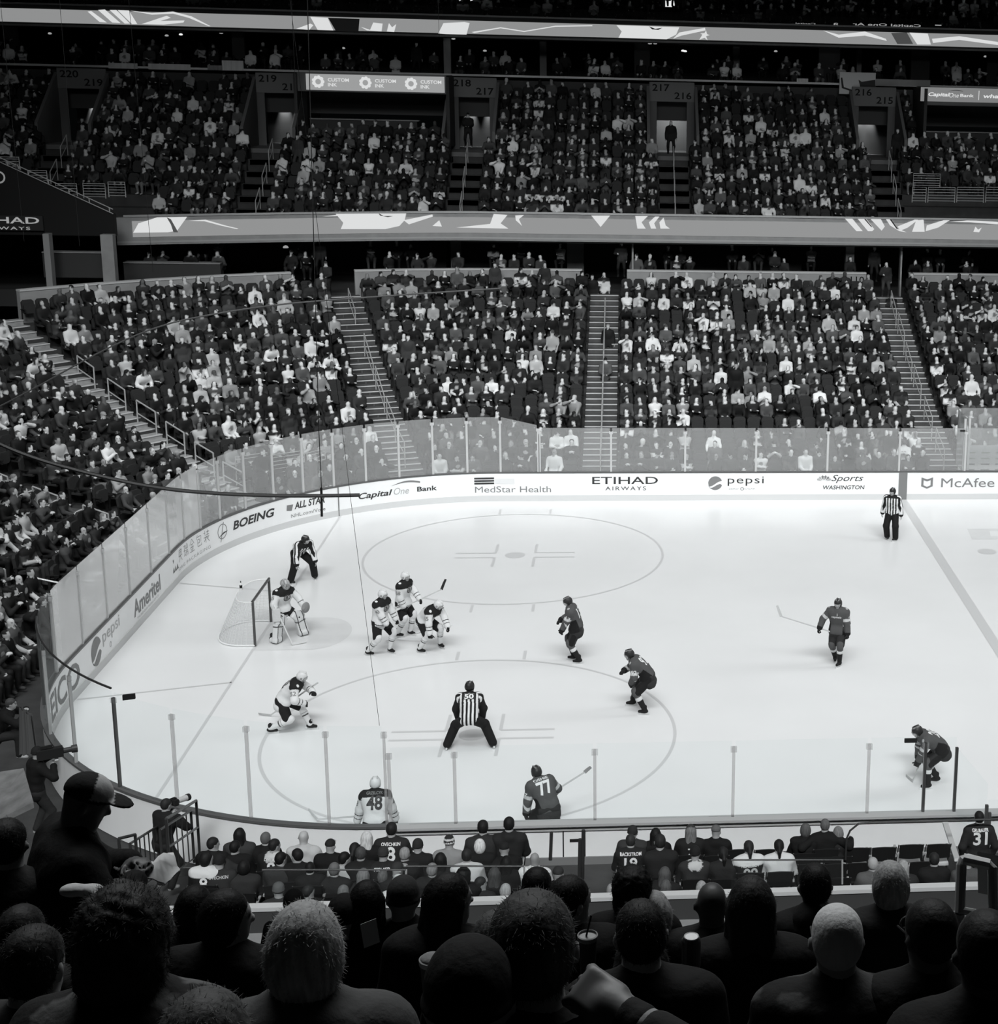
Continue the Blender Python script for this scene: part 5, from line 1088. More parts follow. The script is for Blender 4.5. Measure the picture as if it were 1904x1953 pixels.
def skater(uv, head, label, style, num, base_z=0.0, base=None, name=None, helm=None, skin=.36, gd=None, **pk):
    b = atz(*uv, 0.0) if base is None else np.array(base, float)
    pk = dict(dict(sc=.98, hip=(0, 0, .97), fl=(-.15, 0, .135), fr=(.15, 0, .135)), **pk)
    J = pose(b, head, **pk); root = tag(empty('person', b), label, 'person', None)
    body_mesh(J, root, skin, .014, style in ('stripes', 'stripes_dark'), .5, feet=False)
    st = {'white': 'white', 'goalie': 'goalie', 'dark': 'dark'}.get(style, 'officials')
    jer, L = jersey(J, root, style)
    trousers(J, root, st)
    if st in ('white', 'dark'): socks(J, root, st)
    if st != 'goalie': skates(J, root, .014 if st != 'officials' else .02, .35)
    gd = gd or {}
    if st in ('white', 'dark'):
        for sd in 'LR': glove(J, sd, root, .013 if st == 'white' else .02, d=gd.get('d' + sd), pn=gd.get('p' + sd), band=(.6 if st == 'dark' and sd == 'R' else None))
    if st != 'goalie': helmet(J, root, helm if helm is not None else {'white': .70, 'dark': .022, 'officials': .014}[st], st != 'x', .2 if st != 'white' else .6)
    hair_mesh(J, root, 'short', .02, .014)
    if st == 'white':
        crest(J, jer, root, 'spoked'); shoulder_patch(J, jer, root, M_white); back_number(J, jer, root, num, M_ink, name, M_inkgrey); sleeve_number(J, jer, root, num, M_inkgrey)
    if st == 'dark':
        crest(J, jer, root, 'word'); shoulder_patch(J, jer, root, M_inkpale); back_number(J, jer, root, num, M_white, name); sleeve_number(J, jer, root, num, M_white)
    if st == 'officials' and num:
        c = J['chest'] + J['up'] * .005; V, F = project_text(jer, subdiv(poly([(-.12, -.07), (.12, -.07), (.12, .07), (-.12, .07)]), .03), c, J['rs'], J['up'], J['fs'], .004); mesh_np('number_patch', V, F, M_ink, root)
        garment_text(jer, root, num, .17, .10, c, J['rs'], J['up'], J['fs'], M_white, 'back_number', .03, off=0) if 0 else mesh_np('back_number', *project_text(jer, subdiv(fit_text(num, .20, .12, bold=.03)), c, J['rs'], J['up'], J['fs'], .009), M_white, root)
    localise(root); return J, root
# officials
skater((578, 1109), -52, 'official in striped shirt bent forward with hands on knees behind the goal', 'stripes', '', hip=(0, -.22, .86), lean=48, hy=38, hp=8, L=(-.30, .26, .60), R=(.30, .26, .60), fl=(-.38, .0, .135), fr=(.38, .0, .135), tl=20, tr=-20, armL=(-1, -.2, .3), armR=(1, -.2, .3), kneeL=(-.3, 1, .1), kneeR=(.3, 1, .1))
skater((897, 1428), 92, 'official with number 50 on the back crouching with legs apart in the near circle', 'stripes_dark', '50', hip=(0, -.14, .80), lean=38, hy=-28, hp=6, L=(-.26, .24, .64), R=(.26, .24, .64), fl=(-.50, .02, .135), fr=(.50, .02, .135), tl=12, tr=-22, armL=(-1, -.35, .2), armR=(1, -.35, .2), kneeL=(-.15, 1, .2), kneeR=(.15, 1, .2))
skater((1700, 1030), -108, 'official in striped shirt standing alone beside the blue line', 'stripes', '', hip=(0, 0, .97), lean=4, hy=-25, hp=4, L=(-.33, .06, .80), R=(.34, -.04, .86), fl=(-.15, .06, .135), fr=(.15, -.06, .135), tl=28, tr=-20)
# goalkeeper with pads
def goalie():
    b = atz(545, 1216, 0)
    J = pose(b, -42, sc=1.0, hip=(0, -.12, .80), lean=15, twist=0, hy=14, hp=8, L=(-.38, .30, .84), R=(.38, .22, .80), fl=(-.42, .08, .135), fr=(.42, .02, .135), tl=12, tr=-16, armL=(-1, -.3, -.3), armR=(1, -.3, -.2), kneeL=(-.25, 1, .1), kneeR=(.25, 1, .1))
    root = tag(empty('person', b), 'goalkeeper in white with big leg pads crouching in front of the net', 'person')
    body_mesh(J, root, .36, .014, False, feet=False); jer, L = jersey(J, root, 'goalie'); trousers(J, root, 'goalie')
    for sd in 'LR':
        a, k, h = J['an' + sd], J['kn' + sd], J['hp' + sd]; f = J['ft' + sd]; u = nrm(k - a); B = basis(f, u)
        P = [RBox(a + u * .24 + f * .05, (.135, .075, .33), B, .04, 0, .03), RBox(k + (h - k) * .22 + f * .07, (.13, .07, .15), basis(f, nrm(h - k)), .04, 0, .06), RBox(a + f * .12 - A_(0, 0, .04), (.125, .13, .06), basis(f, A_(0, 0, 1)), .04, 0, .04)]
        V, F, Lb = sdf_mesh(P, .011); q = (V - a) @ B; col = col_arr(V, .68); col[(np.abs(np.abs(q[:, 0]) - .085) < .012) & (q[:, 1] > .06)] = grey(.03); col[(q[:, 2] > .30) & (q[:, 2] < .33)] = grey(.08); col[q[:, 1] < -.02] = grey(.02)
        mesh_np('leg_pad', V, F, M_cloth, root, True, col)
    skates(J, root, .02)
    # catching glove, blocker
    w = J['wrL']; P = hand_for(J, 'L', .7, 1.7, 0) + [Ell(w + J['f'] * .08 - A_(0, 0, .02), (.13, .06, .15), basis(J['f'], A_(0, 0, 1)), 0, .04)]; V, F, Lb = sdf_mesh(P, .010); col = col_arr(V, .6); col[(V - w) @ J['f'] > .09] = grey(.25); mesh_np('catching_glove', V, F, M_cloth, root, True, col)
    w = J['wrR']; P = hand_for(J, 'R', 1., 1.5, 0); B = basis(nrm(J['f'] * .7 + J['r'] * .7), A_(0, 0, 1)); P.append(RBox(w + B[:, 1] * .06, (.10, .03, .18), B, .02, 1, .015)); V, F, Lb = sdf_mesh(P, .010); col = col_arr(V, .03); col[Lb == 1] = grey(.62); mesh_np('blocker', V, F, M_cloth, root, True, col)
    # mask with cage
    sc = J['sc']; c, B = J['head'], J['HB']; W_ = lambda x, y, z: c + (B @ A_(x, y, z)) * sc
    P = [Ell(W_(0, -.0, .03), (.11, .128, .115), B, 0, .03), Ell(W_(0, .05, -.07), (.085, .085, .075), B, 0, .05)]; V, F, Lb = sdf_mesh(P, .009, [RBox(W_(0, .13, -.01), (.062, .06, .05), B, .02)]); q = (V - c) @ B; n = np.sin(q @ A_(60, 35, 50)) * np.sin(q @ A_(-40, 55, 30)); col = col_arr(V, .33) * (1 + .5 * n)[:, None]
    m = mesh_np('goalkeeper_mask', V, F, M_skin, root, True, col); mb = MB()
    for k in range(5): x = -.05 + k * .025; mb.tube([W_(x, .125, .045), W_(x * 1.05, .142, -.01), W_(x, .13, -.065)], .003, 5)
    for z in (-.04, 0, .03): mb.tube([W_(-.062, .115, z), W_(0, .145, z), W_(.062, .115, z)], .003, 5)
    mb.build('cage', M_steel, m)
    crest(J, jer, root, 'spoked'); shoulder_patch(J, jer, root, M_white); sleeve_number(J, jer, root, '35', M_inkgrey)
    localise(root)
    w = J['wrR']; stick(w + A_(-.05, -.02, .25), atz(552, 1232, .03) + A_(.05, .1, .02), J['f'] * .3 + J['r'] * -.9, 'broad goalkeeper stick with pale paddle held at the crease', .6, .6, bl=.36)
goalie()
# white team
J, _ = skater((728, 1247), -30, 'white-jersey player standing leftmost of the group of three', 'white', '40', hip=(0, -.03, .94), lean=10, hy=18, hp=8, L=(-.30, .28, .88), R=(.10, .32, .84), fl=(-.16, .16, .135), fr=(.26, -.22, .135), tl=10, tr=-10, armL=(-1, -.4, -.3), armR=(1, -.5, -.2))
J, _ = skater((771, 1213), -26, 'white-jersey player at the back of the three with raised stick blade', 'white', '58', hip=(0, -.02, .99), lean=9, hy=4, hp=4, L=(-.14, .44, 1.06), R=(.20, .16, .92), fl=(-.12, .12, .135), fr=(.14, -.10, .135), tl=6, tr=-12, armL=(-1, -.3, -.5), armR=(1, -.6, -.2))
p0, p1 = J['wrR'], J['wrL']; d = nrm(p1 - p0); stick(p0 - d * .25, p1 + d * .62, A_(.35, .1, .95), 'stick with dark blade pointing up held by the rear player of three', .45, .02)
J, _ = skater((820, 1241), -36, 'white-jersey player bent forward rightmost of the group of three', 'white', '55', hip=(0, -.18, .86), lean=50, hy=22, hp=22, L=(-.14, .52, .72), R=(.30, .30, .55), fl=(-.32, .08, .135), fr=(.26, -.10, .135), tl=14, tr=-12, armL=(-1, -.1, -.2), armR=(1, -.2, .1))
p0, p1 = J['wrL'], J['wrR']; hl = atz(752, 1218, .04); stick(p0 + nrm(p0 - p1) * .12, hl, A_(-.5, -.8, .02), 'stick reaching down to the left from the bent player of three', .45, .3)
J, _ = skater((558, 1392), -2, 'white-jersey player striding forward alone in the near left of the ice', 'white', '52', hip=(-.02, -.20, .76), lean=44, hy=6, hp=12, L=(-.02, .50, .92), R=(.20, .34, .74), fl=(-.02, .40, .135), fr=(.20, -.44, .135), tl=0, tr=-4, armL=(-1, -.2, -.3), armR=(1, -.5, -.1), kneeL=(0, 1, .5), kneeR=(.1, 1, .2))
stick(J['wrL'] + A_(.12, .04, .22), atz(516, 1364, .04), A_(-.9, .2, 0), 'stick carried across the body of the striding player', .45, .5)
def base_for_head(u, v, zhead):
    """stand a skater so that the top of the head at height zhead meets this pixel"""
    p = atz(u, v, zhead); return A_(p[0], p[1], 0)
b = base_for_head(716, 1487, 1.66)
J, _ = skater(None, 93, 'white-jersey player with number 48 on the back at the near boards', 'white', '48', base=b + A_(0, -.12, 0), name='GRZELCYK', hip=(0, -.08, .92), lean=20, hy=2, hp=10, L=(-.40, .16, .72), R=(.38, .18, .74), fl=(-.26, .0, .135), fr=(.26, .0, .135), armL=(-1, -.2, 0), armR=(1, -.2, 0))
stick(J['wrR'] + A_(.05, .05, .1), atz(606, 1563, .10), A_(-.75, .5, .5), 'stick lying low to the left of the player with number 48', .1, .5)
# dark team
J, _ = skater((1098, 1263), 176, 'dark-jersey player standing with head lowered between the two circles', 'dark', '13', hip=(0, -.05, .98), lean=18, hy=10, hp=24, L=(-.14, .34, .90), R=(.12, .40, 1.10), fl=(-.10, -.10, .135), fr=(.14, .06, .135), tl=-4, tr=6, armL=(-1, -.5, 0), armR=(1, -.6, -.2))
J, _ = skater((1222, 1356), 174, 'dark-jersey player crouching at the right edge of the near circle', 'dark', '92', hip=(0, -.20, .90), lean=44, hy=6, hp=12, L=(-.12, .22, .74), R=(.10, .42, .98), fl=(-.22, -.12, .135), fr=(.30, .22, .135), tl=4, tr=-6, armL=(-1, -.5, .1), armR=(1, -.4, -.2))
J, _ = skater((1597, 1266), -112, 'dark-jersey player facing the stands with stick held out to the left', 'dark', '22', hip=(0, 0, .99), lean=8, hy=-4, hp=6, L=(-.30, .18, .92), R=(.44, .26, 1.02), fl=(-.10, .16, .135), fr=(.10, -.16, .135), tl=16, tr=-16, armL=(-1, -.6, -.1), armR=(1, -.3, -.5))
p = J['wrR']; q = J['wrL']; hl = atz(1517, 1184, 1.0); hl = p + A_(-.98, .10, .30); stick(p - nrm(hl - p) * .55, hl, A_(-.35, .0, .9), 'stick held out to the left with a white blade by the facing player', .45, .6)
b = base_for_head(1027, 1462, 1.58)
J, _ = skater(None, 106, 'dark-jersey player with number 77 on the back gliding near the boards', 'dark', '77', base=b + A_(.10, -.18, 0), name='OSHIE', hip=(.06, -.16, .90), lean=28, side=-13, twist=8, hy=12, hp=8, L=(-.36, .02, .62), R=(.26, .34, .90), fl=(-.24, .06, .135), fr=(.30, -.06, .135), armL=(-1, -.3, -.1), armR=(1, -.5, 0))
stick(J['wrR'] - A_(.25, 0, .12), J['wrR'] + A_(.62, .25, .34), A_(.6, .2, .5), 'stick pointing up to the right behind the player with number 77', .3, .3, bl=.16)
J, _ = skater((1772, 1500), 186, 'dark-jersey player bent low behind the dark post at the near right', 'dark', '20', hip=(0, -.26, .90), lean=58, hy=-4, hp=22, L=(-.08, .30, .62), R=(.10, .24, .64), fl=(-.12, .06, .135), fr=(.16, -.22, .135), tl=0, tr=4, armL=(-1, -.2, -.2), armR=(1, -.1, -.2), kneeL=(-.1, 1, .1), kneeR=(.1, 1, .1))
stick(J['wrL'] + A_(.15, .0, .30), atz(1741, 1490, .03), A_(-.3, .75, .0), 'stick reaching down to the ice from the low bent player', .4, .5)

# ---- goal frame with netting
gp = tag(empty('goal_net', (GX, 12.955, 0)), 'hockey goal with dark posts and white netting on the goal line', 'goal')
for y in (12.955 - .915, 12.955 + .915): m = MB(); m.tube([(GX, y, 0), (GX, y, 1.22)], .034, 10); m.build('post', M_post, gp)
m = MB(); m.tube([(GX, 12.955 - .945, 1.22), (GX, 12.955 + .945, 1.22)], .034, 10); m.build('crossbar', M_post, gp)
def gnet(t, z):   # back of the net: bulges behind the goal line
    dp = (.56 + (1.12 - .56) * (1 - z / 1.22)); y = 12.955 + .93 * math.cos(t) * (1 + .12 * math.sin(t)); return (GX - dp * math.sin(t) ** .7 if 0 < t < np.pi else GX, y, z)
m = MB(); m.tube([gnet(t, .03) for t in np.linspace(0, np.pi, 24)], .022, 6); m.build('base_frame', M_net, gp)
m = MB(); m.tube([gnet(t, 1.20) for t in np.linspace(0, np.pi, 24)], .018, 6); m.build('top_frame', M_net, gp)
mn = bpy.data.materials.new('goal_netting'); mn.use_nodes = True; nt = mn.node_tree; pbs = nt.nodes['Principled BSDF']; pbs.inputs['Base Color'].default_value = (.75, .76, .77, 1); tr = nt.nodes.new('ShaderNodeBsdfTransparent'); mx = nt.nodes.new('ShaderNodeMixShader'); mx.inputs[0].default_value = .30; nt.links.new(tr.outputs[0], mx.inputs[1]); nt.links.new(pbs.outputs[0], mx.inputs[2]); nt.links.new(mx.outputs[0], nt.nodes['Material Output'].inputs[0])
m = MB(); ts = np.linspace(0, np.pi, 40); zs = np.linspace(.03, 1.2, 14); m.add([gnet(t, z) for z in zs for t in ts], [(i * 40 + j, i * 40 + j + 1, i * 40 + 41 + j, i * 40 + 40 + j) for i in range(13) for j in range(39)])
m.add([gnet(t, 1.2) for t in ts] , [tuple(range(40))]); m.build('netting', mn, gp, True)
m = MB()
for t in np.linspace(.1, np.pi - .1, 34): m.tube([gnet(t, z) for z in np.linspace(.03, 1.2, 6)], .0022, 4)
for z in np.linspace(.1, 1.15, 14): m.tube([gnet(t, z) for t in np.linspace(0, np.pi, 24)], .0022, 4)
m.build('net_cords', M_net, gp); localise(gp)
m = MB(); m.box((GX - 1.0, 12.3, 1.16), (GX - .8, 12.5, 1.19)) if 0 else None
bt = atz(452, 1132, 1.25); root = tag(empty('water_bottle', bt), 'small dark water bottle standing on the top of the net', 'bottle'); m = MB(); m.lathe((GX - .52, 13.02, 1.22), [(.035, 0), (.036, .14), (.03, .17), (.012, .19)], 12); m.build('bottle_body', M_white, root); m = MB(); m.lathe((GX - .52, 13.02, 1.26), [(.0365, 0), (.037, .08)], 12); m.build('band', M_black, root); m = MB(); m.lathe((GX - .52, 13.02, 1.40), [(.016, 0), (.012, .05)], 8); m.build('nozzle', M_black, root); localise(root)
# =================================================================== SPECTATORS AND SEATS OF THE FAR AND END STANDS
SEATED = [  # hand targets in the figure's own frame, head turn, lean
    dict(L=(-.10, .34, .62), R=(.10, .34, .62)), dict(L=(-.14, .40, .60), R=(.12, .36, .62), hy=18, lean=6), dict(L=(.10, .26, .82), R=(-.12, .28, .80), hy=-8),
    dict(L=(-.06, .34, .92), R=(.06, .34, .92), lean=4), dict(L=(-.12, .42, .60), R=(.10, .22, 1.14), hy=-14, armR=(.9, .1, -.4)), dict(L=(-.16, .46, .62), R=(.16, .46, .62), lean=30, hp=-6, hy=10),
    dict(L=(-.10, .24, 1.12), R=(.14, .36, .62), hy=14, armL=(-.9, .1, -.4)), dict(L=(-.24, .30, .60), R=(.24, .30, .60), hy=-22, lean=-6), dict(L=(-.08, .38, .70), R=(.08, .36, .74), hp=26, lean=8),
    dict(L=(-.12, .34, .62), R=(.12, .34, .62), hy=32, lean=2, side=5), dict(L=(-.05, .30, .78), R=(.12, .38, .62), hy=-30, side=-5)]
STAND = [dict(L=(-.28, .08, .84), R=(.28, .06, .84)), dict(L=(-.10, .34, 1.10), R=(.10, .34, 1.10)), dict(L=(-.26, .10, .86), R=(.16, .32, 1.16), hy=20)]
HAIRK = ['short', 'short', 'long', 'cap', 'short', 'bob', 'bald', 'beanie', 'long', 'short', 'tail', 'short', 'cap', 'long']
def proto(pk, hair, res, stand=False):
    sc = .97
    base = dict(hip=(0, 0, .52), fl=(-.13, .40, .09), fr=(.13, .40, .09), lean=2, tl=-8, tr=8, sc=sc) if not stand else dict(sc=sc)
    J = pose((0, 0, 0), 0, **{**base, **pk}); P = head_prims(J, 0, sc)
    T = torso_prims(J, .018, 2, 1.05, 1, .03)
    for sd in 'LR':
        a = arm_prims(J, sd, .016, 2, .066, .055, .042, .95); a[1].lab = 3; T += a
        T += leg_prims(J, sd, .012, 4, .092, .068, .052) + [Cone(J['an' + sd] - A_(0, 0, .03), J['an' + sd] + J['ft' + sd] * .15 - A_(0, 0, .05), .048, .042, 5, .02)]
        w = J['wr' + sd]; e = nrm(w - J['el' + sd])
        T += hand_prims(w, e, -J['r'] * (-1 if sd == 'L' else 1) - A_(0, 0, .5), -1 if sd == 'L' else 1, sc, .8, 1.25, 0) if res < .03 else [Cone(w, w + e * .10, .042, .036, 0, .02)]
    P += T
    c, B = J['head'], J['HB']; W_ = lambda x, y, z: c + B @ A_(x, y, z)
    if hair == 'cap': P += [Ell(W_(0, -.01, .05), (.088, .105, .085), B, 1, .01), Ell(W_(0, .11, .05), (.07, .07, .016), B, 1, .01), Ell(W_(0, -.05, -.01), (.08, .06, .07), B, 6, .01)]
    elif hair == 'beanie': P += [Ell(W_(0, -.012, .055), (.093, .107, .10), B, 1, .01)]
    elif hair != 'bald': P += [Ell(W_(0, -.028, .048), (.084, .096, .080), B, 6, .01), Ell(W_(0, -.052, -.0), (.078, .06, .078), B, 6, .02)]
    if hair in ('long', 'bob'):
        for q in (-1, 1): P.append(Cone(W_(q * .06, -.03, 0), W_(q * .075, -.03, -.20 if hair == 'long' else -.09), .042, .038, 6, .02))
    if hair == 'tail': P.append(Cone(W_(0, -.11, .03), W_(0, -.13, -.12), .035, .025, 6, .02))
    V, F, L = sdf_mesh(P, res); eyes = np.zeros(len(V))
    if res < .03: f = face_colour(V, np.ones((len(V), 3)), J, sc)[:, 0]; eyes = (f < .9) & (L == 0)
    chest = (L == 2) & (((V - J['chest']) @ J['r'] / .085) ** 2 + (((V - J['chest']) @ J['up'] + .05) / .075) ** 2 < 1) & ((V - J['chest']) @ J['f'] > .05)
    L = np.where(chest, 7, L); yoke = (L == 2) & (((V - J['neck']) @ J['up']) > -.13); L = np.where(yoke, 8, L)
    return V.astype(np.float32), F.astype(np.int32), L, np.asarray(eyes, bool)
def palette():
    """albedo per region: 0 skin 1 hat 2 top 3 sleeves 4 trousers 5 shoes 6 hair 7 chest 8 yoke, and words for it"""
    p = np.zeros(9); p[0] = rng.choice([.68, .60, .50, .32, .13], p=[.35, .3, .2, .1, .05]); p[6] = rng.choice([.012, .03, .08, .22, .45], p=[.4, .28, .16, .1, .06])
    p[1] = rng.choice([.012, .06, .30, .65], p=[.45, .3, .1, .15]); p[5] = rng.choice([.01, .05, .5], p=[.6, .25, .15]); p[4] = rng.choice([.010, .025, .05, .16], p=[.4, .3, .22, .08])
    u = rng.random()
    if u < .44: v = rng.choice([.006, .010, .016, .028]); p[2] = p[3] = p[7] = p[8] = v; w = 'black jacket' if v < .012 else 'dark jacket'
    elif u < .66: p[2] = rng.choice([.04, .055]); p[3] = rng.choice([.07, .45, .02, .015]); p[7] = rng.choice([.35, .075, .012, .05]); p[8] = rng.choice([.075, .012]); w = 'mid grey team jersey'
    elif u < .80: v = rng.choice([.03, .045, .065, .095]); p[2] = p[7] = p[8] = v; p[3] = v * rng.choice([1, 1, .5]); w = 'mid grey top'
    elif u < .86: v = rng.choice([.26, .36, .48]); p[2] = p[3] = p[7] = p[8] = v; w = 'light grey top'
    elif u < .925: v = rng.choice([.72, .82]); p[2] = p[8] = p[3] = v; p[7] = rng.choice([v, v, .2]); w = 'white top'
    elif u < .965: p[2] = .015; p[3] = rng.choice([.6, .02]); p[7] = .4; p[8] = .015; w = 'black jersey with pale crest'
    else: p[2] = .78; p[3] = .7; p[7] = .12; p[8] = .014; w = 'white jersey with dark shoulders'
    return p, w
def ordinal(n):
    one = ['first', 'second', 'third', 'fourth', 'fifth', 'sixth', 'seventh', 'eighth', 'ninth', 'tenth', 'eleventh', 'twelfth', 'thirteenth', 'fourteenth', 'fifteenth', 'sixteenth', 'seventeenth', 'eighteenth', 'nineteenth']
    if n < 20: return one[n - 1]
    t = ['twent', 'thirt', 'fort', 'fift', 'sixt', 'sevent'][n // 10 - 2]; return t + ('ieth' if n % 10 == 0 else 'y-' + one[n % 10 - 1])
LOD1 = [proto(SEATED[i % len(SEATED)], HAIRK[i], .061) for i in range(14)] ; LOD1S = [proto(STAND[i % 3], HAIRK[(i * 3) % 14], .062, True) for i in range(4)]
LOD0 = [proto(SEATED[(i * 3) % len(SEATED)], HAIRK[i], .029) for i in range(14)]; LOD0S = [proto(STAND[i % 3], HAIRK[(i * 5) % 14], .029, True) for i in range(3)]
def project(p):
    c = (np.asarray(p, float) - CP) @ RM; return PX + FPX * c[0] / -c[2], PY - FPX * c[1] / -c[2]
def in_view(p, mx=60, my=50): u, v = project(p); return -mx < u < W + mx and -my < v < H + my
# slots: position of the tread point under a seat, heading, description
SLOTS = []
order = [('low', 'lower stairs'), ('end', 'end stairs'), ('corner', 'corner stairs'), ('curve', 'curve stairs'), ('middle', 'middle stairs'), ('right', 'right stairs')]
def add_slot(x, y, z, ang, row, desc, occ, tier): SLOTS.append(dict(p=np.array([x, y, z]), a=ang, row=row, desc=desc, occ=occ, tier=tier))
for i in range(NROW):
    d = row_d(i) + .05; hw = .72; al = [(AISLES[k](d), nm) for k, nm in order]; Lmin = -(R0 + d) * math.pi / 2 - E1 - (R0 + d) * math.pi / 4
    edges = [Lmin - 1] + [a for a, _ in al] + [26.5]
    for k in range(len(edges) - 1):
        a, b = edges[k] + hw, edges[k + 1] - hw; n = int((b - a) / .545)
        if n < 1: continue
        for j in range(n):
            L = a + (j + .5) * (b - a) / n; s = L2s(L, d); (x, y), nn = rink(s, d)
            if not in_view((x, y, row_z(i) + .8)): continue
            if x > 24.3 and i < 1: continue
            if y < 4 : continue
            lf = n - j; rt = j + 1
            desc = (f'{ordinal(rt)} seat right of {al[k - 1][1]}' if k > 0 and rt <= lf or k == len(al) else f'{ordinal(lf)} seat left of {al[k][1]}')
            occ = .80
            if 15.5 < x < 20 and i in (1, 2, 3, 4): occ = .25
            if i in (7, 8, 15) and 3 < x < 14: occ = .6
            add_slot(x, y, row_z(i), math.degrees(math.atan2(-nn[1], -nn[0])), i, desc, occ, 0)
for i in range(NC):
    for a, b in club_spans(i):
        n = int((b - a - .1) / .54)
        for j in range(n):
            x = a + .05 + (j + .5) * (b - a - .1) / n
            if in_view((x, club_y(i), club_z(i) + .8)): add_slot(x, club_y(i), club_z(i), -90 + 10 * math.sin(x * .05), i, '', .84 if i < 9 else .7, 1)
for x in np.arange(-9, 34, .62):   # lower boxes, suites, upper deck
    gap = min(abs(x - 11.9), abs(x - 24.7), abs(x + .2)) < 1.1
    if not gap: add_slot(x, 44.6, 5.25, -90, 0, '', .42, 2); add_slot(x + .2, 45.9, 5.6, -90, 0, '', .30, 2)
for x in np.arange(-20, 36, .6):
    add_slot(x, 53.75, 14.05, -90, 0, '', .42, 3); add_slot(x + .3, 55.2, 14.35, -90, 0, '', .38, 3)
    for i in range(5): add_slot(x + .1 * i, 55.3 + .8 * i, 17.0 + .55 * i, -90, 0, '', .75, 4)
SLOTS = [s for s in SLOTS if in_view(s['p'] + A_(0, 0, .8))]
for s in SLOTS: s['dist'] = np.linalg.norm(s['p'] - CP); s['on'] = rng.random() < s['occ']
near_sorted = sorted([s for s in SLOTS if s['on'] and s['tier'] == 0], key=lambda s: s['dist'])
N_IND = 165
for s in near_sorted[:N_IND]: s['ind'] = True
def place(V, p, ang, sc=1.0):
    a = math.radians(ang); c, s_ = math.cos(a), math.sin(a); Q = V * sc
    return np.stack([Q[:, 0] * c - Q[:, 1] * s_, Q[:, 0] * s_ + Q[:, 1] * c, Q[:, 2]], 1) + p
NAMES_ROW = lambda i: f'{ordinal(i + 1)} row'
bigV, bigF, bigC, nb = [], [], [], 0
for s in SLOTS:
    if not s['on']: continue
    pal, w = palette(); stand = rng.random() < .02 and s['tier'] < 2; ang = s['a'] + rng.normal(0, 9); sc = float(np.clip(rng.normal(1.0, .05), .88, 1.1))
    if s.get('ind'):
        V, F, L, eyes = (LOD0S if stand else LOD0)[int(rng.integers(3 if stand else 14))]
        col = pal[L] * np.where(eyes, .3, 1.0); col3 = col[:, None] * np.array([.985, .997, 1.0])
        o = mesh_np('person', V * sc, F, M_person, None, True, col3); o.location = s['p']; o.rotation_euler = (0, 0, math.radians(ang))
        tag(o, f'{"standing" if stand else "seated"} spectator in {w}, {NAMES_ROW(s["row"])}, {s["desc"]}', 'person', 'spectators in the end stand and far front rows')
    else:
        V, F, L, eyes = (LOD1S if stand else LOD1)[int(rng.integers(4 if stand else 14))]
        P = place(V, s['p'], ang, sc); bigV.append(P); bigF.append(F + nb); bigC.append(pal[L]); nb += len(V)
# people standing in the stairways, portals and concourse
for u, v, y, z, nm in ((610, 475, 44.5, None, 0), (622, 520, 42.6, None, 1), (1152, 540, 43.2, None, 2), (1160, 640, 38.6, None, 0), (1155, 705, 36.0, None, 1), (1185, 480, 44.6, None, 2), (1700, 580, 42, None, 1), (1668, 490, 44.8, None, 0), (1690, 520, 44, None, 2), (1280, 250, 51.5, None, 0), (893, 235, 51.5, None, 1), (158, 245, 51.3, None, 0), (210, 260, 49.0, None, 2), (1712, 265, 49.5, None, 0), (1478, 1000 / 2, 44, None, 1), (488, 540, 41.2, None, 0), (1130, 545, 43.0, None, 0), (755, 125, 53.3, None, 1), (795, 100, 55, None, 0)):
    p = aty(u, v, y); pal, w = palette(); dark = nm == 0 or y > 51
    if y == 49.0 or y == 53.3: pal[[2, 3, 7, 8]] = .6
    elif dark: pal[[2, 3, 7, 8]] = .012
    V, F, L, eyes = LOD1S[nm]; P = place(V, p - A_(0, 0, 1.2), -90); bigV.append(P); bigF.append(F + nb); bigC.append(pal[L]); nb += len(V)
c = np.concatenate(bigC)
crowd = mesh_np('crowd', np.concatenate(bigV), np.concatenate(bigF), M_person, None, True, c)
tag(crowd, 'crowd of spectators filling the far stands, club tier, suites and upper deck', 'crowd', None, 'stuff')
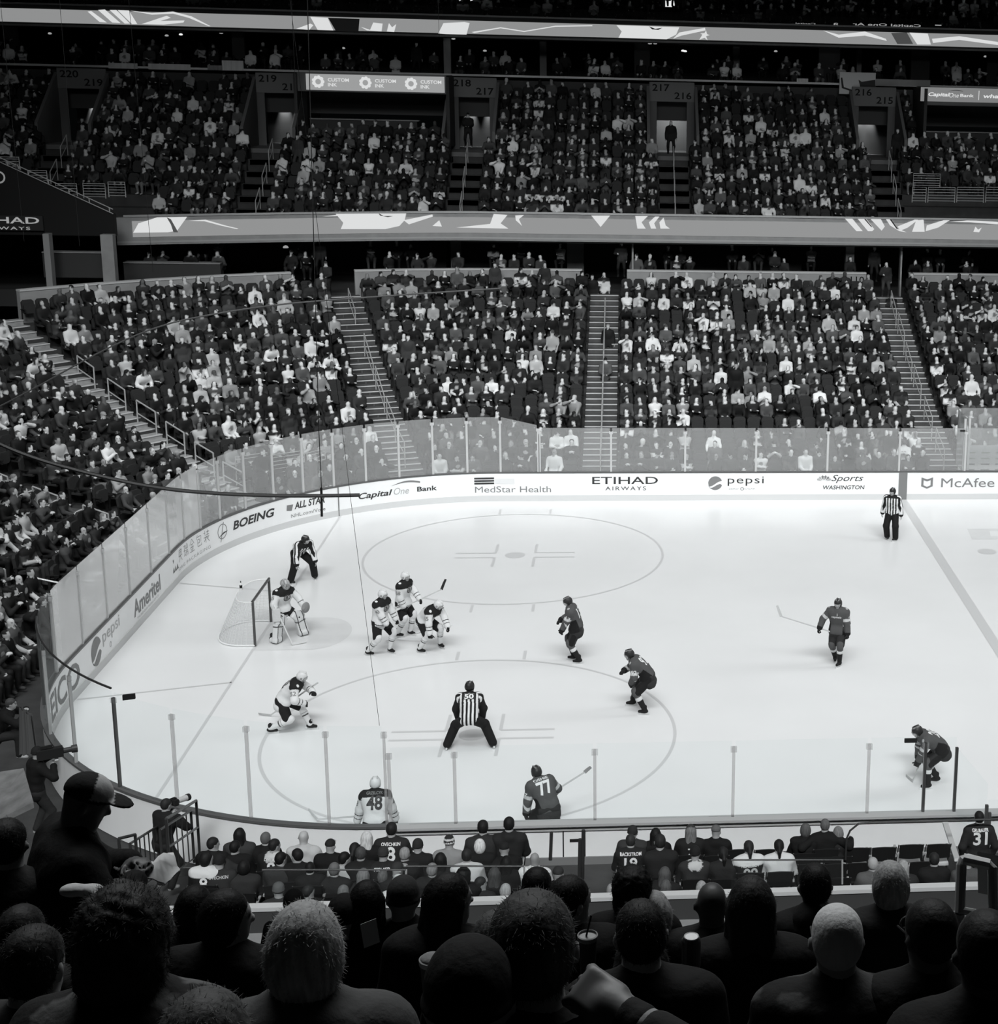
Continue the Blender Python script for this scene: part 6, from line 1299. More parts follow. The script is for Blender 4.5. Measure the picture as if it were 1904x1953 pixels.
# ---- seats
def seat_shape(folded):
    P = [RBox((-.20, 0, .66), (.045, .235, .27), np.array(Matrix.Rotation(-.12, 3, 'Y')), .03, 0, .01), RBox((-.235, 0, .60), (.012, .20, .22), np.array(Matrix.Rotation(-.12, 3, 'Y')), .01, 1, .01)]
    P.append(RBox((.02, 0, .42), (.21, .22, .04), None, .03, 0, .01) if not folded else RBox((-.09, 0, .60), (.045, .22, .19), np.array(Matrix.Rotation(-.05, 3, 'Y')), .03, 0, .01))
    for y in (-.255, .255): P += [RBox((-.06, y, .58), (.17, .022, .02), None, .015, 1, .01), RBox((-.16, y, .29), (.03, .018, .30), None, .012, 1, .01)]
    mb = MB()
    for p in P:   # rounded slabs: an eight-sided cross-section for each board
        h = p.h; c = .35 * min(h[1], h[2]); prof = [(-1, -1, 0), (1, -1, 0)]
        oc = [(h[1], -h[2] + c), (h[1], h[2] - c), (h[1] - c, h[2]), (-h[1] + c, h[2]), (-h[1], h[2] - c), (-h[1], -h[2] + c), (-h[1] + c, -h[2]), (h[1] - c, -h[2])]
        V = [p.c + p.R @ A_(sx * h[0], y, z) for sx in (-1, 1) for y, z in oc]
        mb.add(V, [(j, (j + 1) % 8, 8 + (j + 1) % 8, 8 + j) for j in range(8)] + [(3, 2, 1, 0), (7, 6, 3, 0) if 0 else (7, 6, 5, 4), (7, 4, 3, 0), (8, 9, 10, 11), (12, 13, 14, 15), (8, 11, 12, 15)], p.lab)
    return np.array(mb.v, np.float32), np.array(mb.f, np.int32), np.repeat([.012 if p.lab else .030 for p in P], 16)
SEATM = [seat_shape(False), seat_shape(True)]
sm = []
for V, F, cc in SEATM:
    o = mesh_np('stadium_seat', V, F, M_cloth, None, False, cc); sm.append(o.data); bpy.data.objects.remove(o)
seats = sorted([s for s in SLOTS if s['tier'] < 2], key=lambda s: s['dist'] + (0 if not s['on'] else 3.0) + (100 if s['tier'] else 0))
bigV, bigF, bigC, nb = [], [], [], 0
for k, s in enumerate(seats):
    t = 0 if s['on'] else 1
    if k < 285:
        o = bpy.data.objects.new('stadium_seat', sm[t]); COL.objects.link(o); o.location = s['p'] - A_(0, 0, .0); o.rotation_euler = (0, 0, math.radians(s['a']))
        tag(o, f'dark stadium seat, {"taken" if s["on"] else "empty and folded up"}, {NAMES_ROW(s["row"])}, {s["desc"]}', 'seat', 'dark stadium seats of the far and end stands')
    else:
        V, F, cc = SEATM[t]; P = place(V, s['p'], s['a']); bigV.append(P); bigF.append(F + nb); bigC.append(cc); nb += len(V)
tag(mesh_np('stadium_seating', np.concatenate(bigV), np.concatenate(bigF), M_cloth, None, False, np.concatenate(bigC)), 'rows of dark seats in the upper rows and the club tier', 'seating', None, 'stuff')

del bigV, bigF, bigC, c
# =================================================================== NEAR STANDS
# raised floor, retractable rows and the wall behind them
ROWY = [-1.80, -2.60, -3.40, -4.20, -5.00]; ROWZ = [.45, .64, .83, 1.02, 1.21]
mb = MB(); mb.box((2.5, -6.6, -.3), (23, -.35, .30))
for k, (y, z) in enumerate(zip(ROWY, ROWZ)):
    for x0, x1 in ((4.6, 11.35), (12.75, 23)): mb.box((x0, -5.75, z - .35), (x1, y + .36, z))
tag(mb.build('floor', M_tread), 'dark stepped floor of the near rows', None, None, 'structure')
mb = MB()
for k in range(10):
    z = .36 + .105 * k; y = -1.75 - .42 * k; mb.box((11.37, y - .42, z - .2), (12.73, y, z), 0); mb.box((11.37, y - .03, z - .02), (12.73, y + .01, z + .006), 1)
tag(mb.build('floor', [M_step, M_nose]), 'pale stairs up through the near rows', None, None, 'structure')
mb = MB(); mb.box((4.2, -.12, .02), (23, -.095, .33)); tag(mb.build('trim_3', M_inkgrey), 'grey skirting at the foot of the near boards', None, None, 'structure')
mb = MB(); mb.box((4.0, -6.05, .2), (24, -5.90, 2.84)); tag(mb.build('wall_near', M_walldark), 'dark wall behind the near rows', None, None, 'structure')
mb = MB(); mb.box((4.0, -6.07, 2.82), (24, -5.93, 2.88)); tag(mb.build('trim_4', mat('wall_cap_pale', .62, .5)), 'pale cap along the wall behind the near rows', None, None, 'structure')
mb = MB(); mb.box((4.0, -6.32, 2.42), (24, -6.05, 2.47)); tag(mb.build('trim_5', M_wall), 'grey ledge below the pale cap', None, None, 'structure')
# folding chairs
def chair_meshes():
    b = MB(); n = 8
    A = [(-.21 + .42 * t, -.20 - .035 * math.sin(math.pi * t) * 1.0, .88 + .03 * math.sin(math.pi * t)) for t in np.linspace(0, 1, n)]; Bm = [(x, y + .03, .62) for x, y, z in A]
    b.strip(A, Bm); b.strip([(x, y - .025, z) for x, y, z in A], [(x, y - .025, z) for x, y, z in Bm]); b.strip(A, [(x, y - .025, z) for x, y, z in A]); b.strip(Bm, [(x, y - .025, z) for x, y, z in Bm])
    s = MB(); s.obox((0, .06, .46), (.21, 0, 0), (0, .20, .01), (0, 0, .022)); a = MB()
    for x in (-.23, .23): a.box((x - .02, -.15, .66), (x + .02, .18, .69))
    f = MB()
    for x in (-.225, .225): f.tube([(x, .26, 0), (x, -.20, .88)], .012, 5); f.tube([(x, -.24, 0), (x, .18, .46)], .012, 5)
    return b, s, a, f
cb, cs, ca, cf = chair_meshes()
ch0 = empty('folding_chair'); cbo = cb.build('backrest', M_seatblack, ch0); cso = cs.build('seat', M_seatblack, ch0); csw = cs.build('seat', mat('chair_seat_pale', .55, .6), ch0); cao = ca.build('armrest', M_wall, ch0); cfo = cf.build('frame', M_darksteel, ch0)
cparts = (cbo.data, cso.data, csw.data, cao.data, cfo.data)
for o in list(ch0.children): bpy.data.objects.remove(o)
bpy.data.objects.remove(ch0)
def chair(x, y, z, label, pale=False, rz_=0.0):
    r = tag(empty('folding_chair', (x, y, z), rz_), label, 'chair', 'folding chairs of the near rows')
    for nm, d in (('backrest', cparts[0]), ('seat', cparts[2] if pale else cparts[1]), ('armrest', cparts[3]), ('frame', cparts[4])): o = bpy.data.objects.new(nm, d); COL.objects.link(o); o.parent = r
    return r
# ---- clothed figures for the near stands
def garment(J, parent, val, val2=None, hood=False, res=.019, stripes=None, name='jacket', fold=.006, g=.022):
    s = J['sc']; P = torso_prims(J, g, 0, 1.08, 1, .05, .06)
    for sd in 'LR': a = arm_prims(J, sd, g - .004, 1, .066, .055, .044, .95); a[1].lab = 2; P += a
    n0 = J['neck']; val = val * .5 if val < .07 else val
    if hood: P += [Ell(n0 - J['fs'] * .075 * s - J['up'] * .035 * s, (.125 * s, .075 * s, .085 * s), np.stack([J['rs'], J['fs'], J['up']], 1), 3, .03), Cone(n0 - J['rs'] * .07 * s, n0 + J['rs'] * .07 * s, .055 * s, .055 * s, 3, .03)]
    else: P.append(Cone(n0 - J['up'] * .02 * s, n0 + J['up'] * .035 * s, .070 * s, .064 * s, 3, .02))
    V, F, L = sdf_mesh(P, res); w = np.sin(V @ A_(23, 11, 17) + 2 * np.sin(V @ A_(5, 9, -6))) * np.sin(V @ A_(-9, 19, 13)); V = V + nrm_rows(V - J['chest']) * (w * fold)[:, None]
    col = col_arr(V, val); lat = np.abs((V - J['chest']) @ J['rs']); sh = (V - J['neck']) @ J['up'] / s
    if val2 is not None:
        if stripes == 'sleeves': col[L == 2] = grey(val2)
        elif stripes == 'yoke': col[(sh > -.12)] = grey(val2)
        elif stripes == 'camo': q = np.sin(V @ A_(21, 33, 12)) + np.sin(V @ A_(-30, 14, 22)) + np.sin(V @ A_(12, -25, 31)); col[q > .5] = grey(val2)
        elif stripes == 'vest': col[(L == 1) | (L == 2)] = grey(val2)
        else: col[L == 3] = grey(val2)
    return mesh_np(name, V, F, M_cloth, parent, True, col)
def seated_pants(J, parent, val, res=.034):
    P = [Cone(J['pel'] - J['r'] * .08, J['pel'] + J['r'] * .08, .135, .135, 0, .05)]
    for sd in 'LR': P += leg_prims(J, sd, .014, 0, .095, .072, .058)
    V, F, L = sdf_mesh(P, res); return mesh_np('trousers', V, F, M_cloth, parent, True, col_arr(V, val))
def spectator(top, label, head=90, hair='short', hv=.02, jv=.02, jv2=None, hood=False, stripes=None, hat=None, sc=.97, skin=.32, res=.022, hres=.013, stand=False, text=None, group=None, pose_kw=None, hatv=.015, hatv2=None, bald=False, shoes=True, fold=.006, tread=None, hy=0, hp=6, hr=0, glasses=False, jname='jacket', tv=.02, strands=0):
    """top: where the crown of the head is; the figure hangs below it on its seat or feet"""
    top = np.asarray(top, float)
    kw = dict(hip=(0, -.02, .52), fl=(-.13, .40, .09), fr=(.13, .40, .09), L=(-.14, .36, .64), R=(.14, .36, .64), lean=8, sc=sc, hy=hy, hp=hp, hr=hr) if not stand else dict(sc=sc, hy=hy, hp=hp, hr=hr, lean=3)
    if pose_kw: kw.update(pose_kw)
    J = pose((0, 0, 0), head, **kw); crown = J['head'] + J['HB'][:, 2] * .118 * sc
    base = top - crown
    J = pose(base, head, **kw); root = tag(empty('person', base), label, 'person', group)
    body_mesh(J, root, skin, (.026 if hres > .011 else .0155), True, .6); garment(J, root, jv, jv2, hood, res, stripes, jname, fold); seated_pants(J, root, tv)
    if hat: hat_mesh(J, root, hat, hatv, hatv2, hres)
    if hat and hair in ('short',): hair_mesh(J, root, 'short', hv, hres, rough=.003) if 0 else None
    hv = hv * .6 if hv < .05 else hv
    if not bald and not (hat and hair == 'short'): hair_mesh(J, root, hair, hv, hres, strands=strands)
    if bald == 'cropped' : hair_mesh(J, root, 'short', hv, hres, rough=.001)
    if text:
        jk = [o for o in root.children if o.name.split('.')[0] == jname][0]
        for body, w_, h_, dz, m in text: garment_text(jk, root, body, w_, h_, J['chest'] + J['up'] * dz, J['rs'], J['up'], J['fs'], m, 'back_number' if body.isdigit() else 'name_lettering', .025)
    if glasses:
        c, B = J['head'], J['HB']; W_ = lambda x, y, z: c + (B @ A_(x, y, z)) * sc; mb = MB()
        for q in (-1, 1): mb.tube([W_(q * .082, -.02, .012), W_(q * .078, .075, .012)], .0035, 5); mb.tube([W_(q * .032 + .024 * math.cos(a), .108 - abs(q * .032 + .024 * math.cos(a)) * .25, .005 + .02 * math.sin(a)) for a in np.linspace(0, 2 * np.pi, 13)], .003, 5)
        mb.build('glasses', M_darksteel, root)
    localise(root); return J, root
M_pale = mat('print_pale', .7, .6)
NEAR = [  # u, v of the crown, row (0 by the boards), label, options
 (408, 1597, 1, 'person with short dark hair in profile left of the seated near group', dict(jv=.015, hy=-55)),
 (457, 1579, 0, 'person with long black hair in grey top by the near boards', dict(hair='long', hv=.008, jv=.06)),
 (507, 1587, 0, 'person with cropped pale head in black top by the near boards', dict(bald='cropped', hv=.10, jv=.012)),
 (525, 1600, 1, 'person in dark jersey with pale collar and a large number 8', dict(jv=.02, jv2=.5, hood=True, hy=-40, text=[('DYLAN', .24, .05, .07, M_pale), ('8', .14, .22, -.08, M_pale)])),
 (579, 1584, 0, 'broad bald person in pale grey hooded top', dict(bald=True, jv=.42, hood=True, sc=1.06, skin=.4)),
 (630, 1601, 1, 'person in black cap with pale stripe and black jersey', dict(hat='cap', hatv=.015, hatv2=.4, jv=.012)),
 (396, 1625, 2, 'person in dark jersey with white shoulder at the left end of the third row', dict(hair='bob', hv=.012, jv=.02, jv2=.6, stripes='yoke', hy=-60, text=[('8', .13, .2, -.1, M_pale)])),
 (418, 1631, 2, 'person in dark knit hat and lettered dark jersey', dict(hat='beanie', hatv=.012, jv=.05, text=[('OVECHKIN', .30, .05, .06, M_inkpale)])),
 (449, 1603, 1, 'person with thick black hair in black jacket in the second row', dict(hv=.01, jv=.012, hy=-30)),
 (465, 1640, 2, 'dark-haired person in grey jersey holding a hand to the face', dict(hair='bob', hv=.01, jv=.045, pose_kw=dict(L=(-.08, .22, 1.1)))),
 (537, 1625, 2, 'person with short black hair and an arm across the next seat', dict(hv=.01, jv=.05, hy=-40, pose_kw=dict(R=(.55, .1, .85)))),
 (565, 1619, 2, 'person with dark hair turned left in the third row', dict(hv=.012, jv=.015, hy=55)),
 (591, 1644, 3, 'dark-haired small person low in the fourth row', dict(hv=.012, jv=.02, sc=.84)),
 (659, 1625, 2, 'person with black hair in pale hooded top', dict(hv=.01, jv=.38, hood=True, hy=-45)),
 (677, 1607, 1, 'dark-haired person in the second row left of the blonde person', dict(hair='tail', hv=.02, jv=.03)),
 (700, 1585, 1, 'blonde person with long pale hair in black vest', dict(hair='long', hv=.52, jv=.012)),
 (688, 1615, 2, 'brown-haired person in dark top below the blonde person', dict(hv=.05, jv=.02)),
 (747, 1568, 0, 'big person in dark jersey with number 8 standing out by the boards', dict(hv=.02, jv=.035, sc=1.08, text=[('OVECHKIN', .32, .055, .08, M_pale), ('8', .16, .26, -.09, M_pale)])),
 (731, 1616, 2, 'person in knit hat and lettered dark jersey right of centre left group', dict(hat='beanie', hatv=.03, jv=.03, text=[('FISHER', .26, .05, .06, M_pale)])),
 (772, 1616, 2, 'grey-haired person in dark quilted jacket', dict(hv=.25, jv=.022, fold=.012)),
 (797, 1601, 1, 'person with round dark hair in dark jacket near the black slot', dict(hat='beanie', hatv=.02, jv=.02)),
 (857, 1594, 1, 'person in striped knit hat with pale jacket', dict(hat='beanie', hatv=.02, hatv2=.55, jv=.22)),
 (840, 1626, 2, 'person with long dark hair in the third row', dict(hair='long', hv=.012, jv=.02)),
 (825, 1646, 3, 'person with short grey hair in dark jacket in the fourth row', dict(hv=.2, jv=.03)),
 (693, 1656, 3, 'person with long light brown hair in the fourth row', dict(hair='long', hv=.16, jv=.03)),
 (730, 1660, 3, 'brown-haired person beside the white hooded top', dict(hv=.10, jv=.05)),
 (760, 1670, 4, 'person in white hooded top with the hood up in the fifth row', dict(hat='beanie', hatv=.6, jv=.6, hood=True)),
 (531, 1684, 4, 'person in grey knit hat low behind the dark rail', dict(hat='beanie', hatv=.10, jv=.06)),
 (590, 1688, 4, 'young person in profile with pale collar low behind the dark rail', dict(hv=.03, jv=.02, jv2=.5, hy=-60, sc=.9)),
 (655, 1688, 4, 'person with short grey hair low behind the pale wall cap', dict(hv=.14, jv=.02)),
 (638, 1645, 3, 'person with round grey head in the fourth row', dict(bald='cropped', hv=.12, jv=.03)),
 (759, 1645, 3, 'person in cap seen in profile in the fourth row', dict(hat='cap', hatv=.03, hatv2=.3, jv=.03, hy=-50)),
 (921, 1564, 0, 'person with dark hair and black collar standing tall by the near boards', dict(hv=.015, jv=.045, jv2=.01, sc=1.1)),
 (971, 1558, 0, 'person with short dark hair in dark hooded jacket by the near boards', dict(hv=.015, jv=.03, hood=True, sc=1.1)),
 (915, 1600, 1, 'person with white-blonde hair in black jersey', dict(hair='bob', hv=.6, jv=.015, jv2=.4, stripes='sleeves')),
 (962, 1607, 1, 'person in black and white cap in the second row', dict(hat='cap', hatv=.012, hatv2=.5, jv=.012)),
 (890, 1619, 2, 'person with short dark hair in white shirt', dict(hv=.03, jv=.5)),
 (966, 1632, 2, 'person with long black hair in black top', dict(hair='long', hv=.008, jv=.01)),
 (1020, 1626, 2, 'bald person in white shirt left of the pale stairs', dict(bald=True, jv=.62, skin=.25)),
 (943, 1654, 3, 'brown-haired person in dark jacket in the fourth row', dict(hair='long', hv=.05, jv=.02)),
 (919, 1673, 4, 'young person in profile facing right low in the fifth row', dict(hv=.03, jv=.04, hy=-70, sc=.9)),
 (965, 1685, 4, 'blonde small person low in the fifth row', dict(hair='bob', hv=.35, jv=.03, sc=.86)),
 (884, 1656, 4, 'person with big black hair in the fifth row', dict(hair='curly', hv=.008, jv=.012)),
 (1065, 1653, 4, 'person in dark peaked cap at the foot of the stairs', dict(hat='cap', hatv=.03, jv=.02)),
 (1168, 1685, 4, 'person with pale round head right of the stairs', dict(bald='cropped', hv=.3, jv=.02)),
 (1207, 1576, 0, 'person in dark cap and grey jacket by the boards right of the stairs', dict(hat='beanie', hatv=.02, jv=.06, jv2=.3)),
 (1203, 1591, 1, 'person in dark jersey with number 19 on the back', dict(hv=.04, jv=.03, text=[('BACKSTROM', .36, .055, .075, M_pale), ('19', .22, .2, -.08, M_pale)])),
 (1251, 1579, 0, 'person with long black hair by the boards', dict(hair='long', hv=.008, jv=.01)),
 (1259, 1591, 1, 'broad person with dark hair in plain dark jacket', dict(hv=.03, jv=.025, sc=1.12)),
 (1318, 1573, 0, 'person with long light brown hair and dark cap', dict(hair='long', hat='cap', hv=.14, hatv=.03, jv=.02, text=[('7', .1, .12, -.06, M_pale)])),
 (1366, 1574, 0, 'person in grey cap and black hooded jacket', dict(hat='cap', hatv=.10, jv=.012, hood=True)),
 (1326, 1615, 2, 'person in dark knit hat with pale furry hood', dict(hat='beanie', hatv=.012, jv=.05, jv2=.5, hood=True)),
 (1379, 1615, 2, 'person with dark ponytail in dark jersey', dict(hair='tail', hv=.02, jv=.03)),
 (1269, 1653, 3, 'person with long brown hair in the fourth row on the right', dict(hair='long', hv=.07, jv=.02)),
 (1270, 1678, 4, 'small person with long brown hair in the fifth row on the right', dict(hair='long', hv=.08, jv=.05, sc=.86)),
 (1338, 1680, 4, 'small person with pale hair in white top in the fifth row', dict(hair='bob', hv=.3, jv=.6, sc=.86)),
 (1428, 1603, 2, 'person with dark bun in white-shouldered dark jersey', dict(hair='tail', hv=.03, jv=.03, jv2=.62, stripes='yoke', text=[('NEMELISOV', .3, .055, .0, M_pale), ('99', .24, .2, -.14, M_inkpale)])),
 (1486, 1601, 2, 'person with long dark ponytail in white jersey', dict(hair='tail', hv=.015, jv=.6)),
 (1537, 1570, 0, 'person with grey-brown hair leftmost of the three huddled together', dict(hair='bob', hv=.08, jv=.012, fold=.014)),
 (1574, 1562, 0, 'tall person in the middle of the three huddled together', dict(hv=.10, jv=.012, pose_kw=dict(L=(-.5, .15, .9), R=(.5, .15, .9)))),
 (1599, 1576, 0, 'person in grey-brimmed hat rightmost of the three huddled together', dict(hair='bob', hv=.16, jv=.025, fold=.014)),
 (1665, 1635, 3, 'bald person with grey fringe in grey coat', dict(bald='cropped', hv=.35, jv=.09)),
 (1723, 1640, 3, 'person with long pale hair on the right', dict(hair='long', hv=.3, jv=.04)),
 (1782, 1626, 3, 'person with short dark hair in dark suit', dict(hv=.03, jv=.018)),
 (1846, 1630, 3, 'person in pale grey cap behind the steel frame', dict(hat='cap', hatv=.25, jv=.07)),
]
for u, v, r, lab, kw in NEAR:
    y = ROWY[r]; top = aty(u, v, y); sc = kw.get('sc', .97)
    J, root = spectator(top, lab, 90 + float(rng.normal(0, 5)), **kw)
    b = root.location; z = min(max(b[2], ROWZ[r] - .12), ROWZ[r] + .12)
    chair(float(b[0]), float(b[1]) + .0, float(b[2]), f'black folding chair under the {" ".join(lab.split()[:9])}')
# empty chairs on the right
for k, (u, v, y, w_) in enumerate(((1633, 1604, -1.80, 'leftmost of four with pale seats'), (1683, 1603, -1.80, 'second of four with pale seats'), (1735, 1598, -1.80, 'third of four with pale seats'), (1787, 1597, -1.80, 'rightmost of four with pale seats'), (1545, 1634, -2.6, 'in the second row below the huddle'), (1590, 1634, -2.6, 'right of the one below the huddle'), (1638, 1632, -2.6, 'second row behind the bald person'), (1700, 1631, -2.6, 'second row left of the suited person'), (1755, 1630, -2.6, 'second row by the suited person'), (1595, 1660, -3.4, 'third row left of the bald person'), (1470, 1665, -3.4, 'third row below the white jersey'), (1410, 1607, -1.8, 'first row left of the dark bun'), (1462, 1607, -1.8, 'first row between the ponytails'))):
    p = aty(u, v, y); chair(p[0], y, p[2] - .91, f'empty black folding chair, {w_}', k < 4)
# standing person with number 31 at the bench
p = aty(1868, 1547, -1.9)
spectator(p, 'standing person in dark jersey with number 31 at the bench', 92, hv=.015, jv=.035, stand=True, tread=0, sc=1.0, text=[('GRUBAUER', .30, .055, .09, M_pale), ('31', .26, .24, -.06, M_pale)])
# dark bench rail, pale strut and partitions on the right
def curve_rail(name, label, pts, r, m, cat='rail'): root = tag(empty(name, pts[0]), label, cat); mb = MB(); mb.tube(pts, r, 7); mb.build('tube', m, root); localise(root); return root
yb = -2.2
curve_rail('bench_rail', 'black curved rail above the empty chairs on the right', [aty(u, v, yb) for u, v in ((1613, 1640), (1615, 1600), (1622, 1584), (1638, 1571), (1660, 1569), (1790, 1566), (1904, 1562), (1950, 1560))], .018, M_darksteel)
m = MB(); a, b = aty(1803, 1568, -1.2), aty(1826, 1640, -2.3); m.obox((a + b) / 2, (b - a) / 2, (.05, 0, .0), (0, .02, .02)); tag(m.build('bench_strut', mat('strut_pale', .4, .5)), 'pale slanting strut at the end of the bench', 'strut')
for k, (u0, u1, v, vb, y, lab) in enumerate(((1395, 1607, 1640, 1686, -4.6, 'behind the fourth row on the right'), (500, 775, 1659, 1700, -5.3, 'behind the rows on the left'), (775, 1000, 1652, 1695, -5.2, 'behind the rows left of the stairs'))):
    a, b, c = aty(u0, v, y), aty(u1, v, y), aty(u1, vb, y); root = tag(empty('glass_partition', a), f'low glass partition with dark top edge {lab}', 'partition')
    m = MB(); m.obox(((a[0] + b[0]) / 2, y, (a[2] + c[2]) / 2), ((b[0] - a[0]) / 2, 0, 0), (0, .008, 0), (0, 0, (a[2] - c[2]) / 2)); m.build('pane', M_glassnear, root); m = MB(); m.tube([a, b], .014, 6); m.build('top_edge', M_darksteel, root); m = MB(); m.tube([b, c], .016, 6); m.build('end_post', M_steel, root); localise(root)
for k, (u, v0, v1, y) in enumerate(((1113, 1583, 1676, -3.6), (1107, 1600, 1690, -4.6), (1052, 1588, 1640, -2.0))):
    a, b = aty(u, v0, y), aty(u - 2, v1, y); root = tag(empty('stair_stanchion', b), f'dark upright rail post beside the pale near stairs, {ordinal(k + 1)} from the right', 'post'); m = MB(); m.tube([b, a], .03, 8); m.build('tube', M_darksteel, root); localise(root)
# railings by the photographer on the left
def baluster_rail(label, p0, p1, h, n): 
    p0, p1 = np.array(p0), np.array(p1); up = A_(0, 0, h); root = tag(empty('stair_railing', p0), label, 'railing'); m = MB(); m.tube([p0 - up, p0, p1, p1 - up], .024, 7); m.build('frame', M_darksteel, root); m = MB()
    for f in np.linspace(0, 1, n + 2)[1:-1]: q = p0 + (p1 - p0) * f; m.tube([q, q - up * .92], .012, 5)
    m.tube([p0 - up * .92, p1 - up * .92], .014, 5); m.build('balusters', M_darksteel, root); localise(root)
baluster_rail('dark balustered stair railing leftmost beside the photographer', aty(248, 1609, -3.0), aty(299, 1577, -1.2), .95, 5)
baluster_rail('dark balustered stair railing right in front of the photographer', aty(305, 1583, -2.6), aty(364, 1546, -.9), 1.0, 5)
root = handrail([aty(325, 1671, -3.9), aty(381, 1628, -1.9)], 'dark stair handrail nearest the seated near group', .024, M_darksteel, True, None, .98)
root = handrail([aty(233, 1680, -4.6), aty(264, 1671, -4.2)], 'short dark handrail below the photographer', .024, M_darksteel, True, None, .7)
mb = MB()
for k in range(7): z = .35 + .22 * k; y = -1.4 - .6 * k; mb.box((2.6, y - .6, z - .4), (4.55, y, z), 0); mb.box((2.6, y - .03, z - .02), (4.55, y + .01, z + .006), 1)
tag(mb.build('floor', [M_step, M_nose]), 'pale stairs beside the photographer at the near left', None, None, 'structure')
# photographer
p = aty(318, 1523, -1.0)
J, root = spectator(p, 'photographer in dark jacket aiming a camera with a pale lens at the near left', 55, hv=.03, jv=.02, stand=True, sc=.95, pose_kw=dict(L=(-.05, .30, 1.42), R=(.12, .26, 1.38), armL=(-.8, .1, -.6), armR=(.8, .1, -.6), lean=10))
c = J['head'] + J['HB'] @ A_(0, .16, .0); f = J['HB'][:, 1]; r = J['HB'][:, 0]; u = J['HB'][:, 2]
cm = tag(empty('photo_camera', c), 'black photo camera with pale long lens held by the photographer', 'camera'); m = MB(); m.obox(c, r * .075, f * .04, u * .055); m.obox(c + u * .06, r * .03, f * .03, u * .02); m.build('camera_body', M_black, cm); m = MB(); m.tube([c + f * .04, c + f * .10, c + f * .101, c + f * .26], [.04, .04, .05, .055], 12); m.build('lens', mat('lens_pale', .5, .4), cm); m = MB(); m.tube([c + f * .26, c + f * .32], .062, 12); m.build('lens_hood', M_black, cm); localise(cm)
# video operator in the left corner
p = aty(72, 1425, .6)
J, root = spectator(p, 'video operator in dark clothes behind the corner glass at the left edge', 40, hv=.012, jv=.012, hat='beanie', hatv=.012, stand=True, sc=.98, pose_kw=dict(L=(-.10, .34, 1.46), R=(.16, .30, 1.38), lean=6))
c = J['head'] + J['f'] * .16 + J['r'] * .15; vf = nrm(J['f'] + J['r'] * .25); vr = np.cross(vf, A_(0, 0, 1)); vc = tag(empty('video_camera', c), 'black shoulder video camera pointing right at the left edge', 'camera')
m = MB(); m.obox(c, vf * .22, vr * .06, (0, 0, .09)); m.build('camera_body', M_black, vc); m = MB(); m.tube([c + vf * .22, c + vf * .36, c + vf * .361, c + vf * .46], [.05, .05, .07, .075], 12); m.build('lens', M_darksteel, vc); m = MB(); m.obox(c - vf * .05 + A_(0, 0, .13), vf * .10, vr * .02, (0, 0, .025)); m.build('handle', M_black, vc); m = MB(); m.obox(c + vf * .1 - A_(0, 0, .12), vf * .03, vr * .02, (0, 0, .04)); m.build('card', M_white, vc); localise(vc)
# person leaning on the corner glass with a pale coat, and the pale panel below
p = aty(22, 1332, 3.2)
spectator(p, 'dark-dressed person leaning towards the corner glass at the left edge', 10, hv=.05, jv=.012, skin=.4, pose_kw=dict(lean=28, L=(-.1, .55, .98), R=(.1, .55, .95)))
p = aty(50, 1390, 2.6); m = MB(); n = 10
A = [p + A_(-.10 + .022 * k, .03 * math.sin(k * 1.7), .45 - .02 * k) for k in range(n)]; B = [p + A_(-.18 + .034 * k, .05 * math.sin(k * 1.7), -.55) for k in range(n)]; m.strip(A, B); m.strip([q + A_(.02, .06, 0) for q in A], [q + A_(.02, .06, 0) for q in B]); tag(m.build('hanging_coat', mat('coat_pale', .09, .8), None, True), 'pale coat hanging over the seat by the corner glass', 'coat')
p0, p1, p2, p3 = aty(-40, 1478, -6), aty(45, 1465, -6), aty(64, 1530, -7.2), aty(-40, 1580, -7.2); m = MB(); V = [p0, p1, p2, p3] + [q - A_(0, 0, .08) for q in (p0, p1, p2, p3)]; m.add(V, [(3, 2, 1, 0), (4, 5, 6, 7), (0, 1, 5, 4), (1, 2, 6, 5), (2, 3, 7, 6), (3, 0, 4, 7)]); tag(m.build('table_board', mat('board_worn', .15, .8, noise=.25, nscale=5)), 'worn pale board at the left edge behind the corner', 'board')

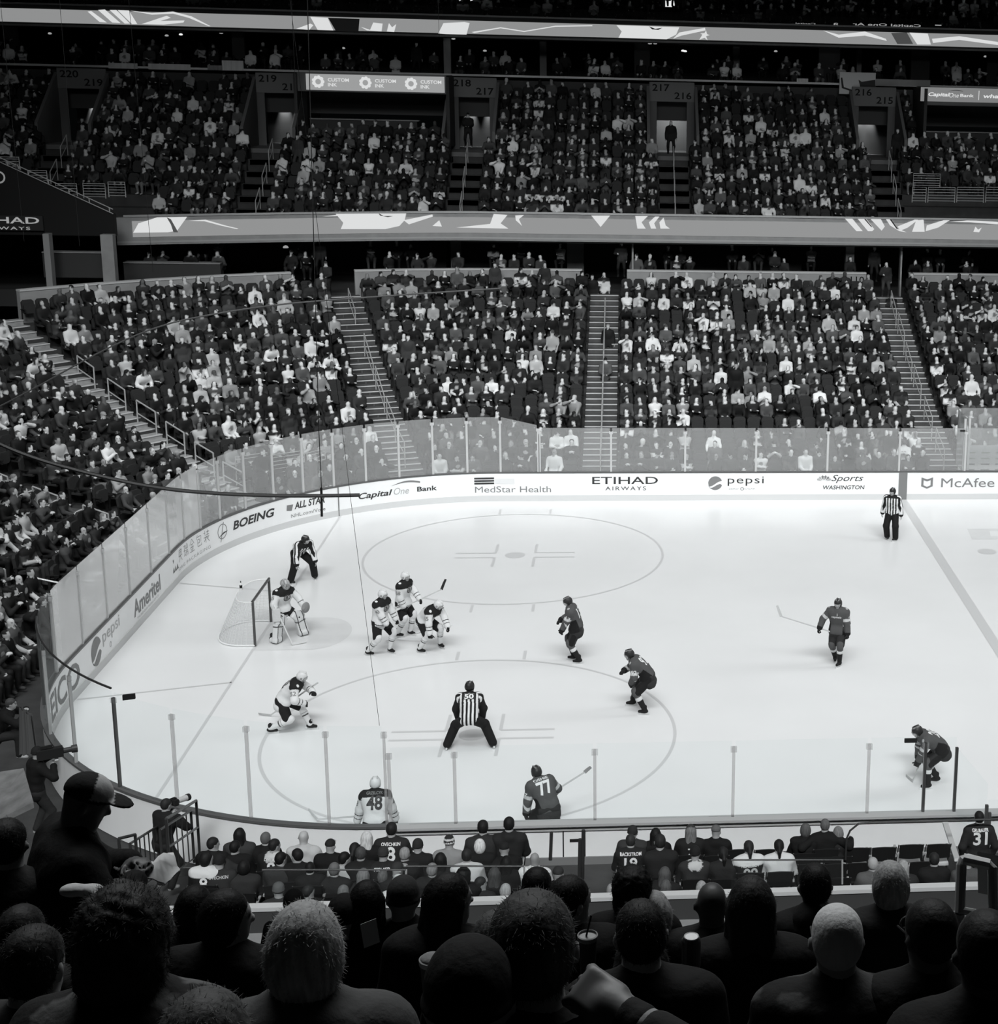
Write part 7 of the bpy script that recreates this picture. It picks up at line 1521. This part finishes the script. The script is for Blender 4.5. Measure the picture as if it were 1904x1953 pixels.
# =================================================================== FOREGROUND TIER
def fore_row(h): return 14.66 - (.18 + .524 * h) - 1.27
mb = MB()
for k in range(9):
    h = 1.2 + .85 * k; mb.box((-3, CP[1] + h - .40, 2.0), (30, CP[1] + h + .45, fore_row(h)))
mb.box((-3, CP[1] - 3, 2.0), (30, CP[1] + .8, fore_row(.6) - .4))
tag(mb.build('floor', M_black), 'dark stepped floor of the nearest seats', None, None, 'structure')
FORE = [  # u, v crown, head width in pixels, label, options
 (12, 1562, 62, 'dark-haired person in grey top cut by the left edge', dict(hv=.012, jv=.06)),
 (42, 1727, 84, 'dark rounded head of hair low at the left edge', dict(hair='bob', hv=.012, jv=.012)),
 (66, 1767, 104, 'person with short dark hair in pale top at the lower left edge', dict(hv=.015, jv=.05)),
 (237, 1702, 186, 'person with large curly dark hair and patterned scarf at the lower left', dict(hair='curly', hv=.03, jv=.02, jv2=.10, stripes='camo', hood=True)),
 (372, 1690, 66, 'dark-haired person behind the person with a lit profile', dict(hair='bob', hv=.008, jv=.012)),
 (438, 1700, 80, 'person with dark hair whose pale profile faces right', dict(hair='bob', hv=.008, jv=.01, hy=-62, skin=.42)),
 (580, 1722, 150, 'person with thick pale blond hair and grey hooded collar', dict(hair='bob', hv=.36, jv=.07, hood=True)),
 (392, 1890, 170, 'grey-haired head cut by the bottom edge at the left', dict(hair='bob', hv=.06, jv=.012)),
 (655, 1712, 66, 'person in black knit hat beside the folded paper', dict(hat='beanie', hatv=.008, jv=.01)),
 (700, 1680, 58, 'person with smooth black hair left of the grey knit hat', dict(hair='long', hv=.006, jv=.008)),
 (769, 1677, 66, 'person in grey knit hat and dark jacket', dict(hat='beanie', hatv=.045, jv=.018, hv=.1, skin=.4)),
 (862, 1668, 76, 'person with long black hair turned to the right', dict(hair='long', hv=.006, jv=.01, hy=-55)),
 (1024, 1655, 58, 'person with short black hair and visible ear in the front row', dict(hv=.006, jv=.01)),
 (1092, 1672, 68, 'person with swept black hair in profile facing right', dict(hv=.006, jv=.01, hy=-60)),
 (1012, 1702, 136, 'big person with thinning dark grey hair at the centre', dict(hv=.05, jv=.022, sc=1.05)),
 (946, 1738, 96, 'grey-haired person half hidden left of the big person', dict(hair='bob', hv=.07, jv=.02)),
 (893, 1806, 190, 'black knit hat of the nearest person at the bottom centre', dict(hat='beanie', hatv=.006, jv=.006)),
 (1206, 1658, 90, 'person with dense curly black hair in the front row', dict(hair='curly', hv=.008, jv=.01, sc=.9)),
 (1246, 1700, 64, 'person with pale straight hair behind the curly head', dict(hair='long', hv=.34, jv=.08)),
 (1221, 1718, 94, 'person with short dark hair below the pale-haired person', dict(hv=.012, jv=.01)),
 (1222, 1780, 98, 'person with dark bushy hair low right of centre', dict(hv=.015, jv=.012, hair='bob')),
 (1358, 1682, 58, 'person with bald shining crown in grey jacket', dict(bald=True, jv=.03, skin=.07)),
 (1432, 1672, 80, 'person with long wavy brown hair in black top', dict(hair='long', hv=.02, jv=.008)),
 (1555, 1648, 60, 'person with short black hair and ears showing right of centre', dict(hv=.008, jv=.014)),
 (1697, 1643, 68, 'person with fuzzy grey hair in grey jacket', dict(hair='bob', hv=.22, jv=.035, rough=1) if 0 else dict(hair='bob', hv=.40, jv=.035)),
 (1597, 1727, 104, 'person with cropped white hair, glasses and camouflage jacket', dict(bald='cropped', hv=.62, jv=.02, jv2=.055, stripes='camo', glasses=True)),
 (1545, 1728, 74, 'person in dark hat half hidden left of the white-haired person', dict(hat='beanie', hatv=.015, jv=.01)),
 (1772, 1716, 100, 'bald dark-headed person with glasses at the right', dict(bald='cropped', hv=.012, jv=.01, glasses=True, skin=.08, hy=18)),
 (1882, 1738, 112, 'person with cropped black hair cut by the right edge', dict(bald='cropped', hv=.006, jv=.008, skin=.05)),
 (1682, 1792, 50, 'person in small dark peaked cap below the bald person', dict(hat='cap', hatv=.02, jv=.02, hy=-60, sc=.9)),
 (1160, 1745, 44, 'bald head far down in front of the drinks cup', dict(bald=True, jv=.03, skin=.14)),
 (1445, 1727, 40, 'small dark head between the seats right of centre', dict(hv=.02, jv=.03)),
 (560, 1700, 40, 'small dark head above the pale blond hair', dict(hat='beanie', hatv=.02, jv=.02)),
]
def fore_pt(u, v, w_, vis=.168):
    dist = FPX * vis / w_; d = ray(u, v); hz = math.hypot(d[0], d[1]) / np.linalg.norm(d); h = dist * hz
    k = max(0, round((h - 2.05) / .85)); h2 = 2.05 + .85 * k + (h - (2.05 + .85 * k)) * .25; return CP + d / math.hypot(d[0], d[1]) * h2
for u, v, w_, lab, kw in FORE:
    hres = .0075 if w_ > 90 else .010
    st = kw.get('hat') or kw.get('hair', 'short'); vis = {'beanie': .205, 'cap': .18, 'curly': .26, 'bob': .195, 'long': .182, 'short': .172}[st] * (.92 if kw.get('bald') is True else 1)
    spectator(fore_pt(u, v, w_, vis),  lab, 90 + float(rng.normal(0, 6)), hres=hres, res=.0155, strands=int((26 if kw.get('hair') == 'curly' else 15) * w_), **kw)
# man standing in a two-tone cap looking down at a napkin
p = fore_pt(186, 1482, 62)
J, root = spectator(p, 'standing person in two-tone cap looking down at a white napkin', 30, hat='cap', hatv=.012, hatv2=.012, jv=.010, stand=True, sc=1.05, hy=-14, hp=26, skin=.10, hres=.009, pose_kw=dict(lean=14, L=(-.02, .36, 1.26), R=(.12, .34, 1.24), armL=(-.8, -.1, -.5), armR=(.8, -.1, -.5)))
cap = [o for o in root.children if o.name.startswith('baseball_cap')][0]; me = cap.data; n = len(me.vertices); V = np.empty(n * 3, np.float32); me.vertices.foreach_get('co', V); V = V.reshape(-1, 3); q = (V - J['head']) @ J['HB'] / J['sc']
m_ = (q[:, 1] > .0) & (q[:, 1] < .10) & (q[:, 2] > .045); ca_ = me.color_attributes['Col']; cc = np.empty(n * 4, np.float32); ca_.data.foreach_get('color', cc); cc = cc.reshape(-1, 4); cc[m_, :3] = grey(.5); ca_.data.foreach_set('color', cc.ravel())
hp_ = (J['wrL'] + J['wrR']) / 2 + J['f'] * .12; m = MB(); n = 7; G_ = [[hp_ + J['r'] * (.17 * (i / 6 - .5)) + J['f'] * (.15 * (j / 6 - .5)) + A_(0, 0, .03 + .025 * math.sin(i * 1.3 + j) - .02 * abs(i - 3)) for j in range(n)] for i in range(n)]
m.add([p_ for row in G_ for p_ in row] + [p_ - A_(0, 0, .006) for row in G_ for p_ in row], [(i * n + j, i * n + j + 1, i * n + n + j + 1, i * n + n + j) for i in range(n - 1) for j in range(n - 1)] + [(49 + i * n + j, 49 + i * n + n + j, 49 + i * n + n + j + 1, 49 + i * n + j + 1) for i in range(n - 1) for j in range(n - 1)]); tag(m.build('paper_napkin', M_white, None, True), 'crumpled white napkin in the hands of the capped person', 'napkin')
# bright bundle below him, cups, paper, can
def fpt(u, v, dist): return atd(u, v, dist)
P_ = [Ell(fpt(195, 1715, 6.4) + A_(.05 * k, .03 * (k % 2), -.02 * k), (.05, .035, .022), None, 0, .02) for k in range(-2, 3)]; V, F, L = sdf_mesh(P_, .012); tag(mesh_np('bundled_scarf', V, F, M_cloth, None, True, col_arr(V, .5)), 'pale bundled scarf on the seat below the standing person', 'scarf')
def cup(u, v, dist, w_, label, straw=False, foam=False):
    c = fpt(u, v, dist); r = w_ * dist / FPX / 2; root = tag(empty('drink_cup', c - A_(0, 0, .14)), label, 'cup'); m = MB(); m.lathe(c, [(r * .72, -.14), (r * .95, -.005)], 24); m.build('cup_body', mat('cup_dark', .04, .5) if 'cup_dark' not in MATS else MATS['cup_dark'], root)
    m = MB(); m.lathe(c, [(r * .95, -.012), (r * 1.03, -.010), (r * 1.03, .004), (r * .9, .006), (r * .88, -.001)], 24); m.build('lid', mat('lid_pale', .30, .4) if 'lid_pale' not in MATS else MATS['lid_pale'], root)
    if straw: m = MB(); m.tube([c + A_(-.004, 0, 0), c + A_(.012, .005, .07)], .0035, 6); m.build('straw', M_black, root)
    if foam: V, F, L = sdf_mesh([Ell(c + A_(.012 * math.cos(a) * 1.2, .012 * math.sin(a) * 1.2, .004), (.018, .018, .008), None, 0, .01) for a in range(0, 6)], .004); mesh_np('drink', V, F, M_cloth, root, True, col_arr(V, .22))
    localise(root)
cup(824, 1831, 4.6, 44, 'open dark cup with pale rim and drink in front of the black knit hat', foam=True)
cup(1121, 1785, 5.2, 36, 'dark cup with pale lid and black straw', straw=True)
c = fpt(1319, 1787, 5.6); root = tag(empty('drink_can', c), 'small drinks can with bright top right of centre', 'can'); m = MB(); m.lathe(c, [(.028, -.12), (.033, -.11), (.033, -.01), (.027, 0)], 18); m.build('can_body', M_darksteel, root); m = MB(); m.lathe(c, [(.027, 0), (.026, .004), (.022, .002)], 18); m.build('can_top', M_steel, root); localise(root)
p = fpt(706, 1780, 6.0); m = MB(); m.obox(p, (.026, .01, .005), (-.008, .016, .038), (.0008, -.0008, .0004)); tag(m.build('folded_paper', mat('paper_dim', .6, .7)), 'folded pale paper beside the black knit hat', 'paper')
p = fpt(1888, 1668, 7.6); m = MB(); m.obox(p, (.06, .01, -.02), (.0, .03, .09), (.001, 0, 0)); tag(m.build('programme_sheet', M_white), 'white printed sheet at the right edge behind the steel frame', 'paper')
# raised fist with two wristbands at the bottom centre
w0 = fpt(1178, 1925, 3.3); e0 = fpt(1265, 1985, 3.25); d = nrm(w0 - e0); hand = tag(empty('person', e0), 'arm of the nearest person with fist and two wristbands at the bottom edge', 'person')
P_ = [Cone(e0 - (w0 - e0) * 1.2, w0, .05, .032, 0, .03)] + hand_prims(w0, d, A_(.3, .5, -.8), 1, 1.05, 1.35, 1.1, 0); V, F, L = sdf_mesh(P_, .0055); mesh_np('forearm_and_hand', V, F, M_skin, hand, True, col_arr(V, .16))
for nm, t, v_ in (('wristband', .62, .012), ('wristband', .40, .30)):
    a = e0 + (w0 - e0) * t; V, F, L = sdf_mesh([Cone(a - d * .014, a + d * .014, .043, .040, 0, .005)], .005); mesh_np(nm, V, F, M_cloth, hand, True, col_arr(V, v_))
V, F, L = sdf_mesh([Cone(e0 - (w0 - e0) * 1.3, e0 + (w0 - e0) * .12, .062, .050, 0, .01)], .01); mesh_np('sleeve', V, F, M_cloth, hand, True, col_arr(V, .012)); localise(hand)
# steel frame of the aisle at the right edge
yd = 7.3; q = [fpt(u, v, yd) for u, v in ((1831, 1741), (1834, 1650), (1838, 1640), (1846, 1638), (1884, 1648), (1893, 1655), (1896, 1755))]
rt = tag(empty('aisle_rail', q[0]), 'bright steel aisle rail frame at the right edge', 'railing'); m = MB(); m.tube(q, .024, 10); m.build('frame', M_steel, rt); m = MB(); m.tube([fpt(1829, 1735, yd), fpt(1893, 1748, yd)], .018, 8); m.build('lower_bar', mat('rail_lit_white', .88, .4), rt); m = MB(); m.tube([fpt(1838, 1638, yd - .02), fpt(1888, 1649, yd - .02)], .026, 8); m.build('top_bar', MATS['rail_lit_white'], rt); m = MB(); m.tube([fpt(1831, 1741, yd), fpt(1831, 1741, yd) - A_(0, 0, 1.3)], .024, 8); m.tube([fpt(1896, 1755, yd), fpt(1896, 1755, yd) - A_(0, 0, 1.3)], .024, 8); m.build('post', M_steel, rt); localise(rt)  # top and lower bars coloured white to imitate light falling on the steel
# =================================================================== NETTING CABLES
def cable(label, pts, r, m, nm='net_cable'): root = tag(empty(nm, pts[0]), label, 'cable'); mb = MB(); mb.tube(pts, r, 6); mb.build('strand', m, root); localise(root)
def smooth(px, y, n=40):
    px = np.array(px, float); t = np.linspace(0, len(px) - 1, n); u = np.interp(t, range(len(px)), px[:, 0]); v = np.interp(t, range(len(px)), px[:, 1])
    k = np.ones(5) / 5; up = np.convolve(np.pad(u, 2, 'edge'), k, 'valid'); vp = np.convolve(np.pad(v, 2, 'edge'), k, 'valid'); return [aty(a, b, y) for a, b in zip(up, vp)]
cable('thick black net cable sagging across the left stand', smooth([(-60, 815), (0, 848), (60, 872), (120, 890), (210, 913), (300, 931), (390, 940), (490, 945), (600, 946), (700, 944)], 9.0), .045, M_cable)
cable('grey net cable curving across the corner seats', smooth([(-40, 795), (17, 766), (80, 733), (151, 692), (235, 649), (302, 622), (370, 605), (504, 583), (615, 573), (800, 560), (985, 548)], 12.0), .022, M_cablelight)
cable('thin dark upright net cord at the far curve', [aty(u, v, 9.1) for u, v in ((614, 946), (611, 880), (608, 812), (597, 400), (585, -60), (560, -1050))], .010, M_cable)
m = [aty(u, v, 9.1) for u, v in ((614, 985), (613, 930))]; cable('dark knot hanging under the thick cable', m, .03, M_cable, 'cable_knot')
cable('thin pale net cord falling to the near glass', [aty(u, v, 0.0) for u, v in ((724, 1384), (670, 960), (546, -60), (470, -660))], .004, mat('cord_dark', .012, .9, spec=0.0))
cable('dark tension cable along the top of the near corner glass', [rp(s, .04, 3.06) for s in np.linspace(-24.9, -29.9, 14)], .022, M_darksteel)
for k, (a, b) in enumerate((((247, 17), (292, 520)), ((7, 67), (46, 460)), ((555, -20), (570, 300)), ((134, 250), (152, 470)), ((835, -30), (838, 70)))):
    cable(f'faint hanging net cord in front of the upper seats, {ordinal(k + 1)}', [aty(a[0] + (a[0] - b[0]) / (b[1] - a[1]) * 1050, a[1] - 1050, 12.0), aty(*b, 12.0)], .005, M_cable)
bk = aty(246, 1329, .6); m = MB(); m.obox(bk, (.10, .03, 0), (0, .02, 0), (0, 0, .05)); tag(m.build('glass_sensor', M_black), 'small black box fixed near the top of the near corner glass', 'box')
bk = aty(1661 + 15, 822, 25.85) if 0 else aty(1837, 822, 25.9); m = MB(); m.box((bk[0] - .09, 25.92, bk[2] - .03), (bk[0] + .09, 25.95, bk[2] + .03)); tag(m.build('glass_sensor', M_black), 'small black tag on the far glass at the box corner', 'box')
bk = aty(1737, 1411, .02); m = MB(); m.box((bk[0] - .12, -.03, bk[2] - .04), (bk[0] + .12, .01, bk[2] + .04)); tag(m.build('glass_sensor', M_black), 'small black box at the top of the near glass on the right', 'box')
